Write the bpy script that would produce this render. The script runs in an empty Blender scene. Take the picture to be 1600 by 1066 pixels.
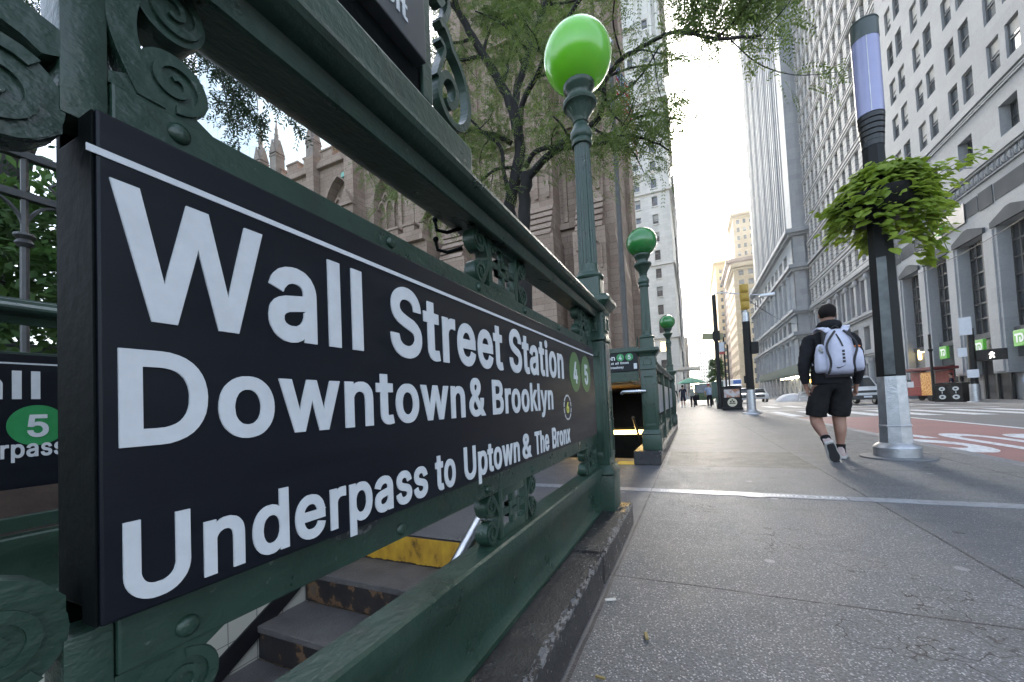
import bpy, bmesh, math, random
from mathutils import Vector, Matrix, noise
random.seed(7)
R = math.radians
S = bpy.context.scene
COL = S.collection
# ------------------------------------------------------------------ camera
CAM_H = 0.80
F_PX, PPX, PPY, IW, IH = 620.0, 801.0012, 611.8238, 1600.0, 1066.0
YAW, PIT, ROL = R(24.3984), R(1.9670), R(-2.6317)
def cam_axes():
    cy, sy, cp, sp, cr, sr = math.cos(YAW), math.sin(YAW), math.cos(PIT), math.sin(PIT), math.cos(ROL), math.sin(ROL)
    fw = Vector((-sy*cp, cy*cp, sp)); r0 = Vector((cy, sy, 0)); u0 = r0.cross(fw)
    return cr*r0+sr*u0, -sr*r0+cr*u0, fw
AR, AU, AF = cam_axes(); CO = Vector((0, 0, CAM_H))
cd = bpy.data.cameras.new('camera'); cam = bpy.data.objects.new('camera', cd); COL.objects.link(cam)
cam.matrix_world = Matrix(((AR.x, AU.x, -AF.x, 0), (AR.y, AU.y, -AF.y, 0), (AR.z, AU.z, -AF.z, CAM_H), (0, 0, 0, 1)))
cd.sensor_width = 36; cd.lens = F_PX/IW*36; cd.shift_x = (IW/2-PPX)/IW; cd.shift_y = (PPY-IH/2)/IW
cd.clip_start = 0.02; cd.clip_end = 3000
S.camera = cam
# ------------------------------------------------------------------ light
w = bpy.data.worlds.new('World'); S.world = w; w.use_nodes = True
nt = w.node_tree; bg = nt.nodes['Background']
sky = nt.nodes.new('ShaderNodeTexSky'); sky.sky_type = 'NISHITA'; sky.sun_disc = False
SUN_EL, SUN_AZ = R(24), R(-9)         # azimuth measured from +Y towards +X
sky.sun_elevation = SUN_EL; sky.sun_rotation = SUN_AZ
sky.air_density = 1.0; sky.dust_density = 4.0; sky.ozone_density = 1.0; sky.altitude = 0
hs = nt.nodes.new('ShaderNodeHueSaturation'); hs.inputs['Saturation'].default_value = .62; nt.links.new(sky.outputs[0], hs.inputs['Color'])
tn = nt.nodes.new('ShaderNodeMix'); tn.data_type = 'RGBA'; tn.blend_type = 'MULTIPLY'; tn.inputs[0].default_value = 1; tn.inputs[7].default_value = (.97, 1.0, 1.03, 1); nt.links.new(hs.outputs[0], tn.inputs[6]); nt.links.new(tn.outputs[2], bg.inputs[0]); bg.inputs[1].default_value = 0.15
sd = bpy.data.lights.new('sun', 'SUN'); sd.energy = 1.3; sd.angle = R(14); sd.color = (1.0, 0.97, 0.92)
so = bpy.data.objects.new('sun', sd); COL.objects.link(so)
sv = Vector((math.sin(SUN_AZ)*math.cos(SUN_EL), math.cos(SUN_AZ)*math.cos(SUN_EL), math.sin(SUN_EL)))
so.rotation_euler = (-sv).to_track_quat('-Z', 'Y').to_euler()
S.view_settings.view_transform = 'Standard'; S.view_settings.look = 'None'; S.view_settings.exposure = 2.6; S.view_settings.gamma = 1.0
S.view_settings.use_curve_mapping = False
S.cycles.max_bounces = 6; S.cycles.diffuse_bounces = 3; S.cycles.glossy_bounces = 3; S.cycles.transparent_max_bounces = 8
# ------------------------------------------------------------------ helpers
def ray(px, py): return AR*((px-PPX)/F_PX) - AU*((py-PPY)/F_PX) + AF
def gz(px, py, z=0.0): d = ray(px, py); return CO + d*((z-CAM_H)/d.z)
def ax(px, py, X): d = ray(px, py); return CO + d*(X/d.x)
def ay(px, py, Y): d = ray(px, py); return CO + d*(Y/d.y)
def tag(o, label=None, cat=None, group=None, kind=None):
    if label: o['label'] = label
    if cat: o['category'] = cat
    if group: o['group'] = group
    if kind: o['kind'] = kind
    return o
def empty(name, loc, rz=0, label=None, cat=None, group=None):
    o = bpy.data.objects.new(name, None); COL.objects.link(o); o.location = loc; o.rotation_euler = (0, 0, rz); o.empty_display_size = .1
    return tag(o, label, cat, group)
def copy_tree(o, parent=None):
    c = o.copy(); COL.objects.link(c); c.parent = parent
    for ch in list(o.children): copy_tree(ch, c)
    return c
def link(name, me, parent=None, loc=(0, 0, 0), rot=(0, 0, 0)):
    o = bpy.data.objects.new(name, me); COL.objects.link(o); o.location = loc; o.rotation_euler = rot
    if parent: o.parent = parent
    return o
class MB:
    """collects faces; build() links ONE mesh object"""
    def __init__(s): s.v = []; s.f = []; s.m = []; s.mi = 0
    def add(s, vs, fs, mi=None):
        b = len(s.v); s.v += [tuple(v) for v in vs]; s.f += [tuple(i+b for i in f) for f in fs]; s.m += [s.mi if mi is None else mi]*len(fs); return s
    def quad(s, a, b, c, d, mi=None): return s.add([a, b, c, d], [(0, 1, 2, 3)], mi)
    def box(s, x0, x1, y0, y1, z0, z1, mi=None, M=None):
        vs = [Vector(p) for p in ((x0, y0, z0), (x1, y0, z0), (x1, y1, z0), (x0, y1, z0), (x0, y0, z1), (x1, y0, z1), (x1, y1, z1), (x0, y1, z1))]
        if M: vs = [M @ v for v in vs]
        return s.add(vs, [(3, 2, 1, 0), (4, 5, 6, 7), (0, 1, 5, 4), (1, 2, 6, 5), (2, 3, 7, 6), (3, 0, 4, 7)], mi)
    def bbox(s, x0, x1, y0, y1, z0, z1, b=.004, mi=None, M=None):
        """box with chamfered edges"""
        bm = bmesh.new(); bmesh.ops.create_cube(bm, size=1)
        for v in bm.verts: v.co = Vector(((x0+x1)/2+v.co.x*(x1-x0), (y0+y1)/2+v.co.y*(y1-y0), (z0+z1)/2+v.co.z*(z1-z0)))
        bmesh.ops.bevel(bm, geom=bm.edges[:], offset=b, segments=2, affect='EDGES', profile=.6)
        return s.bm(bm, M, mi)
    def bm(s, bm, M=None, mi=None):
        bm.verts.index_update()
        s.add([(M @ v.co) if M else v.co.copy() for v in bm.verts], [[v.index for v in f.verts] for f in bm.faces], mi); bm.free(); return s
    def mesh(s, me, M=None, mi=None):
        s.add([(M @ v.co) if M else v.co.copy() for v in me.vertices], [list(p.vertices) for p in me.polygons], mi); return s
    def lathe(s, prof, c=(0, 0), n=24, mi=None, sq=None, cap=True, M=None, flute=0):
        """prof: (r,z) list; c: centre"""
        vs = []; fs = []
        for r, z in prof:
            for k in range(n):
                a = 2*math.pi*k/n; rr = r
                if flute and isinstance(flute, tuple) and flute[0] <= z <= flute[1]: rr = r*(1 - (flute[2] if k % 2 else 0))
                if sq and r > 0:
                    e = sq; ca, sa = math.cos(a), math.sin(a); rr = r/(abs(ca)**e+abs(sa)**e)**(1/e)
                vs.append(Vector((c[0]+rr*math.cos(a), c[1]+rr*math.sin(a), z)))
        for i in range(len(prof)-1):
            for k in range(n):
                fs.append((i*n+k, i*n+(k+1) % n, (i+1)*n+(k+1) % n, (i+1)*n+k))
        if cap: fs.append(tuple(range(n-1, -1, -1))); fs.append(tuple((len(prof)-1)*n+k for k in range(n)))
        if M: vs = [M @ v for v in vs]
        return s.add(vs, fs, mi)
    def tube(s, pts, rad, n=8, mi=None, cap=True):
        pts = [Vector(p) for p in pts]; rs = rad if isinstance(rad, (list, tuple)) else [rad]*len(pts)
        vs = []; fs = []; prev = None
        for i, p in enumerate(pts):
            t = (pts[min(i+1, len(pts)-1)]-pts[max(i-1, 0)])
            t = t.normalized() if t.length > 1e-9 else Vector((0, 0, 1))
            if prev is None: u = t.orthogonal().normalized()
            else:
                u = prev - t*prev.dot(t); u = u.normalized() if u.length > 1e-6 else t.orthogonal().normalized()
            prev = u; v = t.cross(u)
            for k in range(n):
                a = 2*math.pi*k/n; vs.append(p+(u*math.cos(a)+v*math.sin(a))*rs[i])
        for i in range(len(pts)-1):
            for k in range(n): fs.append((i*n+k, i*n+(k+1) % n, (i+1)*n+(k+1) % n, (i+1)*n+k))
        if cap: fs.append(tuple(range(n-1, -1, -1))); fs.append(tuple((len(pts)-1)*n+k for k in range(n)))
        return s.add(vs, fs, mi)
    def extr(s, poly, a0, a1, axis='y', mi=None, M=None, cap=True):
        """extrude a 2D polygon along an axis. y: poly=(x,z); x: poly=(y,z); z: poly=(x,y)"""
        def P(p, a): return Vector((p[0], a, p[1])) if axis == 'y' else (Vector((a, p[0], p[1])) if axis == 'x' else Vector((p[0], p[1], a)))
        n = len(poly); vs = [P(p, a0) for p in poly]+[P(p, a1) for p in poly]
        if M: vs = [M @ v for v in vs]
        fs = [(i, (i+1) % n, n+(i+1) % n, n+i) for i in range(n)]
        if cap: fs += [tuple(range(n-1, -1, -1)), tuple(range(n, 2*n))]
        return s.add(vs, fs, mi)
    def sphere(s, c, r, n=16, m=10, mi=None, sc=(1, 1, 1), M=None):
        bm = bmesh.new(); bmesh.ops.create_uvsphere(bm, u_segments=n, v_segments=m, radius=r)
        for v in bm.verts: v.co = Vector((v.co.x*sc[0]+c[0], v.co.y*sc[1]+c[1], v.co.z*sc[2]+c[2]))
        return s.bm(bm, M, mi)
    def build(s, name, mats, parent=None, smooth=False, loc=(0, 0, 0), fix=True, rot=(0, 0, 0), bev=0, ang=40):
        me = bpy.data.meshes.new(name); me.from_pydata([tuple(v) for v in s.v], [], s.f)
        if not isinstance(mats, (list, tuple)): mats = [mats]
        for m in mats: me.materials.append(m)
        if len(mats) > 1: me.polygons.foreach_set('material_index', s.m)
        if fix:
            bm = bmesh.new(); bm.from_mesh(me)
            if bev: bmesh.ops.remove_doubles(bm, verts=bm.verts, dist=1e-5)
            bmesh.ops.recalc_face_normals(bm, faces=bm.faces)
            if bev:
                es = [e for e in bm.edges if len(e.link_faces) == 2 and e.calc_face_angle(0) > R(30)]
                bmesh.ops.bevel(bm, geom=es, offset=bev, segments=1, affect='EDGES', clamp_overlap=True)
            bm.to_mesh(me); bm.free()
        if smooth:
            me.polygons.foreach_set('use_smooth', [True]*len(me.polygons))
            try: me.set_sharp_from_angle(angle=R(ang))
            except Exception: pass
        me.update(); return link(name, me, parent, loc, rot)
def comps(mb):
    par = list(range(len(mb.v)))
    def fd(a):
        while par[a] != a: par[a] = par[par[a]]; a = par[a]
        return a
    for f in mb.f:
        r = fd(f[0])
        for k in f[1:]: par[fd(k)] = r
    G = {}
    for f, m in zip(mb.f, mb.m): G.setdefault(fd(f[0]), []).append((f, m))
    out = []
    for fs in G.values():
        n = MB(); mp = {}
        for f, m in fs:
            for k in f:
                if k not in mp: mp[k] = len(n.v); n.v.append(mb.v[k])
            n.f.append(tuple(mp[k] for k in f)); n.m.append(m)
        out.append(n)
    return out
def split_build(mb, name, m, parent=None, cap=100, **k):
    cs = comps(mb); r = [c.build(name, m, parent, **k) for c in cs[:cap]]
    if len(cs) > cap:
        rest = MB()
        for c in cs[cap:]: rest.add(c.v, c.f)
        o = rest.build(name, m, parent, **k); o['kind'] = 'stuff'
    return r
# ------------------------------------------------------------------ materials
MATS = {}
def mat(name, col, rough=.6, metal=0.0, col2=None, scale=8.0, bump=0.0, bscale=40.0, detail=4.0, spec=.5, emit=None, estr=1.0, stretch=None, sub=0, trans=0, alpha=1, coat=0, contrast=(.35, .65)):
    if name in MATS: return MATS[name]
    m = bpy.data.materials.new(name); m.use_nodes = True; t = m.node_tree; b = t.nodes['Principled BSDF']
    b.inputs['Base Color'].default_value = (*col, 1); b.inputs['Roughness'].default_value = rough; b.inputs['Metallic'].default_value = metal
    b.inputs['Specular IOR Level'].default_value = spec
    if coat: b.inputs['Coat Weight'].default_value = coat; b.inputs['Coat Roughness'].default_value = .15
    if emit: b.inputs['Emission Color'].default_value = (*emit, 1); b.inputs['Emission Strength'].default_value = estr
    if trans: b.inputs['Transmission Weight'].default_value = trans
    tc = t.nodes.new('ShaderNodeTexCoord'); vec = tc.outputs['Object']
    if stretch:
        mp = t.nodes.new('ShaderNodeMapping'); mp.inputs['Scale'].default_value = stretch; t.links.new(vec, mp.inputs[0]); vec = mp.outputs[0]
    if col2:
        n = t.nodes.new('ShaderNodeTexNoise'); n.inputs['Scale'].default_value = scale; n.inputs['Detail'].default_value = detail; n.inputs['Roughness'].default_value = .62
        t.links.new(vec, n.inputs['Vector'])
        r = t.nodes.new('ShaderNodeValToRGB'); r.color_ramp.elements[0].position = contrast[0]; r.color_ramp.elements[1].position = contrast[1]
        r.color_ramp.elements[0].color = (*col, 1); r.color_ramp.elements[1].color = (*col2, 1)
        t.links.new(n.outputs[0], r.inputs[0]); t.links.new(r.outputs[0], b.inputs['Base Color'])
        mr = t.nodes.new('ShaderNodeMapRange'); mr.inputs[3].default_value = max(0, rough-.08); mr.inputs[4].default_value = min(1, rough+.1)
        t.links.new(n.outputs[0], mr.inputs[0]); t.links.new(mr.outputs[0], b.inputs['Roughness'])
    if bump:
        n2 = t.nodes.new('ShaderNodeTexNoise'); n2.inputs['Scale'].default_value = bscale; n2.inputs['Detail'].default_value = 5
        t.links.new(vec, n2.inputs['Vector'])
        bp = t.nodes.new('ShaderNodeBump'); bp.inputs['Strength'].default_value = bump; bp.inputs['Distance'].default_value = .01
        t.links.new(n2.outputs[0], bp.inputs['Height']); t.links.new(bp.outputs[0], b.inputs['Normal'])
    MATS[name] = m; return m
def leafmat(name, c1, c2, tr=.45):
    m = bpy.data.materials.new(name); m.use_nodes = True; t = m.node_tree; t.nodes.remove(t.nodes['Principled BSDF'])
    out = t.nodes['Material Output']; tc = t.nodes.new('ShaderNodeTexCoord'); n = t.nodes.new('ShaderNodeTexNoise'); n.inputs['Scale'].default_value = 3.0; n.inputs['Detail'].default_value = 6
    t.links.new(tc.outputs['Object'], n.inputs['Vector'])
    r = t.nodes.new('ShaderNodeValToRGB'); r.color_ramp.elements[0].position = .35; r.color_ramp.elements[1].position = .65
    r.color_ramp.elements[0].color = (*c1, 1); r.color_ramp.elements[1].color = (*c2, 1); t.links.new(n.outputs[0], r.inputs[0])
    d = t.nodes.new('ShaderNodeBsdfPrincipled'); d.inputs['Roughness'].default_value = .55; tl = t.nodes.new('ShaderNodeBsdfTranslucent'); mx = t.nodes.new('ShaderNodeMixShader'); mx.inputs[0].default_value = tr
    t.links.new(r.outputs[0], d.inputs['Base Color']); t.links.new(r.outputs[0], tl.inputs[0]); t.links.new(d.outputs[0], mx.inputs[1]); t.links.new(tl.outputs[0], mx.inputs[2]); t.links.new(mx.outputs[0], out.inputs[0])
    return m
class NT:
    """small node helper"""
    def __init__(s, name):
        s.m = bpy.data.materials.new(name); s.m.use_nodes = True; s.t = s.m.node_tree; s.b = s.t.nodes['Principled BSDF']
        g = s.t.nodes.new('ShaderNodeNewGeometry'); s.pos = g.outputs['Position']; sx = s.t.nodes.new('ShaderNodeSeparateXYZ'); s.t.links.new(s.pos, sx.inputs[0]); s.x, s.y, s.z = sx.outputs
    def math(s, op, a, b=None, c=None):
        n = s.t.nodes.new('ShaderNodeMath'); n.operation = op
        for i, v in enumerate((a, b, c)):
            if v is None: continue
            if hasattr(v, 'is_linked'): s.t.links.new(v, n.inputs[i])
            else: n.inputs[i].default_value = v
        return n.outputs[0]
    def noise(s, scale, detail=4, vec=None, rough=.6, sc=None):
        n = s.t.nodes.new('ShaderNodeTexNoise'); n.inputs['Scale'].default_value = scale; n.inputs['Detail'].default_value = detail; n.inputs['Roughness'].default_value = rough
        v = vec or s.pos
        if sc:
            mp = s.t.nodes.new('ShaderNodeMapping'); mp.inputs['Scale'].default_value = sc; s.t.links.new(v, mp.inputs[0]); v = mp.outputs[0]
        s.t.links.new(v, n.inputs['Vector']); return n.outputs[0]
    def voro(s, scale, feature='F1', out=0):
        n = s.t.nodes.new('ShaderNodeTexVoronoi'); n.inputs['Scale'].default_value = scale; n.feature = feature; s.t.links.new(s.pos, n.inputs['Vector']); return n.outputs[out]
    def ramp(s, f, stops):
        r = s.t.nodes.new('ShaderNodeValToRGB'); e = r.color_ramp.elements
        while len(e) < len(stops): e.new(.5)
        for k, (p, c) in enumerate(stops): e[k].position = p; e[k].color = (*c, 1) if not isinstance(c, (int, float)) else (c, c, c, 1)
        s.t.links.new(f, r.inputs[0]); return r.outputs[0]
    def mix(s, f, a, b, mode='MIX'):
        n = s.t.nodes.new('ShaderNodeMix'); n.data_type = 'RGBA'; n.blend_type = mode
        for i, v in ((0, f), (6, a), (7, b)):
            if hasattr(v, 'is_linked'): s.t.links.new(v, n.inputs[i])
            elif i == 0: n.inputs[0].default_value = v
            else: n.inputs[i].default_value = (*v, 1) if not isinstance(v, (int, float)) else (v, v, v, 1)
        return n.outputs[2]
    def line(s, coord, at, w):
        """1 within w/2 of coord==at"""
        d = s.math('ABSOLUTE', s.math('SUBTRACT', coord, at)); return s.math('LESS_THAN', d, w/2)
    def bump(s, h, strength=.3, dist=.01):
        bp = s.t.nodes.new('ShaderNodeBump'); bp.inputs['Strength'].default_value = strength; bp.inputs['Distance'].default_value = dist; s.t.links.new(h, bp.inputs['Height']); s.t.links.new(bp.outputs[0], s.b.inputs['Normal'])
    def set(s, **k):
        for n, v in k.items():
            i = s.b.inputs[n.replace('_', ' ')]
            if hasattr(v, 'is_linked'): s.t.links.new(v, i)
            else: i.default_value = (*v, 1) if isinstance(v, tuple) else v
        return s.m
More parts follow.
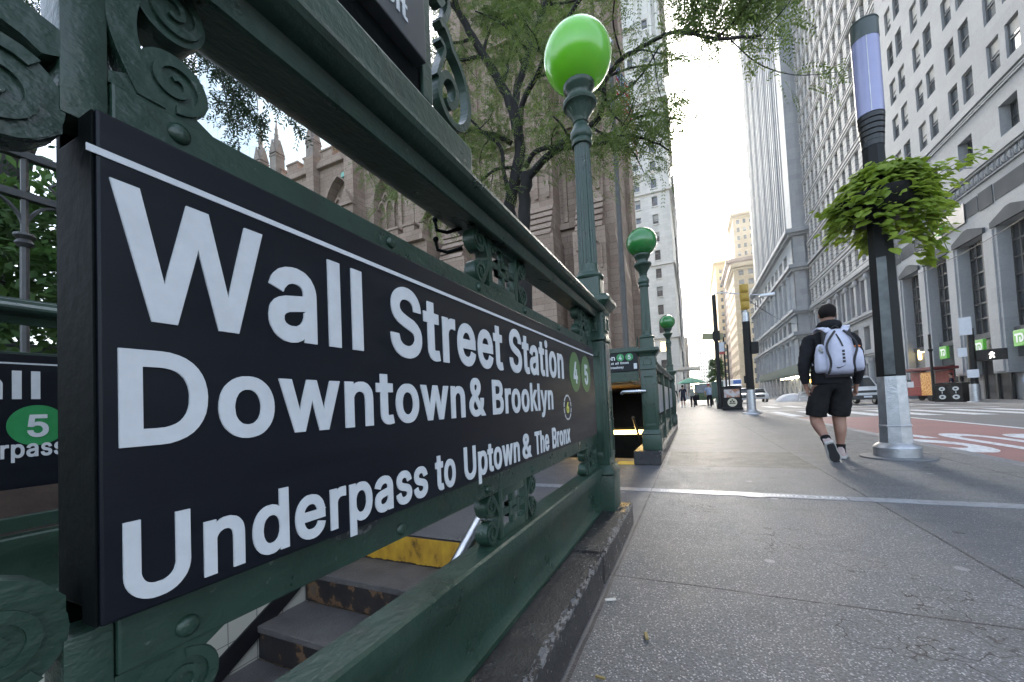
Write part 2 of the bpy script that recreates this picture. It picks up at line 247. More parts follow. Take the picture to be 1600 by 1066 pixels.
# glyph outlines (units: 1/1000 em) used for all lettering
GLY = {"&":[474,[[[430,244],[330,244],[328,199],[324,180],[321,173],[247,263],[295,299],[327,340],[343,386],[342,428],[334,453],[313,487],[298,502],[277,516],[251,527],[228,532],[172,532],[149,527],[127,518],[106,505],[85,486],[63,446],[57,425],[55,397],[61,356],[79,316],[109,279],[54,232],[29,199],[22,182],[20,176],[15,141],[14,128],[16,104],[24,77],[37,52],[55,27],[76,10],[96,-3],[131,-19],[165,-25],[197,-27],[247,-21],[301,-2],[327,13],[354,-20],[480,-20],[392,87],[392,89],[408,117],[423,162]],[[263,92],[263,90],[243,77],[224,71],[192,66],[160,71],[152,75],[144,81],[126,98],[118,118],[118,142],[127,164],[151,189],[171,204]],[[239,421],[241,410],[241,395],[237,384],[221,365],[187,340],[163,372],[158,388],[158,407],[167,426],[178,435],[192,440],[215,439],[222,437]]]],"-":[479,[[[357,264],[94,264],[94,168],[356,168]]]],"0":[479,[[[403,401],[386,440],[363,475],[334,501],[304,520],[266,532],[223,536],[187,532],[151,521],[118,500],[87,470],[67,440],[51,404],[37,358],[30,310],[29,298],[28,245],[30,198],[38,148],[51,104],[67,68],[88,37],[118,8],[151,-12],[186,-23],[226,-27],[264,-23],[304,-11],[334,7],[364,36],[386,68],[403,107],[416,152],[423,202],[425,254],[423,306],[416,356]],[[303,383],[311,358],[318,330],[324,257],[319,182],[311,151],[302,124],[289,103],[276,88],[261,77],[245,71],[230,70],[208,71],[194,77],[186,81],[178,87],[163,104],[152,124],[142,150],[135,179],[129,246],[129,262],[135,329],[141,357],[153,387],[162,402],[172,415],[177,421],[192,431],[210,438],[226,440],[238,439],[246,437],[262,431],[279,417],[290,404]]]],"1":[479,[[[296,528],[191,529],[66,437],[66,319],[192,410],[192,75],[56,75],[56,-20],[411,-20],[410,75],[296,75]]]],"2":[479,[[[391,431],[379,455],[361,478],[340,498],[313,516],[286,527],[255,533],[221,536],[195,533],[161,526],[134,514],[114,501],[106,495],[86,476],[69,452],[55,423],[48,394],[45,342],[146,342],[147,374],[149,386],[151,391],[163,414],[182,429],[193,435],[224,440],[252,436],[262,431],[275,425],[291,408],[297,397],[299,389],[299,356],[293,335],[264,292],[44,55],[44,-20],[409,-20],[408,77],[197,77],[333,223],[381,289],[391,313],[400,350],[399,398]]]],"3":[479,[[[392,528],[50,528],[50,432],[247,432],[137,306],[137,229],[190,227],[191,225],[192,227],[228,226],[266,216],[292,196],[299,186],[308,160],[308,127],[305,116],[299,106],[279,85],[267,79],[236,71],[225,70],[187,73],[160,83],[142,100],[131,123],[126,152],[21,152],[28,100],[39,70],[57,42],[76,22],[98,5],[125,-9],[138,-13],[154,-19],[183,-25],[218,-27],[256,-25],[287,-17],[317,-7],[343,9],[369,31],[390,60],[403,85],[410,112],[413,146],[411,174],[409,182],[402,205],[388,233],[370,256],[342,280],[310,297],[285,305],[264,308],[391,452]]]],"4":[479,[[[345,528],[236,529],[235,528],[20,164],[20,85],[262,85],[262,-20],[362,-20],[363,84],[433,85],[433,182],[363,183],[362,338],[262,338],[262,183],[142,183]]]],"5":[479,[[[386,528],[78,528],[45,236],[134,225],[150,238],[174,249],[202,256],[235,255],[250,251],[261,247],[278,234],[296,212],[307,178],[307,157],[303,127],[297,115],[277,90],[272,85],[252,75],[238,71],[220,70],[193,73],[183,77],[162,92],[148,111],[137,150],[37,150],[43,100],[52,75],[66,49],[87,25],[107,8],[133,-8],[160,-19],[187,-25],[220,-27],[256,-24],[287,-17],[319,-3],[344,16],[368,40],[386,65],[389,72],[401,97],[408,128],[411,162],[410,190],[405,216],[389,259],[372,284],[343,315],[305,338],[278,348],[225,354],[190,350],[156,338],[159,340],[159,344],[169,432],[386,432]]]],"6":[479,[[[359,528],[241,529],[95,312],[77,280],[61,245],[45,190],[46,126],[55,92],[67,64],[83,40],[99,22],[107,15],[131,-2],[161,-16],[192,-24],[226,-27],[260,-24],[289,-17],[316,-5],[346,15],[368,38],[386,64],[398,91],[407,127],[409,157],[407,187],[399,221],[389,246],[372,273],[348,297],[323,314],[296,325],[268,332],[240,334],[225,334]],[[303,188],[306,177],[306,138],[301,121],[297,111],[281,90],[256,74],[240,69],[228,68],[212,69],[198,73],[174,88],[166,96],[157,108],[146,140],[146,176],[157,206],[162,214],[184,235],[210,244],[243,244],[255,241],[281,225],[289,215]]]],"7":[479,[[[411,528],[42,528],[42,432],[293,432],[65,-20],[177,-20],[178,-19],[411,443]]]],"A":[506,[[[292,524],[290,529],[187,528],[-12,-20],[99,-20],[149,122],[332,122],[381,-20],[491,-20]],[[240,389],[298,219],[183,219],[211,297],[237,384],[239,390]]]],"B":[482,[[[409,427],[398,453],[383,473],[365,491],[339,509],[309,521],[274,527],[252,529],[40,528],[40,-20],[254,-20],[287,-18],[323,-11],[352,-1],[379,14],[402,36],[418,58],[429,82],[436,108],[437,123],[438,140],[436,164],[430,191],[408,231],[390,250],[373,263],[363,268],[383,281],[404,309],[416,346],[417,350],[416,402]],[[331,162],[334,152],[333,120],[327,107],[318,96],[301,85],[276,79],[244,77],[145,77],[145,211],[251,211],[285,205],[296,201],[316,185]],[[312,393],[316,372],[315,358],[311,346],[300,329],[291,321],[268,309],[236,305],[145,305],[145,432],[242,432],[267,429],[285,424],[299,415],[308,403]]]],"C":[536,[[[478,404],[452,449],[433,470],[419,482],[395,501],[379,510],[370,515],[322,531],[271,536],[216,531],[179,520],[140,501],[107,475],[74,438],[52,402],[35,362],[24,308],[20,259],[24,200],[33,152],[54,102],[75,68],[102,38],[139,8],[179,-12],[220,-23],[267,-27],[296,-26],[320,-22],[372,-5],[394,7],[434,38],[451,59],[478,105],[499,180],[392,180],[385,151],[371,124],[355,105],[323,84],[295,75],[273,73],[242,75],[220,81],[195,93],[177,107],[157,128],[143,154],[132,183],[125,218],[123,246],[125,290],[133,328],[143,355],[157,380],[177,401],[190,411],[195,415],[219,427],[240,433],[270,436],[296,433],[334,419],[353,405],[372,384],[385,358],[392,328],[499,328]]]],"D":[528,[[[467,360],[451,400],[429,436],[403,465],[397,471],[362,496],[324,513],[278,525],[234,529],[40,529],[40,-20],[225,-20],[273,-17],[318,-5],[360,13],[396,38],[427,71],[451,110],[469,154],[478,202],[482,260],[478,309]],[[361,352],[371,324],[377,292],[379,267],[377,218],[371,186],[361,158],[347,134],[329,113],[310,99],[281,87],[253,80],[214,77],[145,77],[145,432],[224,432],[255,429],[285,422],[309,411],[330,396],[349,375]]]],"E":[445,[[[392,528],[40,528],[40,-20],[395,-20],[394,77],[145,77],[145,209],[375,209],[374,306],[145,306],[145,432],[392,432]]]],"F":[436,[[[389,528],[40,528],[40,-20],[145,-20],[145,201],[366,201],[366,298],[145,298],[145,432],[388,432]]]],"G":[546,[[[479,403],[453,448],[433,469],[398,498],[346,523],[320,530],[269,536],[214,531],[177,520],[138,501],[105,475],[75,441],[51,402],[48,395],[33,357],[25,316],[23,305],[20,260],[23,203],[35,148],[50,109],[75,67],[104,34],[139,7],[178,-12],[220,-23],[268,-27],[312,-24],[351,-14],[387,1],[418,22],[430,33],[448,51],[469,81],[485,118],[495,160],[498,195],[498,276],[263,276],[263,179],[393,178],[388,153],[378,132],[367,116],[351,99],[336,89],[314,79],[294,75],[264,73],[243,75],[218,81],[195,93],[176,108],[155,132],[141,158],[132,183],[128,203],[125,218],[123,246],[125,290],[133,328],[143,355],[157,380],[175,401],[190,413],[221,428],[239,433],[268,436],[296,433],[334,419],[352,405],[369,384],[396,329],[500,329],[501,331]]]],"H":[543,[[[477,528],[372,528],[372,309],[145,309],[145,528],[40,528],[40,-20],[145,-20],[145,212],[372,212],[372,-20],[477,-20]]]],"I":[214,[[[148,528],[40,528],[40,-20],[148,-20]]]],"J":[422,[[[356,528],[252,528],[252,143],[249,120],[243,102],[232,87],[222,79],[207,73],[184,70],[167,72],[155,76],[148,79],[136,88],[127,101],[120,120],[117,193],[13,192],[13,144],[18,96],[33,55],[63,17],[97,-7],[140,-22],[184,-27],[233,-21],[273,-7],[305,16],[309,19],[337,55],[352,96],[356,141]]]],"K":[493,[[[493,528],[355,529],[183,343],[145,297],[145,528],[40,528],[40,-20],[145,-20],[145,159],[196,213],[362,-20],[487,-20],[269,287]]]],"L":[419,[[[381,76],[145,77],[145,528],[40,529],[40,-20],[380,-20]]]],"M":[654,[[[588,528],[462,528],[333,195],[313,132],[167,528],[166,529],[40,528],[40,-20],[142,-20],[142,323],[272,-20],[356,-20],[475,283],[486,316],[484,-20],[588,-20]]]],"N":[549,[[[483,528],[379,528],[379,195],[380,157],[148,528],[147,529],[40,528],[40,-20],[145,-20],[145,309],[143,357],[375,-20],[483,-20]]]],"O":[559,[[[498,362],[480,406],[459,440],[432,470],[394,501],[355,520],[312,532],[271,536],[256,535],[222,532],[181,521],[138,500],[107,475],[78,444],[52,402],[33,357],[24,308],[20,249],[24,200],[33,152],[51,107],[75,68],[107,33],[139,8],[179,-12],[220,-23],[266,-27],[314,-23],[355,-12],[395,8],[427,33],[459,68],[483,107],[499,151],[510,200],[513,254],[510,308]],[[391,355],[401,325],[408,294],[410,260],[409,220],[399,177],[390,152],[375,126],[357,107],[337,92],[316,81],[293,75],[258,73],[238,75],[218,81],[195,93],[177,107],[157,130],[143,153],[132,182],[125,218],[123,246],[125,290],[132,326],[143,355],[158,380],[174,400],[194,416],[218,427],[238,433],[265,436],[293,433],[317,427],[338,417],[356,403],[375,381]]]],"P":[471,[[[418,414],[407,440],[392,463],[367,488],[343,504],[310,519],[276,526],[244,529],[40,528],[40,-20],[145,-20],[145,166],[242,166],[266,167],[276,168],[310,175],[343,190],[369,207],[391,231],[409,257],[419,285],[427,313],[429,348],[427,378]],[[315,394],[323,366],[323,329],[313,300],[308,291],[298,281],[288,274],[274,267],[234,262],[145,262],[145,432],[258,431],[272,427],[286,422],[308,403]]]],"Q":[559,[[[498,362],[480,406],[459,440],[432,470],[394,501],[355,520],[312,532],[271,536],[256,535],[222,532],[181,521],[138,500],[107,475],[78,444],[52,402],[33,357],[24,308],[20,249],[24,200],[33,152],[51,107],[75,68],[107,33],[136,10],[181,-13],[220,-23],[266,-27],[314,-23],[350,-13],[391,-68],[508,-68],[431,35],[432,38],[459,68],[483,107],[499,151],[509,196],[513,254],[511,300],[509,312]],[[391,355],[401,325],[408,294],[410,260],[409,220],[399,177],[390,152],[375,126],[368,119],[367,120],[323,179],[206,179],[284,74],[258,73],[240,75],[220,81],[195,93],[177,107],[157,130],[143,153],[132,182],[125,218],[123,246],[125,290],[132,326],[143,355],[158,380],[174,400],[194,416],[218,427],[238,433],[265,436],[293,433],[317,427],[338,417],[356,403],[375,381]]]],"R":[475,[[[420,415],[408,442],[390,469],[367,490],[343,507],[311,519],[276,526],[245,529],[40,528],[40,-20],[145,-20],[145,178],[234,178],[235,177],[341,-20],[461,-20],[342,199],[368,216],[392,238],[408,262],[420,289],[427,322],[429,352],[427,382]],[[316,396],[324,369],[324,335],[316,309],[311,301],[301,292],[289,285],[277,280],[258,276],[145,276],[145,432],[255,431],[290,421],[308,407]]]],"S":[473,[[[409,435],[393,461],[372,484],[350,501],[324,517],[297,527],[262,534],[254,535],[222,536],[192,534],[159,527],[134,518],[104,502],[80,484],[58,459],[43,433],[34,404],[32,368],[37,335],[49,304],[71,275],[101,252],[136,235],[179,219],[290,185],[308,175],[319,162],[322,158],[326,138],[325,127],[321,116],[305,96],[300,92],[276,78],[244,70],[219,69],[189,73],[164,82],[160,83],[140,100],[132,111],[119,157],[16,157],[22,106],[33,74],[48,48],[63,30],[67,25],[91,6],[121,-10],[151,-21],[176,-25],[188,-27],[224,-29],[266,-27],[304,-18],[332,-7],[358,7],[385,29],[402,52],[418,80],[426,108],[427,164],[413,207],[401,224],[370,255],[320,283],[220,311],[176,327],[155,339],[139,356],[136,366],[135,377],[139,396],[153,415],[161,421],[176,430],[190,435],[221,439],[230,439],[250,437],[272,431],[288,422],[300,412],[305,407],[313,394],[321,358],[423,358],[418,406]]]],"T":[475,[[[437,528],[12,528],[12,432],[173,432],[173,-20],[277,-20],[277,432],[436,432]]]],"U":[543,[[[477,528],[373,528],[373,172],[371,158],[359,122],[349,108],[336,95],[320,85],[301,77],[282,73],[235,73],[214,78],[196,86],[182,95],[168,108],[159,122],[151,140],[145,160],[144,176],[144,528],[40,528],[40,169],[43,135],[52,101],[68,69],[87,43],[115,16],[147,-4],[180,-17],[216,-26],[252,-28],[300,-26],[338,-17],[373,-3],[403,17],[431,44],[450,69],[465,102],[474,136],[477,165]]]],"V":[506,[[[491,528],[381,529],[380,528],[275,226],[241,117],[99,528],[-13,528],[190,-20],[292,-20],[293,-19]]]],"W":[712,[[[696,528],[587,528],[505,206],[491,147],[396,528],[291,529],[205,202],[192,146],[98,528],[-10,529],[139,-20],[245,-20],[337,314],[343,343],[439,-20],[545,-20]]]],"Y":[498,[[[491,528],[370,529],[251,334],[236,305],[102,529],[-19,528],[183,203],[183,-20],[288,-20],[288,202]]]],"Z":[464,[[[417,528],[20,528],[20,432],[287,433],[23,54],[22,-20],[419,-20],[418,77],[151,76],[417,455]]]],"a":[415,[[[349,307],[339,330],[312,366],[276,389],[260,395],[211,404],[173,403],[124,393],[84,375],[50,345],[33,323],[14,278],[111,250],[121,272],[142,295],[156,303],[180,310],[210,310],[231,304],[245,294],[253,279],[255,257],[254,253],[250,250],[124,231],[84,219],[52,201],[26,172],[17,152],[10,112],[12,80],[20,54],[45,16],[65,-2],[90,-15],[110,-23],[159,-29],[207,-23],[238,-10],[256,3],[257,-20],[356,-20],[357,260],[355,283]],[[273,164],[256,152],[255,127],[245,103],[228,83],[204,70],[190,67],[168,66],[157,66],[140,70],[124,78],[114,91],[113,96],[113,114],[114,118],[124,131],[131,134],[153,144]]]],"b":[450,[[[389,301],[371,332],[349,356],[325,377],[295,393],[265,401],[204,403],[162,391],[134,369],[134,528],[33,529],[33,-20],[132,-20],[132,11],[147,-5],[182,-22],[206,-27],[264,-26],[295,-16],[306,-11],[324,-1],[348,18],[371,45],[389,76],[401,111],[408,148],[410,182],[408,230],[401,266]],[[303,237],[307,217],[307,161],[304,145],[298,126],[289,107],[279,94],[266,81],[252,73],[239,69],[226,67],[202,69],[187,73],[174,81],[166,88],[153,104],[143,123],[137,142],[134,162],[134,216],[137,236],[151,270],[161,284],[175,297],[187,304],[198,307],[218,310],[243,307],[253,304],[268,295],[281,283],[289,272]]]],"c":[422,[[[389,266],[366,319],[345,348],[316,373],[267,396],[229,404],[170,402],[138,393],[108,378],[81,357],[55,330],[37,299],[26,270],[17,226],[14,182],[17,150],[23,116],[37,77],[55,46],[81,19],[106,-1],[137,-16],[169,-25],[203,-28],[249,-25],[284,-14],[317,4],[347,31],[367,60],[390,116],[292,141],[279,106],[263,86],[246,74],[206,66],[187,69],[171,73],[157,82],[145,94],[139,101],[127,124],[121,143],[116,190],[118,211],[127,250],[145,283],[157,294],[172,303],[189,309],[204,310],[236,306],[258,295],[268,285],[293,239],[388,263],[389,264]]]],"d":[450,[[[392,528],[291,528],[290,369],[262,391],[220,403],[159,401],[129,393],[101,378],[94,373],[75,357],[53,332],[37,302],[23,266],[16,230],[15,221],[14,182],[16,148],[23,111],[36,77],[53,46],[75,20],[100,-1],[128,-15],[161,-26],[219,-27],[243,-22],[278,-5],[292,9],[293,-20],[392,-20]],[[281,256],[287,236],[292,188],[287,143],[273,105],[269,99],[263,92],[252,81],[236,73],[223,69],[211,67],[185,69],[172,73],[158,81],[145,94],[134,110],[121,144],[116,188],[118,214],[127,254],[139,277],[147,286],[171,304],[187,309],[202,310],[222,309],[241,302],[259,289],[265,283]]]],"e":[430,[[[402,240],[388,241],[385,261],[367,310],[350,336],[315,371],[294,384],[272,393],[228,403],[168,402],[135,392],[103,375],[77,355],[55,329],[36,297],[24,262],[16,228],[14,182],[17,150],[23,116],[37,77],[55,46],[78,20],[106,-1],[136,-15],[176,-25],[220,-28],[237,-27],[262,-23],[291,-15],[314,-2],[351,27],[365,44],[375,60],[391,105],[296,128],[278,94],[262,80],[248,72],[228,67],[191,68],[175,72],[162,78],[150,87],[137,100],[127,118],[121,132],[119,148],[391,149],[389,232]],[[280,260],[285,244],[284,241],[121,241],[127,262],[145,287],[156,295],[172,305],[188,309],[202,310],[222,309],[241,303],[251,298],[262,288]]]],"f":[280,[[[268,535],[217,549],[164,549],[128,538],[108,526],[79,498],[68,477],[62,456],[62,399],[-14,398],[-14,307],[62,306],[61,-20],[162,-20],[163,306],[248,307],[248,398],[163,399],[163,432],[165,441],[172,449],[188,453],[198,453],[241,445]]]],"g":[451,[[[392,398],[293,399],[293,372],[292,371],[260,392],[220,403],[162,402],[130,393],[101,378],[78,359],[57,334],[37,302],[23,268],[16,232],[14,198],[16,151],[23,115],[36,83],[55,53],[75,29],[103,9],[132,-5],[165,-13],[220,-14],[242,-9],[277,6],[291,17],[291,-11],[289,-29],[281,-46],[268,-60],[253,-69],[237,-74],[232,-75],[188,-76],[162,-69],[145,-59],[105,-16],[26,-60],[25,-62],[45,-98],[70,-126],[104,-149],[152,-166],[206,-171],[237,-169],[271,-163],[300,-154],[324,-141],[348,-124],[366,-102],[381,-76],[390,-44],[392,-14]],[[288,236],[291,221],[291,164],[288,148],[282,130],[264,102],[260,97],[252,91],[237,84],[224,81],[199,79],[186,81],[170,85],[157,92],[143,105],[135,116],[121,149],[116,194],[121,236],[135,270],[144,284],[157,296],[172,304],[187,309],[208,310],[222,309],[238,304],[258,291],[265,285],[273,274]]]],"h":[436,[[[368,308],[359,331],[344,352],[326,371],[304,387],[255,403],[196,402],[167,393],[140,379],[134,373],[134,528],[33,529],[33,-20],[134,-20],[135,246],[137,258],[143,272],[160,293],[183,305],[199,309],[214,309],[230,307],[244,301],[256,293],[268,277],[273,260],[276,237],[276,-20],[376,-20],[377,250],[375,276]]]],"i":[193,[[[134,398],[33,398],[33,-20],[134,-20]],[[144,501],[138,516],[115,536],[83,545],[53,536],[32,518],[29,514],[20,482],[29,452],[52,431],[68,424],[100,424],[116,431],[138,452],[145,466]]]],"k":[407,[[[407,398],[275,399],[134,254],[134,528],[33,528],[33,-20],[134,-20],[134,132],[151,148],[154,146],[284,-20],[413,-20],[227,215]]]],"l":[214,[[[148,528],[40,528],[40,-20],[148,-20]]]],"m":[636,[[[569,313],[558,339],[546,357],[525,378],[506,390],[484,399],[463,405],[412,405],[374,394],[338,372],[320,353],[299,377],[279,392],[246,403],[216,406],[181,401],[148,385],[132,373],[132,399],[33,399],[33,-20],[134,-20],[135,254],[136,260],[143,278],[158,297],[181,308],[208,309],[218,308],[228,305],[234,301],[239,297],[248,286],[253,275],[254,262],[254,-20],[354,-20],[356,260],[363,280],[377,297],[394,307],[401,309],[436,309],[452,303],[462,295],[467,288],[473,276],[475,261],[476,-20],[576,-20],[577,265],[575,284]]]],"n":[436,[[[368,308],[359,331],[344,352],[326,371],[304,387],[255,403],[196,402],[167,393],[140,379],[132,371],[132,399],[33,399],[33,-20],[134,-20],[135,246],[137,258],[143,272],[160,293],[183,305],[199,309],[214,309],[230,307],[244,301],[256,293],[268,277],[273,260],[276,237],[276,-20],[376,-20],[377,250],[375,276]]]],"o":[441,[[[390,267],[375,304],[360,329],[339,353],[310,377],[279,393],[244,402],[213,404],[170,402],[138,393],[108,378],[81,357],[55,330],[37,299],[26,270],[17,226],[14,182],[17,150],[23,116],[37,77],[55,46],[81,19],[106,-1],[137,-16],[169,-25],[203,-28],[242,-25],[280,-15],[310,-1],[335,19],[360,47],[377,76],[391,111],[399,150],[401,187],[399,225]],[[294,233],[299,203],[299,182],[295,144],[281,107],[272,96],[261,85],[244,73],[224,68],[206,66],[187,69],[171,73],[157,82],[145,94],[135,107],[125,128],[121,143],[116,190],[118,211],[127,250],[145,283],[149,287],[157,294],[171,303],[189,309],[204,310],[226,309],[242,303],[261,291],[275,276],[281,266]]]],"p":[450,[[[389,301],[371,332],[349,356],[325,377],[295,393],[265,401],[204,403],[162,391],[132,368],[132,399],[33,398],[33,-163],[134,-163],[134,9],[148,-5],[182,-22],[206,-27],[264,-26],[295,-16],[322,-2],[348,18],[371,45],[389,76],[398,103],[408,148],[409,157],[410,196],[408,230],[401,266]],[[303,237],[307,217],[307,161],[304,145],[298,126],[289,107],[279,94],[266,81],[252,73],[239,69],[226,67],[202,69],[187,73],[174,81],[166,88],[153,104],[143,123],[137,142],[134,162],[134,216],[137,236],[151,270],[161,284],[175,297],[187,304],[198,307],[218,310],[243,307],[253,304],[268,295],[281,283],[289,272]]]],"r":[285,[[[263,404],[186,403],[161,395],[141,384],[132,375],[132,399],[33,398],[33,-20],[134,-20],[135,250],[143,274],[148,280],[168,297],[176,301],[208,306],[257,300],[263,300]]]],"s":[391,[[[337,316],[315,351],[298,368],[262,391],[239,399],[217,403],[156,403],[131,397],[84,377],[49,344],[36,321],[31,304],[27,273],[30,246],[39,219],[56,196],[82,175],[110,161],[143,151],[206,136],[231,127],[240,122],[243,118],[247,104],[246,94],[243,88],[233,79],[227,75],[219,71],[203,67],[175,65],[163,67],[148,71],[134,78],[125,86],[119,96],[107,131],[12,109],[21,68],[33,42],[64,8],[84,-6],[107,-17],[155,-27],[212,-27],[242,-21],[268,-13],[290,0],[312,16],[329,36],[341,56],[349,80],[351,108],[348,134],[337,164],[321,185],[299,203],[269,219],[182,241],[144,253],[138,257],[132,264],[130,268],[131,286],[134,292],[144,301],[156,308],[169,311],[181,313],[206,311],[222,305],[229,301],[237,294],[257,255],[258,254],[350,275]]]],"t":[253,[[[224,398],[146,399],[146,491],[45,491],[45,399],[-14,398],[-14,307],[45,306],[45,92],[48,60],[50,54],[59,31],[79,5],[104,-11],[133,-21],[172,-24],[237,-15],[218,75],[158,71],[150,76],[147,86],[147,306],[224,307]]]],"v":[415,[[[400,398],[291,398],[205,163],[194,127],[99,398],[-12,398],[150,-20],[240,-20]]]],"w":[593,[[[572,398],[465,398],[414,218],[398,153],[331,398],[237,399],[186,218],[170,147],[103,398],[-4,399],[123,-19],[124,-20],[214,-20],[215,-19],[268,168],[284,233],[353,-20],[444,-20]]]],"x":[405,[[[389,398],[271,399],[216,317],[192,275],[191,275],[190,281],[187,277],[185,280],[111,399],[-9,398],[131,194],[-16,-20],[102,-20],[166,76],[187,112],[189,110],[189,104],[194,111],[195,109],[276,-20],[396,-20],[249,192]]]],"y":[415,[[[400,398],[291,398],[205,163],[194,127],[99,398],[-12,398],[141,0],[141,-3],[127,-42],[117,-58],[109,-65],[105,-67],[93,-70],[46,-64],[22,-155],[80,-165],[130,-161],[164,-145],[193,-119],[215,-85]]]]}
def glyph_mesh(ch, depth):
    k = (ch, depth)
    if k in GLY_C: return GLY_C[k]
    cu = bpy.data.curves.new('g', 'CURVE'); cu.dimensions = '2D'; cu.fill_mode = 'BOTH'; cu.extrude = depth
    for l in GLY[ch][1]:
        sp = cu.splines.new('POLY'); sp.points.add(len(l)-1); sp.use_cyclic_u = True
        for p, q in zip(sp.points, l): p.co = (q[0]/1000, q[1]/1000, 0, 1)
    o = bpy.data.objects.new('g', cu); me = o.to_mesh(); d = ([v.co.copy() for v in me.vertices], [tuple(p.vertices) for p in me.polygons])
    o.to_mesh_clear(); bpy.data.objects.remove(o); bpy.data.curves.remove(cu); GLY_C[k] = d; return d
GLY_C = {}
CAPH = .529
def word(mb, txt, u0, u1, base, cap, fn, depth=.001, mi=None, xs=None, up=None):
    """lay txt from u0 to u1 (u1 None: natural width); fn(u, v, h) -> world point; base/cap: baseline and cap height"""
    x = 0; xs_ = []
    for ch in txt:
        if ch == ' ': x += .26; continue
        a, L = GLY[ch]; xs_.append((ch, x)); x += a/1000+.004
    lo = min(min(p[0] for l in GLY[c][1] for p in l)/1000+xx for c, xx in xs_); hi = max(max(p[0] for l in GLY[c][1] for p in l)/1000+xx for c, xx in xs_)
    sy = cap/CAPH; sx = sy if u1 is None else (u1-u0)/(hi-lo)
    for ch, xx in xs_:
        vs, fs = glyph_mesh(ch, 1.0)
        mb.add([fn(u0+(v.x+xx-lo)*sx, base+(v.y+.020*0)*sy, v.z*depth) for v in vs], fs, mi)
    return u0+(hi-lo)*sx
def holes_panel(outer, holes, th, fn):
    """filled 2D panel with holes, thickness th, mapped by fn(u,v,h)"""
    cu = bpy.data.curves.new('g', 'CURVE'); cu.dimensions = '2D'; cu.fill_mode = 'BOTH'; cu.extrude = th/2
    for l in [outer]+holes:
        sp = cu.splines.new('POLY'); sp.points.add(len(l)-1); sp.use_cyclic_u = True
        for p, q in zip(sp.points, l): p.co = (q[0], q[1], 0, 1)
    o = bpy.data.objects.new('g', cu); me = o.to_mesh(); vs = [fn(v.co.x, v.co.y, v.co.z) for v in me.vertices]; fs = [tuple(p.vertices) for p in me.polygons]
    o.to_mesh_clear(); bpy.data.objects.remove(o); bpy.data.curves.remove(cu); return vs, fs
def skin_body(joints, edges, sub=2, root=0):
    """joints: [(co, (rx, ry))] -> (verts, faces) of one continuous skinned surface"""
    me = bpy.data.meshes.new('s'); me.from_pydata([tuple(j[0]) for j in joints], edges, [])
    o = bpy.data.objects.new('s', me); COL.objects.link(o)
    md = o.modifiers.new('k', 'SKIN'); md.branch_smoothing = .6; md.use_smooth_shade = True
    for i, j in enumerate(joints):
        r = j[1] if isinstance(j[1], tuple) else (j[1], j[1]); me.skin_vertices[0].data[i].radius = r
        me.skin_vertices[0].data[i].use_root = (i == root)
    s2 = o.modifiers.new('d', 'SUBSURF'); s2.levels = sub; s2.render_levels = sub
    dg = bpy.context.evaluated_depsgraph_get(); ev = o.evaluated_get(dg); m2 = ev.to_mesh()
    out = ([v.co.copy() for v in m2.vertices], [tuple(p.vertices) for p in m2.polygons]); ev.to_mesh_clear()
    bpy.data.objects.remove(o); bpy.data.meshes.remove(me); return out

# ================================================================== materials of the subway entrance
def paint_green():
    n = NT('green_paint')
    big = n.noise(6, 5); fine = n.noise(1.0, 3, sc=(75, 38, 75)); chips = n.noise(55, 3)
    c = n.ramp(big, [(.3, (.012, .031, .020)), (.55, (.019, .046, .031)), (.75, (.027, .055, .040))])
    dirt = n.ramp(n.noise(14, 6), [(.55, 0), (.72, 1)])
    c = n.mix(n.math('MULTIPLY', dirt, .55), c, (.020, .021, .018))
    rust = n.ramp(n.noise(3.3, 7), [(.66, 0), (.70, 1)]); c = n.mix(n.math('MULTIPLY', rust, .55), c, (.055, .028, .018))
    chip = n.ramp(chips, [(.70, 0), (.72, 1)])
    c = n.mix(n.math('MULTIPLY', chip, .35), c, (.16, .18, .17))
    h = n.math('ADD', n.math('MULTIPLY', fine, .7), n.math('MULTIPLY', chips, .5)); n.bump(h, .75, .003)
    return n.set(Base_Color=c, Roughness=n.ramp(big, [(.3, .24), (.7, .42)]))
GREEN = paint_green()
MATS['green'] = GREEN
CHAN = mat('dark_channel', (.002, .003, .0032), .6, col2=(.0035, .005, .005), scale=9, bump=.2, spec=.06)
def sign_black():
    n = NT('sign_enamel'); s = n.noise(1.0, 6, sc=(5, 3, 30)); d = n.noise(70, 4)
    c = n.ramp(s, [(.35, (.0048, .006, .010)), (.7, (.007, .009, .014))])
    n.bump(d, .05, .001)
    return n.set(Base_Color=c, Roughness=n.ramp(s, [(.3, .30), (.7, .40)]), Specular_IOR_Level=.24)
SIGNB = sign_black()
WHITE = mat('sign_white', (.58, .60, .62), .5, col2=(.53, .55, .57), scale=40, bump=.05)
CIRC = mat('line_green', (.07, .15, .045), .4); CIRCF = mat('line_green_bright', (.02, .21, .06), .4, col2=(.025, .25, .08), scale=20); YEL6 = mat('route_yellow', (.55, .55, .12), .5)
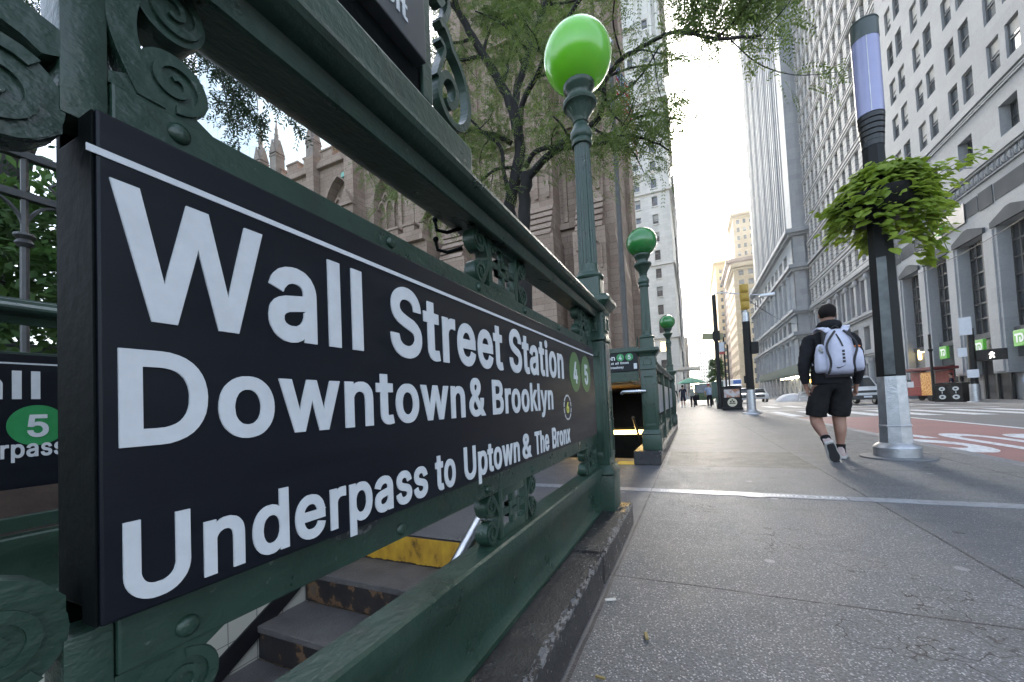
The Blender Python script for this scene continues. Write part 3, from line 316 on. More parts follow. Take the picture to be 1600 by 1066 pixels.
def stone_black():
    n = NT('tarred_granite'); a = n.noise(45, 6); b = n.noise(9, 5); v = n.voro(60)
    c = n.ramp(b, [(.3, (.008, .008, .010)), (.6, (.018, .018, .020)), (.8, (.04, .04, .043))])
    c = n.mix(n.ramp(a, [(.62, 0), (.7, .35)]), c, (.14, .14, .145))
    edge_highlight = n.math('MULTIPLY', n.math('MULTIPLY', n.math('GREATER_THAN', n.z, .125), n.math('GREATER_THAN', n.math('ADD', n.x, n.math('MULTIPLY', n.noise(9, 6), .06)), -.375)), n.math('GREATER_THAN', n.noise(38, 5), .5)); c = n.mix(n.math('MULTIPLY', edge_highlight, .7), c, (.24, .24, .25))  # pale streaks along the outer top edge: gloss highlights painted into the colour
    n.bump(n.math('ADD', n.math('ADD', a, n.noise(130, 3)), n.math('MULTIPLY', b, 1.2)), 1.0, .014)
    return n.set(Base_Color=c, Roughness=n.ramp(a, [(.3, .10), (.7, .30)]), Specular_IOR_Level=.7)
STONE = stone_black()
STEEL = mat('brushed_steel', (.55, .57, .6), .28, metal=1, col2=(.45, .47, .5), scale=12, bump=.1, bscale=90)
ALU = mat('silver_paint', (.50, .51, .53), .34, metal=.85, col2=(.38, .39, .41), scale=9, bump=.35, bscale=60)
# ================================================================== near railing
RX = -.555          # centre plane of the railing
rail = empty('subway_railing', (RX, 1.2, .145), 0, 'green iron railing nearest the camera, its scroll panels above and below the sign', 'railing', 'subway railings')
def rl(x, y, z): return (x-RX, y-1.2, z-.145)
RAILPROF = [(-.625, 1.338), (-.600, 1.333), (-.512, 1.307), (-.507, 1.309), (-.503, 1.330), (-.497, 1.338), (-.482, 1.338), (-.472, 1.342), (-.460, 1.348), (-.454, 1.357), (-.455, 1.366), (-.463, 1.375), (-.474, 1.381), (-.478, 1.392), (-.497, 1.398), (-.500, 1.404), (-.610, 1.404), (-.618, 1.392), (-.648, 1.38), (-.65, 1.352)]
def prof_rail(mb, prof, y0, y1, cx, flip=False):
    P = [((2*cx-x) if flip else x, z) for x, z in prof]
    mb.extr(P, y0, y1, 'y')
def shift(mb, d): mb.v = [(v[0]+d[0], v[1]+d[1], v[2]+d[2]) for v in mb.v]; return mb
OFFR = (-RX, -1.2, -.145)
mb = MB(); prof_rail(mb, RAILPROF, -.75, 2.405, RX); shift(mb, OFFR).build('top_rail', GREEN, rail, smooth=True, ang=28)
mb = MB(); mb.bbox(-.60, -.497, -.75, .905, 1.4055, 1.482, .004); shift(mb, OFFR).build('plinth_block', GREEN, rail)
BEAM = [(-.60, .15), (-.60, .398), (-.594, .404), (-.520, .404), (-.514, .398), (-.512, .370), (-.524, .335), (-.535, .30), (-.540, .20), (-.530, .172), (-.522, .165), (-.522, .15)]
mb = MB(); mb.extr(BEAM, -.75, 2.405, 'y'); shift(mb, OFFR).build('bottom_rail', GREEN, rail, smooth=True, ang=35)
mb = MB(); mb.bbox(-.585, -.535, .200, 2.38, .548, .625, .003); mb.bbox(-.585, -.535, .200, 2.38, 1.09, 1.158, .003); shift(mb, OFFR).build('sign_frame', GREEN, rail)
for yy in (.26, .62, .98, 1.32, 1.72, 2.1):
    for zz in (1.138, .568):
        m2 = MB(); m2.sphere((0, 0, 0), .012, 12, 8, sc=(.55, 1, 1)); shift(m2, (-.534-RX, yy-1.2, zz-.145)).build('bolt', GREEN, rail, smooth=True)
def scroll_lobe(mb, cy, cz, r, x0, x1, turns=1.6, sgn=1, start=0.0):
    """thick disc with a raised spiral band on both faces"""
    n = 26
    disc = [(cy+r*math.cos(2*math.pi*k/n), cz+r*math.sin(2*math.pi*k/n)) for k in range(n)]
    mb.extr(disc, x0+.003, x1-.003, 'x')
    for face, xs in ((1, x1-.003), (-1, x0+.003)):
        N = 40; w0 = r*.27; inner = []; outer = []
        for k in range(N+1):
            t = k/N; a = start+sgn*t*turns*2*math.pi; rr = r*(1-.80*t); ww = w0*(1-.45*t)
            outer.append((cy+rr*math.cos(a), cz+rr*math.sin(a))); inner.append((cy+(rr-ww)*math.cos(a), cz+(rr-ww)*math.sin(a)))
        h = .0045*face
        for k in range(N):
            a, b, c, d = outer[k], outer[k+1], inner[k+1], inner[k]
            V = [(xs, *a), (xs, *b), (xs, *c), (xs, *d), (xs+h, *a), (xs+h, *b), (xs+h, *c), (xs+h, *d)]
            mb.add(V, [(4, 5, 6, 7), (0, 1, 5, 4), (2, 3, 7, 6)]+([(3, 0, 4, 7)] if k == 0 else [])+([(1, 2, 6, 5)] if k == N-1 else []))
def scroll_pair(mb, y_edge, y_out, z0, z1, x0, x1):
    """two volutes joined by a stem against y_edge (stile side), curling out towards y_out"""
    d = 1 if y_out > y_edge else -1; H = z1-z0; r = min(abs(y_out-y_edge)*.42, H*.235)
    cy = y_out-d*r
    st = (0 if d > 0 else math.pi)
    scroll_lobe(mb, cy, z1-r*1.02, r, x0, x1, sgn=-d*1, start=math.pi/2 if d > 0 else math.pi/2)
    scroll_lobe(mb, cy, z0+r*1.02, r, x0, x1, sgn=d*1, start=-math.pi/2)
    # stem: bowed bar along the stile linking the outer rims
    pts = []; N = 14
    for k in range(N+1):
        t = k/N; z = z0+H*(.04+.92*t); s = math.sin(math.pi*t)
        pts.append((cy-d*(r*.15+(abs(cy-y_edge)-r*.15)*s*.96), z))
    wv = r*.42
    L = []; Rr = []
    for k, (y, z) in enumerate(pts):
        a = pts[max(k-1, 0)]; b = pts[min(k+1, N)]; ty, tz = b[0]-a[0], b[1]-a[1]; l = math.hypot(ty, tz); ny, nz = -tz/l, ty/l
        w_ = wv*(.75+.35*abs(1-2*k/N)); L.append((y+ny*w_/2, z+nz*w_/2)); Rr.append((y-ny*w_/2, z-nz*w_/2))
    for k in range(N):
        a, b, c, e = L[k], L[k+1], Rr[k+1], Rr[k]
        V = [(x0, *a), (x0, *b), (x0, *c), (x0, *e), (x1, *a), (x1, *b), (x1, *c), (x1, *e)]
        mb.add(V, [(0, 1, 2, 3), (4, 7, 6, 5), (0, 4, 5, 1), (3, 2, 6, 7)])
def lattice(mb, y0, y1, z0, z1, x0, x1):
    W, H = y1-y0, z1-z0; t = W*.115; th = t*.8
    def b(a0, a1, c0, c1, e=0): mb.bbox(x0+e, x1-e, y0+W*a0, y0+W*a1, z0+H*c0, z0+H*c1, .0012)
    tw = t/W; thh = t/H
    b(0, tw, 0, 1); b(1-tw, 1, 0, 1); b(tw, 1-tw, 0, thh, .0008); b(tw, 1-tw, 1-thh, 1, .0008)
    # central square ring with pinwheel arms
    c0, c1 = .32, .68; d0, d1 = .34, .66
    b(c0, c0+tw*.85, d0, d1, .0012); b(c1-tw*.85, c1, d0, d1, .0012); b(c0, c1, d0, d0+thh*.8, .0016); b(c0, c1, d1-thh*.8, d1, .0016)
    b(.5-tw*.45, .5+tw*.45, d1-.01, 1-thh, .002); b(.5-tw*.45, .5+tw*.45, thh, d0+.01, .002)
    b(tw, c0+.01, .5-thh*.4, .5+thh*.4, .0024); b(c1-.01, 1-tw, .5-thh*.4, .5+thh*.4, .0024)
    b(tw, c0-.06, d1+.07, d1+.07+thh*.7, .0028); b(c1+.06, 1-tw, d0-.07-thh*.7, d0-.07, .0028)
def scroll_panel(parent, x0, x1, y0, y1, z0, z1, off, left=True, right=True, lat=(.215, .785)):
    mb = MB(); W = y1-y0
    a, b = y0+W*lat[0], y0+W*lat[1]
    lattice(mb, a, b, z0, z1, x0+.018, x1)
    if left: scroll_pair(mb, a, y0, z0, z1, x0-.001, x1+.001)
    if right: scroll_pair(mb, b, y1, z0, z1, x0-.001, x1+.001)
    shift(mb, off); return mb.build('scroll_panel', GREEN, parent, smooth=True, ang=30)
PX0, PX1 = -.578, -.540
for (y0, y1) in ((.975, 1.355), (2.07, 2.45)):
    lf, rf = True, y1 < 2.3
    scroll_panel(rail, PX0, PX1, y0, y1 if rf else y0+.38, 1.1585, 1.322, OFFR, lf, rf)
    scroll_panel(rail, PX0, PX1, y0, y1 if rf else y0+.38, .4045, .5475, OFFR, lf, rf)
# big end panels beside the camera: stile with volutes on both sides
def end_panel(z0, z1, up):
    mb = MB(); x0, x1 = -.582, -.536
    s = 1 if up else -1
    zi, zo = (z0, z1) if up else (z1, z0)     # zi: edge next to the sign level
    H = z1-z0
    mb.bbox(x0+.001, x1-.001, .163, .1985, min(zi-s*.055, zo), max(zi-s*.055, zo), .003)
    # right-hand pair
    scroll_lobe(mb, .258, zi+s*.040, .036, x0, x1, sgn=s, start=-s*math.pi/2)
    scroll_lobe(mb, .256, zo-s*.036, .036, x0, x1, sgn=-s, start=s*math.pi/2)
    N = 12; P = []
    for k in range(N+1):
        t = k/N; z = zi+(zo-zi)*(.02+.96*t); P.append((.235-.026*math.sin(math.pi*t), z))
    for k in range(N):
        (ya, za), (yb, zb) = P[k], P[k+1]; wv = .013
        V = [(x0, ya-wv, za), (x0, yb-wv, zb), (x0, yb+wv, zb), (x0, ya+wv, za)]; V += [(x1, a[1], a[2]) for a in V]
        mb.add(V, [(0, 1, 2, 3), (4, 7, 6, 5), (0, 4, 5, 1), (3, 2, 6, 7)])
    # stem ends sweep to both sides
    mb.extr([(.1985, zi+s*.000), (.30, zi), (.275, zi+s*.014), (.235, zi+s*.030), (.1985, zi+s*.012)], x0+.002, x1-.002, 'x')
    mb.extr([(.1985, zo), (.1985, zo-s*.012), (.225, zo-s*.03), (.27, zo-s*.012), (.30, zo)], x0+.002, x1-.002, 'x')
    # left bracket with its large volute hanging past the sign level
    f_ = 1 if up else 1.25; zz = lambda v: zi+s*(v-1.158)*f_
    scroll_lobe(mb, .122, zz(1.104), .046, x0, x1, sgn=s, start=s*.9, turns=1.8)
    mb.extr([(.166, zz(1.082)), (.166, zz(1.120)), (.152, zz(1.126)), (.140, zz(1.138)), (.128, zz(1.150)), (.10, zz(1.154)), (.10, zz(1.058)), (.128, zz(1.0585)), (.150, zz(1.066))], x0+.004, x1-.004, 'x')
    mb.extr([(.166, zz(1.157)), (.166, zz(1.182)), (.150, zz(1.187)), (.12, zz(1.196)), (.06, zz(1.205)), (.06, zz(1.178)), (.11, zz(1.168)), (.140, zz(1.158)), (.152, zz(1.150))], x0+.0015, x1-.0015, 'x')
    scroll_lobe(mb, .020, zi+s*.03, .05, x0, x1, sgn=-s, start=0)
    mb.bbox(x0+.003, x1-.003, -.06, -.025, z0, z1, .003)
    shift(mb, OFFR).build('scroll_panel', GREEN, rail, smooth=True, ang=30)
end_panel(1.158, 1.322, True); end_panel(.4045, .5475, False)
scroll_panel(rail, PX0, PX1, -.62, -.24, 1.1585, 1.322, OFFR); scroll_panel(rail, PX0, PX1, -.62, -.24, .4045, .5475, OFFR)
# ------------------------------------------------------------------ lettered sign
SX = -.505
def sign_fn(x, d=1): return lambda u, v, h: (x+h*1.0, u, v)
def big_sign(name, x, y0, y1, z0, z1, label, depth, group=None):
    e = empty(name, (x-depth/2, (y0+y1)/2, z0), 0, label, 'sign', group)
    ox = (-(x-depth/2), -(y0+y1)/2, -z0)
    mb = MB(); mb.bbox(x-depth, x, y0, y1, z0, z1, .003); shift(mb, ox).build('sign_box', SIGNB, e)
    return e, ox
sg, ox = big_sign('station_sign', SX, .177, 2.243, .613, 1.103, 'long black station sign nearest the camera, three lines of large white lettering', .03)
fn = sign_fn(SX+.0012)
def letter(parent, ox, rows, mt, name='lettering', fn=fn, label=None):
    for txt, u0, u1, base, cap in rows:
        mb = MB(); word(mb, txt, u0, u1, base, cap, fn, .0011); o = shift(mb, ox).build(name, mt, parent, fix=False)
        if label: o['label'] = 'word %s in white letters' % ('and sign' if txt == '&' else txt)
    return o
L1 = [('Wall', .186, .507), ('Street', .575, 1.052), ('Station', 1.100, 1.653)]
L2 = [('Downtown', .191, .828), ('&', .850, .932), ('Brooklyn', .975, 1.492)]
L3 = [('Underpass', .193, .669), ('to', .698, .774), ('Uptown', .814, 1.142), ('&', 1.168, 1.244), ('The', 1.277, 1.422), ('Bronx', 1.463, 1.706)]
letter(sg, ox, [(a, b, c, .908, .131) for a, b, c in L1], WHITE, label='line of lettering reading Wall Street Station')
letter(sg, ox, [(a, b, c, .7795, .0935) for a, b, c in L2], WHITE, label='line of lettering reading Downtown & Brooklyn')
letter(sg, ox, [(a, b, c, .6275, .0765) for a, b, c in L3], WHITE, label='line of lettering reading Underpass to Uptown & The Bronx')
mb = MB(); mb.box(SX+.0002, SX+.0014, .170, 2.243, 1.0575, 1.0645); shift(mb, ox).build('stripe', WHITE, sg)
def disc(mb, cy, cz, ry, rz, x0, x1, n=40): mb.extr([(cy+ry*math.cos(2*math.pi*k/n), cz+rz*math.sin(2*math.pi*k/n)) for k in range(n)], x0, x1, 'x')
for ch, cy in (('4', 1.841), ('5', 2.048)):
    mb = MB(); disc(mb, cy, .944, .095, .095, SX+.0002, SX+.0013); c = shift(mb, ox).build('route_circle', CIRC, sg)
    mb = MB(); word(mb, ch, cy-.034, cy+.034, .893, .100, sign_fn(SX+.0026), .001); o = shift(mb, ox).build('numeral', WHITE, c, fix=False)
mb = MB()
for k in range(12):
    a0, a1 = 2*math.pi*(k+.12)/12, 2*math.pi*(k+.88)/12; P = []
    for j in range(4): a = a0+(a1-a0)*j/3; P.append((1.69+.056*math.cos(a), .779+.056*math.sin(a)))
    for j in range(3, -1, -1): a = a0+(a1-a0)*j/3; P.append((1.69+.049*math.cos(a), .779+.049*math.sin(a)))
    mb.extr(P, SX+.0002, SX+.0012, 'x')
c = shift(mb, ox).build('dashed_ring', WHITE, sg)
mb = MB(); word(mb, '6', 1.672, 1.708, .756, .046, sign_fn(SX+.0012), .001); shift(mb, ox).build('numeral', YEL6, c, fix=False)
# torn sticker under the sign
STK = mat('sticker_vinyl', (.02, .024, .028), .35, col2=(.10, .105, .10), scale=60, contrast=(.5, .62))
st = MB(); pts = [(.425, .622), (.44, .606), (.475, .594), (.52, .589), (.555, .596), (.575, .607), (.572, .622)]
st.extr([(y, z) for y, z in pts], -.5335, -.5318, 'x'); so_ = st.build('torn_sticker', STK)
tag(so_, 'torn dark oval sticker stuck on the lower edge of the long black sign', 'sticker')
mb = MB(); word(mb, 'ENTIAL TICKET', .455, .565, .606, .009, sign_fn(-.5312), .0004); mb.build('lettering', WHITE, so_, fix=False)
# ------------------------------------------------------------------ lamp posts
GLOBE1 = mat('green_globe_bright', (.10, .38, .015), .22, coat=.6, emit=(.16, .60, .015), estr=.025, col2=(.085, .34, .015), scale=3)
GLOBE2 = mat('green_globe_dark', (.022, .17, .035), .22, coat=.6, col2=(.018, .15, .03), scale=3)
def panel_box(mb, hx, z0, z1):
    mb.bbox(-hx, hx, -hx, hx, z0, z1, .005)
def lamp_post(x, y, s, label, gm, hz, zb=.145, gr=.205, dz=0, globe=True):
    """s: half width of the pedestal; hz: centre height of the globe"""
    e = empty('lamp_post' if globe else 'railing_post', (x, y, zb), 0, label, 'lamp post' if globe else 'post', 'green globe lamp posts of the subway entrances' if globe else 'green posts ending the far railings')
    z = lambda v: v-zb
    mb = MB()
    mb.bbox(-s, s, -s, s, 0, z(.355), .008)
    mb.lathe([(s*1.0, z(.355)), (s*1.08, z(.362)), (s*1.08, z(.375)), (s*.86, z(.415))], n=32, sq=14)
    panel_box(mb, s*.80, z(.415), z(1.165)); 
    # recessed panel look: frames proud of the shaft faces
    for k in range(4):
        M = Matrix.Rotation(k*math.pi/2, 4, 'Z'); h = s*.80
        for (a0, a1, c0, c1) in ((-h*.78, -h*.60, .46, 1.10), (h*.60, h*.78, .46, 1.10), (-h*.60, h*.60, .46, .49), (-h*.60, h*.60, 1.07, 1.10)):
            mb.bbox(a0, a1, -h-.006, -h+.002, z(c0), z(c1), .002, M=M)
        for (a0, a1, c0, c1) in ((-h*.62, -h*.42, 1.225, 1.315), (h*.42, h*.62, 1.225, 1.315), (-h*.42, h*.42, 1.225, 1.237), (-h*.42, h*.42, 1.303, 1.315)):
            mb.bbox(a0, a1, -h-.012, -h-.002, z(c0), z(c1), .0015, M=M)
    mb.lathe([(s*.86, z(1.165)), (s*.93, z(1.172)), (s*.93, z(1.185)), (s*.86, z(1.20)), (s*.86, z(1.335)), (s*.95, z(1.345)), (s*.98, z(1.36)), (s*1.22, z(1.385)), (s*1.32, z(1.40)), (s*1.32, z(1.422)), (s*1.22, z(1.438)), (s*.85, z(1.445))], n=40, sq=14)
    mb.build('pedestal', GREEN, e, smooth=True, ang=32)
    mb = MB(); q = s*.74
    mb.lathe([(q, z(1.445)), (q*1.0, z(1.55)), (q*1.0, z(1.562))], n=40, sq=12)
    mb.lathe([(q*.8, z(1.560)), (q*1.12, z(1.566)), (q*1.18, z(1.578)), (q*1.10, z(1.592)), (q*.86, z(1.603)), (q*.82, z(1.62))], n=32)
    mb.build('pedestal_block', GREEN, e, smooth=True, ang=30)
    if not globe: return e
    t = hz-.585    # top of the fluted shaft
    mb = MB(); r0, r1 = .060, .049
    mb.lathe([(r0, z(1.615)), (r0, z(1.66)), (r0, z(1.665)), (r0+(r1-r0)*.5, z((1.66+t)/2)), (r1, z(t-.02)), (r1, z(t))], n=36, flute=(z(1.662), z(t-.01), .10))
    mb.build('fluted_shaft', GREEN, e, smooth=True, ang=20)
    mb = MB(); pr = [(.050, 0), (.062, .004), (.066, .018), (.060, .03), (.058, .04), (.066, .052), (.071, .072), (.066, .10), (.050, .125), (.044, .15), (.050, .158), (.044, .165), (.056, .20), (.082, .24), (.094, .262), (.104, .27), (.110, .285), (.106, .30), (.092, .306), (.070, .314), (.066, .335), (.076, .36), (.094, .385), (.100, .40), (.100, .415)]
    k = (hz-gr*.86-t)/.415; 
    mb.lathe([(a, z(t)+b*k) for a, b in pr], n=36, flute=(z(t)+.166*k, z(t)+.263*k, .07))
    mb.build('capital', GREEN, e, smooth=True, ang=35)
    mb = MB(); mb.sphere((0, 0, z(hz)), gr, 40, 28, sc=(1, 1, .97)); mb.build('globe', gm, e, smooth=True, ang=180)
    return e
lp1 = lamp_post(-.560, 2.485, .108, 'tall green lamp post with the largest, brightest globe, ending the near railing', GLOBE1, 3.02, gr=.215)
# metal notice plate screwed to the street face of the first post
nm = mat('worn_steel_plate', (.22, .24, .25), .35, metal=.8, col2=(.10, .11, .12), scale=70, contrast=(.4, .6))
mb = MB(); mb.bbox(.0895, .0935, -.06, .05, .86-.145, 1.15-.145, .001); mb.build('notice_plate', nm, lp1)
# ------------------------------------------------------------------ upper small sign on the top rail
mb = MB(); mb.bbox(-.5345, -.5068, .1745, .1769, .614, 1.101, .001); shift(mb, ox).build('end_cover', CHAN, sg)
mb = MB(); mb.bbox(-.592, -.5352, .1775, .1995, .6255, 1.0895, .003); shift(mb, ox).build('end_cover', CHAN, sg)
mb = MB(); mb.bbox(-.597, -.5865, .1780, .215, .56, 1.15, .002); shift(mb, ox).build('end_cover', CHAN, sg)
up = empty('overhead_notice', (-.55, .45, 1.482), 0, 'dark framed notice standing on top of the near railing, showing the letters isit', 'sign')
ou = (.55, -.45, -1.482)
FX = -.548
mb = MB(); mb.bbox(FX-.03, FX, -.3, .808, 1.4825, 1.552, .003); mb.bbox(FX-.0295, FX+.0005, .770, .8085, 1.5525, 2.05, .003); mb.bbox(FX-.03, FX, -.3, -.265, 1.5525, 2.05, .003); mb.bbox(FX-.03, FX, -.3, .808, 2.0505, 2.09, .003)
shift(mb, ou).build('frame', GREEN, up)
mb = MB(); mb.bbox(FX-.028, FX-.006, -.262, .767, 1.5525, 1.61, .003); shift(mb, ou).build('back_plate', CHAN, up)
mb = MB(); mb.bbox(FX-.055, FX+.022, -.26, .757, 1.612, 2.045, .004); pn = shift(mb, ou).build('notice_panel', mat('notice_grey', (.045, .048, .052), .42, col2=(.06, .064, .068), scale=30), up)
mb = MB(); word(mb, 'isit', .598, .690, 1.652, .046, sign_fn(FX+.0232), .0008); shift(mb, ou).build('lettering', WHITE, pn, fix=False)
mb = MB(); mb.bbox(FX-.015, FX-.006, .758, .769, 1.553, 2.04, .001); shift(mb, ou).build('spacer', CHAN, up)
# side scroll bracket: swept band following a curve in the y-z plane
def band_curve(mb, pts, th, x0, x1):
    N = len(pts); A = []; B = []
    for k in range(N):
        a = pts[max(k-1, 0)]; b = pts[min(k+1, N-1)]; ty, tz = b[0]-a[0], b[1]-a[1]; l = math.hypot(ty, tz) or 1; ny, nz = -tz/l, ty/l
        t = th[k] if isinstance(th, list) else th; A.append((pts[k][0]+ny*t/2, pts[k][1]+nz*t/2)); B.append((pts[k][0]-ny*t/2, pts[k][1]-nz*t/2))
    for k in range(N-1):
        V = [(x0, *A[k]), (x0, *A[k+1]), (x0, *B[k+1]), (x0, *B[k])]; V += [(x1, v[1], v[2]) for v in V]
        f = [(0, 1, 2, 3), (4, 7, 6, 5), (0, 4, 5, 1), (3, 2, 6, 7)]
        if k == 0: f.append((0, 3, 7, 4))
        if k == N-2: f.append((1, 5, 6, 2))
        mb.add(V, f)
def spiral(cy, cz, r0, r1, a0, a1, n=22): return [(cy+(r0+(r1-r0)*k/n)*math.cos(a0+(a1-a0)*k/n), cz+(r0+(r1-r0)*k/n)*math.sin(a0+(a1-a0)*k/n)) for k in range(n+1)]
mb = MB()
XB = FX-.015
def yz(L): return [(ax(px, py, XB).y, ax(px, py, XB).z) for px, py in L]
def smooth2(P, n=4):
    out = []
    for i in range(len(P)-1):
        p0, p1, p2, p3 = P[max(i-1, 0)], P[i], P[i+1], P[min(i+2, len(P)-1)]
        for k in range(n): t = k/n; out.append(tuple(.5*(2*b+(c-a)*t+(2*a-5*b+4*c-d)*t*t+(3*b-a-3*c+d)*t**3) for a, b, c, d in zip(p0, p1, p2, p3)))
    return out+[P[-1]]
band_curve(mb, smooth2(yz([(683, 36), (690, 44), (697, 62), (703, 82), (714, 108), (723, 138), (728, 170), (725, 195), (714, 203), (700, 192), (689, 172), (682, 150), (683, 128), (691, 119), (701, 127), (708, 146), (707, 164), (698, 168), (694, 156)])), .019, FX-.028, FX-.002)
band_curve(mb, smooth2(yz([(683, 40), (692, 30), (696, 12), (690, -8), (679, -22), (676, -5), (682, 8), (688, 2)])), .017, FX-.0275, FX-.0025)
band_curve(mb, smooth2(yz([(682, 62), (690, 80), (683, 105), (679, 120)])), .012, FX-.027, FX-.003)
shift(mb, ou).build('scroll_bracket', GREEN, up, smooth=True, ang=30)
# ------------------------------------------------------------------ tarred stone plinth under the near railing
def stone_kerb(name, x0, x1, y0, y1, h, label, cuts):
    e = None; prev = y0; parts = []
    for c in cuts+[y1]:
        bm = bmesh.new(); bmesh.ops.create_cube(bm, size=1)
        for v in bm.verts: v.co = Vector(((x0+x1)/2+v.co.x*(x1-x0), (prev+c)/2+v.co.y*(c-prev-.004), h/2+v.co.z*(h)))
        bmesh.ops.bevel(bm, geom=bm.edges[:], offset=.010, segments=2, affect='EDGES')
        n = max(2, int((c-prev)/.04))
        bmesh.ops.bisect_plane
        for k in range(1, n):
            g = bm.verts[:]+bm.edges[:]+bm.faces[:]; bmesh.ops.bisect_plane(bm, geom=g, plane_co=(0, prev+(c-prev)*k/n, 0), plane_no=(0, 1, 0))
        for k in range(1, 5):
            g = bm.verts[:]+bm.edges[:]+bm.faces[:]; bmesh.ops.bisect_plane(bm, geom=g, plane_co=(x0+(x1-x0)*k/5, 0, 0), plane_no=(1, 0, 0))
        for k in range(1, 3):
            g = bm.verts[:]+bm.edges[:]+bm.faces[:]; bmesh.ops.bisect_plane(bm, geom=g, plane_co=(0, 0, h*k/3), plane_no=(0, 0, 1))
        for v in bm.verts:
            nv = noise.noise_vector(v.co*17)*.0045+noise.noise_vector(v.co*60)*.0022
            if v.co.z > .01: v.co += nv
        m = MB(); m.bm(bm); parts.append(m); prev = c
    allm = MB()
    for m in parts: allm.add(m.v, m.f)
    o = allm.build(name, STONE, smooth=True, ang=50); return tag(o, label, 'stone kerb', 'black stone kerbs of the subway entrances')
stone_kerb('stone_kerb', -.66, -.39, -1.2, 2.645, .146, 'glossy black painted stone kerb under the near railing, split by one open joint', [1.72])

# ================================================================== stair well, steps, far railing, second entrance
TREAD = None
def tread_mat():
    n = NT('step_tread'); a = n.noise(30, 5); d = n.voro(90)
    c = n.ramp(n.noise(5, 5), [(.3, (.070, .064, .062)), (.7, (.125, .116, .112))]); n.bump(n.math('ADD', d, a), .6, .004)
    return n.set(Base_Color=c, Roughness=.55)
def riser_mat():
    n = NT('rusted_riser'); a = n.noise(9, 6); c = n.ramp(a, [(.40, (.016, .015, .017)), (.56, (.03, .022, .02)), (.60, (.16, .085, .04)), (.68, (.10, .07, .05))]); n.bump(a, .5, .006)
    return n.set(Base_Color=c, Roughness=.5)
def yellow_mat():
    n = NT('yellow_riser'); a = n.noise(14, 6, sc=(1, 1, .6)); c = n.ramp(a, [(.30, (.10, .055, .012)), (.42, (.42, .22, .02)), (.7, (.62, .36, .03))])
    e = n.math('LESS_THAN', n.math('ADD', n.z, n.math('MULTIPLY', a, .05)), -.148); c = n.mix(e, c, (.05, .03, .015)); n.bump(a, .4, .005)
    return n.set(Base_Color=c, Roughness=.55)
TREAD, RISER, YEL = tread_mat(), riser_mat(), yellow_mat()
SX0, SX1 = -2.28, -.66
st = empty('staircase', (-1.4, 2.05, 0), 0, 'worn subway stairs going down behind the black sign, top riser painted yellow', 'staircase')
for k in range(12):
    yn = 2.045-.30*k; z = -.18*k
    if k > 0:
        mb = MB(); mb.bbox(SX0, SX1, yn-.012, yn+.3-.004, z-.035, z, .006); mb.build('tread', TREAD, st, loc=(1.4, -2.05, 0))
    mb = MB(); mb.box(SX0+.001, SX1-.001, yn, yn+.03, z-.18, z-.036 if k else z-.012)
    o = mb.build('riser', YEL if k == 0 else RISER, st, loc=(1.4, -2.05, 0))
    if k == 0: o['label'] = 'riser painted yellow'
TILE = NT('cream_tile')
jx = TILE.math('ADD', TILE.line(TILE.math('FRACT', TILE.math('MULTIPLY', TILE.y, 6.6)), .5, .03), TILE.line(TILE.math('FRACT', TILE.math('MULTIPLY', TILE.z, 6.6)), .5, .03))
TILE = TILE.set(Base_Color=TILE.mix(TILE.math('MINIMUM', jx, 1.0), (.62, .60, .52), (.2, .19, .17)), Roughness=.3)
mb = MB(); mb.box(-2.38, SX0-.001, -2.2, 2.35, -2.6, -.002, 0); mb.box(SX1+.001, -.62, -2.2, 2.35, -2.6, -.002, 0); mb.box(-2.38, -.62, -2.3, -2.2, -2.6, -.002)
tag(mb.build('stairwell_wall', TILE), kind='structure')
mb = MB(); mb.box(-2.38, -.62, -2.2, 2.4, -2.75, -2.6); tag(mb.build('stairwell_floor', TREAD), kind='structure')
# dark skirting strip beside the steps
mb = MB(); mb.extr([(2.0, -.02), (2.0, .0), (-1.6, -2.0), (-1.6, -2.25), (1.7, -.27)], SX0, SX0+.012, 'x'); mb.extr([(2.0, -.02), (2.0, .0), (-1.6, -2.0), (-1.6, -2.25), (1.7, -.27)], SX1-.012, SX1, 'x')
mb.build('skirting', mat('black_skirting', (.015, .015, .018), .35), st, loc=(1.4, -2.05, 0))
# handrail
hr = MB(); hr.tube([(-.80, 2.36, .68), (-.80, 2.12, .72), (-.80, 1.95, .67), (-.80, -.4, -.693)], .026, 16)
o = hr.build('handrail', STEEL, smooth=True, ang=80); tag(o, 'polished steel handrail sloping down the stairs behind the black sign', 'handrail')
for (y, z) in ((1.75, .554), (.4, -.229)):
    mb = MB(); mb.tube([(-.80, y, z-.015), (-.80, y, z-.06), (-.665, y, z-.06)], .009, 8); mb.build('bracket', STEEL, o, smooth=True)
# ------------------------------------------------------------------ far railing
FRX = -2.305
fr = empty('subway_railing', (FRX, 1.2, .145), 0, 'green iron railing across the stairs, seen left of the near sign', 'railing', 'subway railings')
OF2 = (-FRX, -1.2, -.145)
def mir(prof): return [(x-RX+FRX, z) for x, z in prof]
zs = lambda P, k=-.12: [(x, z+k) for x, z in P]
mb = MB(); mb.extr(zs(mir(RAILPROF), -.125), -.9, 2.405, 'y'); shift(mb, OF2).build('top_rail', GREEN, fr, smooth=True, ang=28)
mb = MB(); mb.extr([(x, z) for x, z in mir(BEAM)], -.9, 2.405, 'y'); shift(mb, OF2).build('bottom_rail', GREEN, fr, smooth=True, ang=35)
mb = MB(); mb.bbox(FRX-.03, FRX+.012, -.3, 2.38, 1.04, 1.085, .003); mb.bbox(FRX-.03, FRX+.012, -.3, 2.38, .42, .47, .003); shift(mb, OF2).build('sign_frame', GREEN, fr)
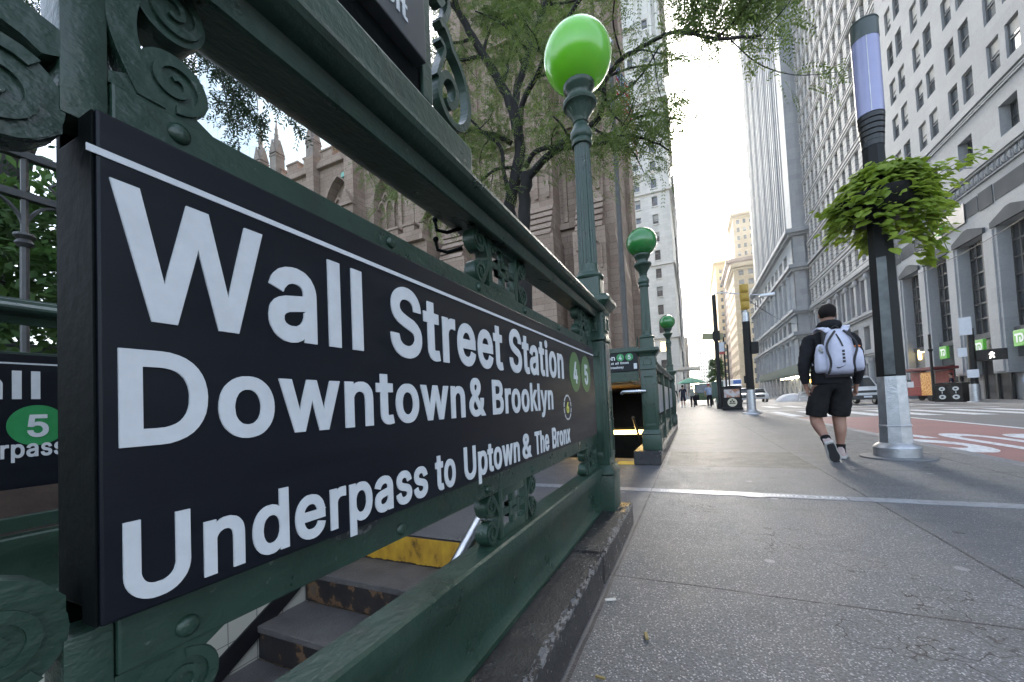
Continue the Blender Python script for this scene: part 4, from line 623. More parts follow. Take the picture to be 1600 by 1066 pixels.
for y0 in (-.75, 2.07): scroll_panel(fr, FRX-.023, FRX+.015, y0, y0+.38, 1.0855, 1.20, OF2, True, y0 < 2); scroll_panel(fr, FRX-.023, FRX+.015, y0, y0+.38, .4045, .5475, OF2, True, y0 < 2)
fs, of = big_sign('station_sign', FRX+.05, -.16, 2.30, .578, 1.072, 'black station sign on the far railing, with a bright green circle numbered 5', .035)
fx = sign_fn(FRX+.0512)
o = letter(fs, of, [('Wall', .31, .629, .909, .101), ('Street', .70, 1.05, .909, .101), ('Station', 1.09, 1.52, .909, .101)], WHITE, fn=fx)
o = letter(fs, of, [('Underpass', .375, .692, .693, .062), ('to', .715, .768, .693, .062), ('Uptown', .80, 1.02, .693, .062)], WHITE, fn=fx)
mb = MB(); mb.box(FRX+.0502, FRX+.0514, -.16, 2.30, 1.034, 1.040); shift(mb, of).build('stripe', WHITE, fs)
for ch, cy in (('4', .445), ('5', .622)):
    mb = MB(); disc(mb, cy, .807, .0755, .0755, FRX+.0502, FRX+.0513); c = shift(mb, of).build('route_circle', CIRCF, fs)
    mb = MB(); word(mb, ch, cy-.026, cy+.028, .766, .081, sign_fn(FRX+.0526), .001); shift(mb, of).build('numeral', WHITE, c, fix=False)
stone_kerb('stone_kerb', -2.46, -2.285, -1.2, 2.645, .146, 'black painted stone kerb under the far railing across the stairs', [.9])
lamp_post(-2.315, 2.485, .108, 'green post ending the far railing of the first stairs', GLOBE2, 2.2, globe=False)
# coat-hook like staple fixings under the top rail
mb = MB()
for zz in (1.335, 1.275):
    mb.tube([(-.60, 1.01, zz), (-.64, .99, zz-.012), (-.665, .975, zz-.005), (-.668, .972, zz+.02)], .0055, 6); mb.sphere((-.668, .972, zz+.026), .009, 8, 6)
shift(mb, OFFR).build('hook', CHAN, rail, smooth=True)
# ------------------------------------------------------------------ second entrance (beyond the first)
r2 = empty('subway_railing', (-.49, 7.6, .145), 0, 'green railing with advert panels between the two farther lamp posts', 'railing', 'subway railings')
o2 = (.49, -7.6, -.145)
def seg_rail(x, y0, y1, parent, off):
    d = x-RX
    mb = MB(); mb.extr([(a+d, z-.10) for a, z in RAILPROF], y0, y1, 'y'); shift(mb, off).build('top_rail', GREEN, parent, smooth=True, ang=28)
    mb = MB(); mb.extr([(a+d, z) for a, z in BEAM], y0, y1, 'y'); shift(mb, off).build('bottom_rail', GREEN, parent, smooth=True, ang=35)
seg_rail(-.49, 5.40, 10.15, r2, o2)
AD = mat('advert_panel', (.30, .32, .35), .3, col2=(.10, .14, .2), scale=3, contrast=(.4, .6))
for (a, b) in ((5.46, 6.95), (7.25, 8.5), (8.75, 10.0)):
    mb = MB(); mb.bbox(-.50, -.452, a, b, .55, 1.05, .006); shift(mb, o2).build('panel_frame', CHAN, r2)
    mb = MB(); mb.box(-.4515, -.450, a+.04, b-.04, .59, 1.01); shift(mb, o2).build('advert_panel', AD, r2)
for a in (7.1, 8.63):
    mb = MB(); mb.bbox(-.54, -.43, a-.06, a+.06, 0.146, 1.32, .006); shift(mb, o2).build('rail_post', GREEN, r2)
for a in (5.5, 6.5, 7.5, 9.0, 9.6): scroll_panel(r2, -.51, -.475, a, a+.38, 1.0585, 1.225, o2); scroll_panel(r2, -.51, -.475, a, a+.38, .4045, .5475, o2)
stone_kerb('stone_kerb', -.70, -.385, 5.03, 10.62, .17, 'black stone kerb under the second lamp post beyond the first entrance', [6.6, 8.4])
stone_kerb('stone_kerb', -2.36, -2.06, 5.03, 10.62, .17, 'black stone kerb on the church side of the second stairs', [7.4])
lamp_post(-.495, 5.30, .112, 'second green lamp post with a dark green globe, at the front of the farther entrance', GLOBE2, 2.81, gr=.190, zb=.168)
lamp_post(-.47, 10.2, .105, 'smallest green globe lamp post, at the back of the farther entrance', GLOBE2, 2.62, gr=.178, zb=.168)
lamp_post(-2.2, 5.30, .112, 'green post at the church side of the farther entrance', GLOBE2, 1.9, zb=.168, globe=False)
# gantry sign across the second stairs
gs = empty('entrance_sign', (-1.35, 5.28, 1.05), 0, 'black entrance sign over the second stairs, ending in two small green route circles', 'sign')
og = (1.35, -5.28, -1.05)
mb = MB(); mb.bbox(-2.09, -.61, 5.23, 5.30, 1.165, 1.405, .004); shift(mb, og).build('sign_box', SIGNB, gs)
mb = MB(); mb.bbox(-2.09, -.61, 5.24, 5.32, 1.03, 1.163, .006); mb.bbox(-2.09, -.61, 5.22, 5.33, 1.407, 1.47, .006); shift(mb, og).build('beam', GREEN, gs)
ff = lambda u, v, h: (u, 5.2285-h, v)
mb = MB(); word(mb, 'Wall', -1.66, -1.50, 1.318, .058, ff, .0008); word(mb, 'Street', -1.47, -1.24, 1.318, .058, ff, .0008); word(mb, 'Station', -1.21, -.895, 1.318, .060, ff, .0008)
word(mb, 'ard at all times', -1.03, -.725, 1.262, .030, ff, .0008); word(mb, 'ss Broadway', -1.03, -.79, 1.208, .030, ff, .0008)
shift(mb, og).build('lettering', WHITE, gs, fix=False)
for ch, cx in (('4', -.828), ('5', -.715)):
    mb = MB(); mb.extr([(cx+.048*math.cos(2*math.pi*k/24), 1.347+.048*math.sin(2*math.pi*k/24)) for k in range(24)], 5.2285, 5.2298, 'y'); c = shift(mb, og).build('route_circle', CIRCF, gs)
    mb = MB(); word(mb, ch, cx-.018, cx+.018, 1.320, .054, lambda u, v, h: (u, 5.2275-h, v), .0006); shift(mb, og).build('numeral', WHITE, c, fix=False)
mb = MB(); mb.box(-.665, -.625, 5.2275, 5.2295, 1.19, 1.26); shift(mb, og).build('wheelchair_plate', WHITE, gs)
mb = MB()
for k in range(3):
    for dx in (0, .05): mb.tube([(-1.0+k*.42+dx-.45, 5.27, 1.47), (-1.0+k*.42+dx-.45, 5.27, 1.56), (-1.0+k*.42+dx-.45, 5.27, 1.62)], [.010, .012, .001], 6)
split_build(shift(mb, og), 'spike', GREEN, gs)
# stair opening: soffit, glowing stair light, sloping walls, hand rail
s2 = empty('stair_shelter', (-1.35, 7.5, 0), 0, 'dark covered stairs of the farther entrance, lit orange under the roof', 'stair entrance')
mb = MB(); mb.box(-2.06, -.70, 5.33, 10.2, 1.00, 1.03); mb.build('ceiling', mat('soffit_orange_glow', (.30, .17, .07), .6, col2=(.16, .08, .03), scale=5), s2, loc=(1.35, -7.5, 0))  # orange glow under the roof is painted into the ceiling colour
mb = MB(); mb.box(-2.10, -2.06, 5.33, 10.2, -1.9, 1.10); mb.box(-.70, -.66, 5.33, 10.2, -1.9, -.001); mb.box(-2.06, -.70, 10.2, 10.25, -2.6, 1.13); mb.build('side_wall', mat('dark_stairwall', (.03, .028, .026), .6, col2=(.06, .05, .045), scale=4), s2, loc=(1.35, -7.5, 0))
mb = MB()
for k in range(12): mb.box(-2.06, -.70, 5.62+.3*k, 5.62+.3*(k+1), -.18*(k+1)-.1, -.18*(k+1))
mb.build('steps', RISER, s2, loc=(1.35, -7.5, 0))
lt = mat('stair_tube_light', (1, .9, .6), .5, emit=(1.0, .66, .22), estr=3)
mb = MB(); mb.bbox(-2.0, -.74, 6.50, 6.56, .255, .315, .006); lb = mb.build('strip_light', lt); tag(lb, 'glowing warm strip light across the dark second stairs', 'strip light')
tl = MB(); tl.bbox(-2.02, -.72, 6.561, 6.60, .22, .36, .006); tl.build('fixture', CHAN, lb)
mb = MB(); mb.tube([(-.80, 5.9, .55), (-.80, 7.4, -.35)], .018, 8); o = mb.build('handrail', STEEL, smooth=True); tag(o, 'thin steel handrail going down the second stairs', 'handrail')
mb = MB(); mb.tube([(-.545, 5.185, .90), (-.60, 5.13, .90), (-.66, 5.12, .90), (-.80, 5.12, .90), (-.82, 5.14, .88)], .022, 12); o = mb.build('grab_bar', STEEL, smooth=True, ang=80); tag(o, 'short curved steel grab bar on the front of the second lamp post', 'grab bar')
mb = MB(); mb.box(-.92, -.70, 5.05, 5.30, .002, .008); o = mb.build('tactile_strip', mat('tactile_yellow', (.62, .42, .05), .6)); tag(o, 'small yellow warning strip on the ground at the second stairs', 'warning strip')

# ================================================================== ground
def road_z(x): return -.15-.0173*(x-2.97)
def sidewalk_mat(name, near=True):
    n = NT(name)
    big = n.noise(.55, 5); mid = n.noise(5, 6); spk = n.voro(105); spc = n.voro(105, out=1); spn = n.noise(210, 2); v2 = n.voro(240)
    c = n.ramp(n.math('ADD', n.math('MULTIPLY', big, .6), n.math('MULTIPLY', mid, .4)), [(.3, (.075, .078, .083)), (.5, (.105, .108, .114)), (.7, (.138, .140, .146))])
    ag = n.ramp(n.noise(120, 3), [(.36, .55), (.5, 1.0), (.64, 1.45)]); c = n.mix(1.0, c, ag, 'MULTIPLY')
    # bright exposed aggregate chips only on the outer flags
    chips = n.math('LESS_THAN', spk, .30); pick = n.ramp(n.noise(26, 2), [(.40, 0), (.52, 1)])
    zone = n.math('GREATER_THAN', n.x, -.36) if near else 1.0
    cf = n.math('MULTIPLY', n.math('MULTIPLY', chips, pick), zone)
    c = n.mix(n.math('MULTIPLY', cf, .85), c, (.50, .50, .50)); dk = n.math('LESS_THAN', n.voro(60), .25); c = n.mix(n.math('MULTIPLY', dk, .5), c, (.045, .045, .048))
    if near:
        # trodden gum spots and stains
        g = n.voro(2.6); gum = n.math('LESS_THAN', g, .065); c = n.mix(n.math('MULTIPLY', gum, .6), c, (.36, .36, .36)); stn = n.ramp(n.noise(1.7, 6), [(.55, 0), (.68, .45)]); c = n.mix(stn, c, (.05, .05, .052)); ck = n.math('MULTIPLY', n.math('LESS_THAN', n.math('ABSOLUTE', n.math('SUBTRACT', n.noise(.9, 5), .47)), .0016), n.ramp(n.noise(.5, 2), [(.5, 0), (.53, 1)])); c = n.mix(ck, c, (.02, .02, .02))
        g2 = n.voro(2.1); c = n.mix(n.math('MULTIPLY', n.math('LESS_THAN', g2, .055), .75), c, (.03, .03, .032))
        # darker replaced flag
        ins = n.math('MULTIPLY', n.math('MULTIPLY', n.math('GREATER_THAN', n.y, 5.05), n.math('LESS_THAN', n.y, 6.35)), n.math('MULTIPLY', n.math('GREATER_THAN', n.x, -.34), n.math('LESS_THAN', n.x, 1.13)))
        c = n.mix(n.math('MULTIPLY', ins, .8), c, (.060, .054, .050)); p2 = n.math('MULTIPLY', n.math('GREATER_THAN', n.x, 1.13), n.math('LESS_THAN', n.y, 3.6)); c = n.mix(n.math('MULTIPLY', p2, .22), c, (.09, .092, .10)); p3_ = n.math('LESS_THAN', n.x, -.37); c = n.mix(n.math('MULTIPLY', p3_, .45), c, (.10, .10, .108))
        wob = n.math('MULTIPLY', n.math('SUBTRACT', n.noise(3, 3), .5), .02)
        xx = n.math('ADD', n.x, wob); yy = n.math('ADD', n.y, wob)
        j = None
        for cc, at, wd in ((xx, -.375, .012), (xx, 1.13, .014), (xx, 2.46, .012), (yy, 1.86, .011), (yy, 6.36, .012), (yy, 5.04, .012), (yy, .25, .011), (yy, 12.4, .02), (yy, 15.3, .02), (yy, 18.2, .02), (yy, 21, .02), (yy, -1.4, .01), (yy, 24, .03), (yy, 28, .03), (yy, 32, .03), (xx, -1.7, .012), (xx, -3.0, .012)):
            l = n.line(cc, at, wd); j = l if j is None else n.math('MAXIMUM', j, l)
        brk = n.ramp(n.noise(8, 4), [(.3, .5), (.5, 1)]); j = n.math('MULTIPLY', j, brk)
        c = n.mix(j, c, (.022, .022, .024))
        h = n.math('SUBTRACT', n.math('ADD', n.math('MULTIPLY', spn, .5), n.math('MULTIPLY', cf, .6)), n.math('MULTIPLY', j, 1.5))
    else: h = spn
    sp_ = n.t.nodes.new('ShaderNodeSeparateColor'); n.t.links.new(spc, sp_.inputs[0]); h = n.math('ADD', h, n.math('MULTIPLY', sp_.outputs[0], 1.6 if near else .2))
    n.bump(h, 1.0, .009)
    rg = n.ramp(mid, [(.3, .42), (.7, .62)])
    rg = n.mix(n.math('MULTIPLY', cf, .8), rg, (.16, .16, .16))
    return n.set(Base_Color=c, Roughness=rg, Specular_IOR_Level=.42)
SW = sidewalk_mat('sidewalk_concrete'); SW2 = sidewalk_mat('far_sidewalk_concrete', False)
mb = MB()
xs = [-3.75, -2.28, -2.06, -.70, -.66, 2.80]; ys = [-12, -2.2, 2.047, 5.62, 10.2, 40, 400]
for i in range(len(xs)-1):
    for k in range(len(ys)-1):
        xa, xb, ya, yb = xs[i], xs[i+1], ys[k], ys[k+1]
        if -2.2 <= ya < 2.04 and xa >= -2.281 and xb <= -.659: continue
        if 5.6 <= ya < 10.2 and xa >= -2.061 and xb <= -.699: continue
        if xb-xa > 1.5:
            st_ = 1
        mb.quad((xa, ya, 0), (xb, ya, 0), (xb, yb, 0), (xa, yb, 0))
tag(mb.build('sidewalk', SW, fix=False), kind='structure')
mb = MB(); mb.box(-3.75, -.66, 2.05, 2.3, -.4, -.01) ; tag(mb.build('stair_landing_edge', TREAD), kind='structure')
# granite street kerb
GR = mat('granite_kerb', (.17, .175, .185), .5, col2=(.11, .11, .118), scale=30, bump=.4)
mb = MB(); y = -12.0; 
while y < 60: 
    L = 2.2; mb.bbox(2.80, 2.965, y+.004, y+L-.004, -.30, .001, .012); y += L
tag(mb.build('curb', GR, smooth=True, ang=30), kind='structure')
def asphalt(name, base, var):
    n = NT(name); a = n.noise(.8, 6); f = n.noise(120, 4); b = n.noise(9, 5)
    c = n.ramp(a, [(.3, tuple(x*.82 for x in base)), (.7, tuple(x*1.2 for x in base))]); c = n.mix(n.ramp(f, [(.45, 0), (.7, .5)]), c, var)
    c = n.mix(n.ramp(b, [(.58, 0), (.75, .35)]), c, tuple(x*.6 for x in base)); n.bump(f, .6, .006)
    return n.set(Base_Color=c, Roughness=.62)
ASP = asphalt('asphalt', (.075, .078, .084), (.13, .13, .135)); RED = asphalt('red_lane_paint', (.19, .078, .074), (.25, .145, .135))
def road_sheet(name, m, x0, x1, y0, y1, dz, kind='structure'):
    mb = MB(); mb.quad((x0, y0, road_z(x0)+dz), (x1, y0, road_z(x1)+dz), (x1, y1, road_z(x1)+dz), (x0, y1, road_z(x0)+dz)); return tag(mb.build(name, m, fix=False), kind=kind)
road_sheet('road', ASP, 2.9, 13.6, -12, 420, 0)
road_sheet('bus_lane', RED, 2.966, 6.30, -12, 18.1, .004)
RP = NT('road_paint'); wv = RP.noise(14, 6); RP = RP.set(Base_Color=RP.mix(RP.ramp(wv, [(.52, 0), (.62, .75)]), (.52, .54, .56), (.15, .15, .16)), Roughness=.55)
road_sheet('lane_line', RP, 6.38, 6.55, -12, 18.0, .004)
mb = MB()
def rq(x0, x1, y0, y1, dz=.008): mb.quad((x0, y0, road_z(x0)+dz), (x1, y0, road_z(x1)+dz), (x1, y1, road_z(x1)+dz), (x0, y1, road_z(x0)+dz))
x = 3.3
while x < 13: rq(x, x+.62, 18.8, 24.2); x += 1.34
x = 3.3
while x < 13: rq(x, x+.6, 31, 35.5); x += 1.34
tag(mb.build('crosswalk', RP, fix=False), kind='structure')
mb = MB()
for yy in (40, 52, 64, 80, 100): rq(6.4, 6.55, yy, yy+5); rq(9.8, 9.95, yy, yy+5)
rq(3.2, 12.9, 26.0, 26.5)
tag(mb.build('lane_dashes', RP, fix=False), kind='structure')
# lane lettering, read by drivers coming towards the camera
mb = MB(); f3 = lambda u, v, h: (5.95-u, 10.75-v, road_z(5.95-u)+.008+h)
word(mb, 'B', .0, .80, 0, 3.0, f3, .0004); word(mb, 'U', .98, 1.70, 0, 3.0, f3, .0004); word(mb, 'S', 1.90, 2.72, 0, 3.0, f3, .0004)
o = mb.build('lane_lettering', RP, fix=False); tag(o, kind='structure')
# far sidewalk
mb = MB(); mb.box(13.45, 40, -12, 400, -.6, -.20); mb.build; o = mb.build('far_sidewalk', SW2); tag(o, kind='structure')
mb = MB(); y = -6.0
while y < 60: mb.bbox(13.30, 13.449, y, y+2.49, -.5, -.195, .01); y += 2.5
tag(mb.build('far_curb', GR), kind='structure')
# churchyard ground and everything beyond
EARTH = mat('churchyard_soil', (.05, .05, .03), .9, col2=(.04, .07, .02), scale=1.5, bump=.5)
mb = MB(); mb.box(-400, -3.76, -60, 420, -1.2, .05); mb.box(40, 400, -60, 420, -1.2, -.21); mb.box(-400, 400, 420, 900, -1.3, -.9); mb.box(-400, 400, -400, -60, -1.3, -.9); tag(mb.build('ground', EARTH), kind='structure')
# brass commemorative strip
BR = mat('worn_granite_strip', (.26, .27, .29), .35, metal=.0, col2=(.17, .18, .195), scale=25, bump=.15)
BRL = mat('strip_letter', (.55, .56, .58), .3)
mb = MB(); xx = -1.9
for a, b in ((-1.9, -.72), (-.715, -.382), (-.375, .98), (.99, 2.36), (2.37, 2.79)): mb.bbox(a, b, 3.605, 3.735, .0008, .0052, .001)
o = mb.build('sidewalk_strip', BR); tag(o, 'pale strip with raised lettering set across the sidewalk in front of the walker', 'pavement strip')
mb = MB(); mb.bbox(.33, .46, 3.578, 3.604, .001, .0050, .001); mb.build('end_tab', BR, o)
mb = MB(); ft = lambda u, v, h: (u, v, .0056+h)
word(mb, 'DIVISION', -.30, -.02, 3.645, .052, ft, .0006); word(mb, 'COMBAT TEAM', .44, .98, 3.645, .052, ft, .0006)
mb.build('raised_lettering', BRL, o, fix=False)
# small litter on the sidewalk
LIT = mat('litter_white', (.55, .54, .5), .6); LEAFD = mat('dead_leaf', (.22, .17, .06), .7)
for k, (px, py, s, m, lab) in enumerate(((954, 938, .022, LIT, 'white cigarette end lying beside the black kerb'), (1010, 995, .02, LEAFD, 'small yellow fallen leaf on the sidewalk near the camera'), (938, 1060, .014, LEAFD, 'tiny green leaf at the foot of the black kerb at the bottom of the photo'))):
    p = gz(px, py, .004); mb = MB(); a = k*1.3+.5
    mb.bbox(-s, s, -s*.28, s*.28, 0, .006, .0015, M=Matrix.Translation(p) @ Matrix.Rotation(a, 4, 'Z')); o = mb.build('litter', m); tag(o, lab, 'litter')

# ================================================================== buildings
def masonry(name, c1, c2, bw=1.2, bh=.45, mortar=.012, rough=.8, mcol=None, stain=.35, bump=.5, vary=.5):
    n = NT(name); s = n.math('ADD', n.x, n.y)
    cb = n.t.nodes.new('ShaderNodeCombineXYZ'); n.t.links.new(s, cb.inputs[0]); n.t.links.new(n.z, cb.inputs[1])
    b = n.t.nodes.new('ShaderNodeTexBrick'); b.inputs['Scale'].default_value = 1; b.inputs['Brick Width'].default_value = bw; b.inputs['Row Height'].default_value = bh; b.inputs['Mortar Size'].default_value = mortar; b.inputs['Mortar Smooth'].default_value = .3
    b.inputs['Color1'].default_value = (*c1, 1); b.inputs['Color2'].default_value = (*c2, 1); b.inputs['Mortar'].default_value = (*(mcol or tuple(x*.55 for x in c1)), 1); b.inputs['Bias'].default_value = -.1
    n.t.links.new(cb.outputs[0], b.inputs['Vector'])
    st_ = n.noise(.35, 6, sc=(1, 1, .35)); fi = n.noise(7, 5)
    c = n.mix(n.ramp(st_, [(.45, 0), (.75, stain)]), b.outputs[0], tuple(x*.42 for x in c1))
    c = n.mix(n.ramp(fi, [(.3, 0), (.8, .35)]), c, tuple(min(1, x*1.35) for x in c2))
    n.bump(n.math('SUBTRACT', fi, n.math('MULTIPLY', b.outputs[1], 1.4)), bump, .02)
    return n.set(Base_Color=c, Roughness=rough, Specular_IOR_Level=.18)
BROWN = masonry('brownstone', (.225, .160, .122), (.33, .252, .20), 1.15, .42, .014, mcol=(.10, .07, .06), stain=.4)
LIME = masonry('limestone_td', (.258, .268, .28), (.30, .31, .322), 2.4, .9, .008, stain=.22, mcol=(.22, .23, .24), bump=.3)
LIME2 = masonry('limestone_rusticated', (.33, .335, .335), (.42, .42, .415), 1.6, .52, .045, stain=.3, mcol=(.12, .125, .13), bump=.8)
LIME3 = masonry('limestone_tower', (.25, .275, .30), (.31, .335, .36), 1.8, .8, .01, stain=.3, mcol=(.22, .23, .25), bump=.3)
TAN = masonry('tan_terracotta', (.42, .32, .20), (.50, .40, .27), 2, .9, .01, stain=.25)
TAND = masonry('brown_brick_far', (.22, .16, .13), (.27, .20, .16), 2, .8, .01, stain=.3)
GOLD = masonry('sunlit_stone_far', (.62, .46, .24), (.68, .54, .32), 2, .9, .01, stain=.2)  # golden sunlight on the far block is put into its stone colour
WHT = masonry('white_terracotta', (.60, .58, .53), (.70, .68, .63), 1.6, .7, .01, stain=.28, bump=.3)
GREYF = masonry('grey_far', (.25, .255, .26), (.31, .31, .315), 2, .9, .01, stain=.3)
GRANB = mat('granite_base', (.085, .092, .10), .6, spec=.15, col2=(.06, .065, .07), scale=3, bump=.15)
SLAB = mat('grey_panel', (.085, .092, .10), .8, spec=.03, col2=(.07, .076, .083), scale=.8)
GLASS = mat('window_glass', (.045, .055, .065), .06, spec=.9)
GLASSD = mat('dark_glass', (.012, .014, .017), .12, spec=.6)
BLIND = mat('window_blind', (.42, .41, .38), .7, col2=(.36, .35, .33), scale=4)
FRM = mat('window_frame_grey', (.10, .105, .11), .5); FRMD = mat('window_frame_dark', (.035, .038, .04), .45)
LITW = mat('lit_window', (.9, .7, .35), .5, emit=(1, .72, .3), estr=1.3)
WMESH = {}
def window_mesh(w_, h_, kind, frame=None, grid=(1, 2)):
    k = (round(w_, 2), round(h_, 2), kind, frame.name if frame else '', grid)
    if k in WMESH: return WMESH[k]
    mb = MB(); t = min(.07, w_*.08); fr = frame or FRM
    # local: x across, y depth (outward = -y), z up ; origin at centre
    for a in ((-w_/2, -w_/2+t, -h_/2, h_/2), (w_/2-t, w_/2, -h_/2, h_/2), (-w_/2+t, w_/2-t, -h_/2, -h_/2+t), (-w_/2+t, w_/2-t, h_/2-t, h_/2)): mb.box(a[0], a[1], -.04, .04, a[2], a[3], 0)
    for i in range(1, grid[0]): x = -w_/2+w_*i/grid[0]; mb.box(x-t*.35, x+t*.35, -.03, .03, -h_/2+t, h_/2-t, 0)
    for i in range(1, grid[1]): z = -h_/2+h_*i/grid[1]; mb.box(-w_/2+t, w_/2-t, -.035, .035, z-t*.4, z+t*.4, 0)
    mb.quad((-w_/2+t, .02, -h_/2+t), (w_/2-t, .02, -h_/2+t), (w_/2-t, .02, h_/2-t), (-w_/2+t, .02, h_/2-t), 1)
    if kind in (1, 2):
        f = .35 if kind == 1 else .62; z0 = h_/2-t-h_*f
        mb.quad((-w_/2+t, .012, z0), (w_/2-t, .012, z0), (w_/2-t, .012, h_/2-t), (-w_/2+t, .012, h_/2-t), 2)
    o = mb.build('window', [fr, LITW if kind == 3 else (GLASSD if kind == 4 else GLASS), BLIND], fix=False); me = o.data; bpy.data.objects.remove(o); WMESH[k] = me; return me
def in_frame(p):
    d = Vector(p)-CO; z = d.dot(AF)
    if z <= .1: return -1
    x = PPX+F_PX*d.dot(AR)/z; y = PPY-F_PX*d.dot(AU)/z
    return z if (-30 < x < IW+30 and -30 < y < IH+30) else -1
class Building:
    def __init__(s, name, loc, label, cat='building', group=None):
        s.e = empty(name, loc, 0, label, cat, group); s.loc = Vector(loc); s.wins = []
    def part(s, mb, name, m, **k): return mb.build(name, m, s.e, loc=-s.loc, **k)
    def facade(s, mb, P, U, N, W, H, cols, rows, reveal=.3, skip=None, frame=None, grid=(1, 2), probs=(.40, .27, .20, .0, .13), deep=False):
        """grid wall with real openings; P lower-left corner seen from outside, U along, N outward"""
        P, U, N = Vector(P), Vector(U), Vector(N); Z = Vector((0, 0, 1))
        us = sorted(set([0, W]+[a for c in cols for a in c])); vs = sorted(set([0, H]+[a for r in rows for a in r]))
        colset = {round(a, 4): b for a, b in cols}; rowset = {round(a, 4): b for a, b in rows}
        def pt(u, v, d=0): return P+U*u+Z*v-N*d
        for i in range(len(us)-1):
            isc = round(us[i], 4) in colset; run = 0
            for k in range(len(vs)-1):
                isr = round(vs[k], 4) in rowset
                if isc and isr and not (skip and skip(us[i], vs[k])):
                    a, b, c, d = us[i], us[i+1], vs[k], vs[k+1]
                    for (p, q) in (((a, c), (b, c)), ((b, c), (b, d)), ((b, d), (a, d)), ((a, d), (a, c))):
                        mb.quad(pt(*p), pt(*q), pt(*q, reveal), pt(*p, reveal))
                    s.wins.append((pt((a+b)/2, (c+d)/2, reveal), U, N, b-a, d-c, frame, grid, probs))
                else: mb.quad(pt(us[i], vs[k]), pt(us[i+1], vs[k]), pt(us[i+1], vs[k+1]), pt(us[i], vs[k+1]))
    def back(s, mb, x0, x1, y0, y1, z0, z1): mb.box(x0, x1, y0, y1, z0, z1)
    def place_windows(s, n=100, rnd=None, lit=()):
        rnd = rnd or random.Random(3); L = []
        for w_ in s.wins:
            d = in_frame(w_[0]); L.append(((w_[3]*w_[4])/(d*d) if d > 0 else 1e-9*w_[3]/(w_[0]-CO).length, w_))
        L.sort(key=lambda t: -t[0]); stuff = MB(); mats = None
        for i, (k, (c, U, N, a, b, fr, g, pr)) in enumerate(L):
            r = rnd.random(); kind = 0; acc = 0
            for j, p in enumerate(pr):
                acc += p
                if r < acc: kind = j; break
            me = window_mesh(a, b, kind, fr, g)
            M = Matrix((( U.x, -N.x, 0, c.x), (U.y, -N.y, 0, c.y), (0, 0, 1, c.z), (0, 0, 0, 1)))
            if i < n and k > 1e-8:
                o = link('window', me, s.e); o.matrix_local = Matrix.Translation(-s.loc) @ M
            else:
                mi = {'f': 0, 'g': 1, 'b': 2}; b0 = len(stuff.v)
                fm = [0, 1 if kind != 4 else 3, 2] if kind != 3 else [0, 4, 2]
                stuff.v += [tuple(M @ v.co) for v in me.vertices]
                for p in me.polygons: stuff.f.append(tuple(x+b0 for x in p.vertices)); stuff.m.append(fm[p.material_index])
        if stuff.v:
            o = stuff.build('window', [FRM if not (L and L[0][1][5]) else L[0][1][5], GLASS, BLIND, GLASSD, LITW], s.e, loc=-s.loc, fix=False); o['kind'] = 'stuff'
K = 1.25; BX = 16.4
def kz(z): return .8+(z-.8)*K
VX, VY = Vector((-1, 0, 0)), Vector((0, -1, 0))
# ---------------------------------------------------------------- corner bank building (right)
b1 = Building('bank_building', (BX+6, 28, -.2), 'grey limestone office block at right with tall pilasters and green bank signs')
PITCH = 3.75; y_end = 44.6; nb = 9; y0 = y_end-nb*PITCH-.9; U = Vector((0, -1, 0)); N = Vector((-1, 0, 0)); Wd = y_end-y0
bayc = [.9+PITCH*(k+.5)+.05 for k in range(nb)]
zA, zB = kz(10.4), kz(13.83)
mb = MB(); cols2 = [(c-.70, c+.70) for c in bayc]
b1.facade(mb, (BX, y_end, zA), U, N, Wd, zB-zA, cols2, [(kz(11.72)-zA, kz(13.1)-zA)], .5, frame=FRMD, grid=(3, 2))
b1.part(mb, 'attic_wall', LIME, fix=False)
mb = MB(); cols = []
for c in bayc: cols += [(c-1.24, c-.24), (c+.24, c+1.24)]
rws = [(14.72+2.42*i, 16.2+2.42*i) for i in range(19)]
b1.facade(mb, (BX, y_end, zB), U, N, Wd, 62-zB, cols, [(kz(a)-zB, kz(b)-zB) for a, b in rws if kz(b) < 61], .16)
b1.part(mb, 'upper_wall', LIME, fix=False)
mb = MB(); mb.box(BX+.9, BX+25, y0, y_end, -.25, 61.9); mb.box(BX, BX+.9, y_end-.02, y_end, -.25, 61.9); mb.box(BX, BX+.9, y0, y0+.05, -.25, 61.9); mb.box(BX+.001, BX+25, y0, y_end, 61.9, 62.6)
b1.part(mb, 'body', LIME)
# belt groove above the attic row
mb = MB()
for z, d, h in ((zB-.02, .10, .10), (zB+.14, .10, .10), (zB+.34, .16, .16)): mb.box(BX-d, BX-.002, y0, y_end, z, z+h)
split_build(mb, 'belt_course', LIME, b1.e, loc=-b1.loc)
# egg-and-dart cornice between shop storey and attic
mb = MB(); mb.box(BX-.38, BX-.002, y0, y_end, zA+.72, zA+.98); mb.box(BX-.28, BX-.002, y0, y_end, zA+.60, zA+.719); mb.box(BX-.12, BX-.002, y0, y_end, zA-.05, zA+.03)
y = y_end-.25
while y > y0:
    mb.sphere((BX-.10, y, zA+.32), .19, 8, 6, sc=(.75, .75, 1.4)); mb.box(BX-.16, BX-.003, y-.24, y-.19, zA+.06, zA+.58); y -= .45
b1.part(mb, 'cornice', LIME)
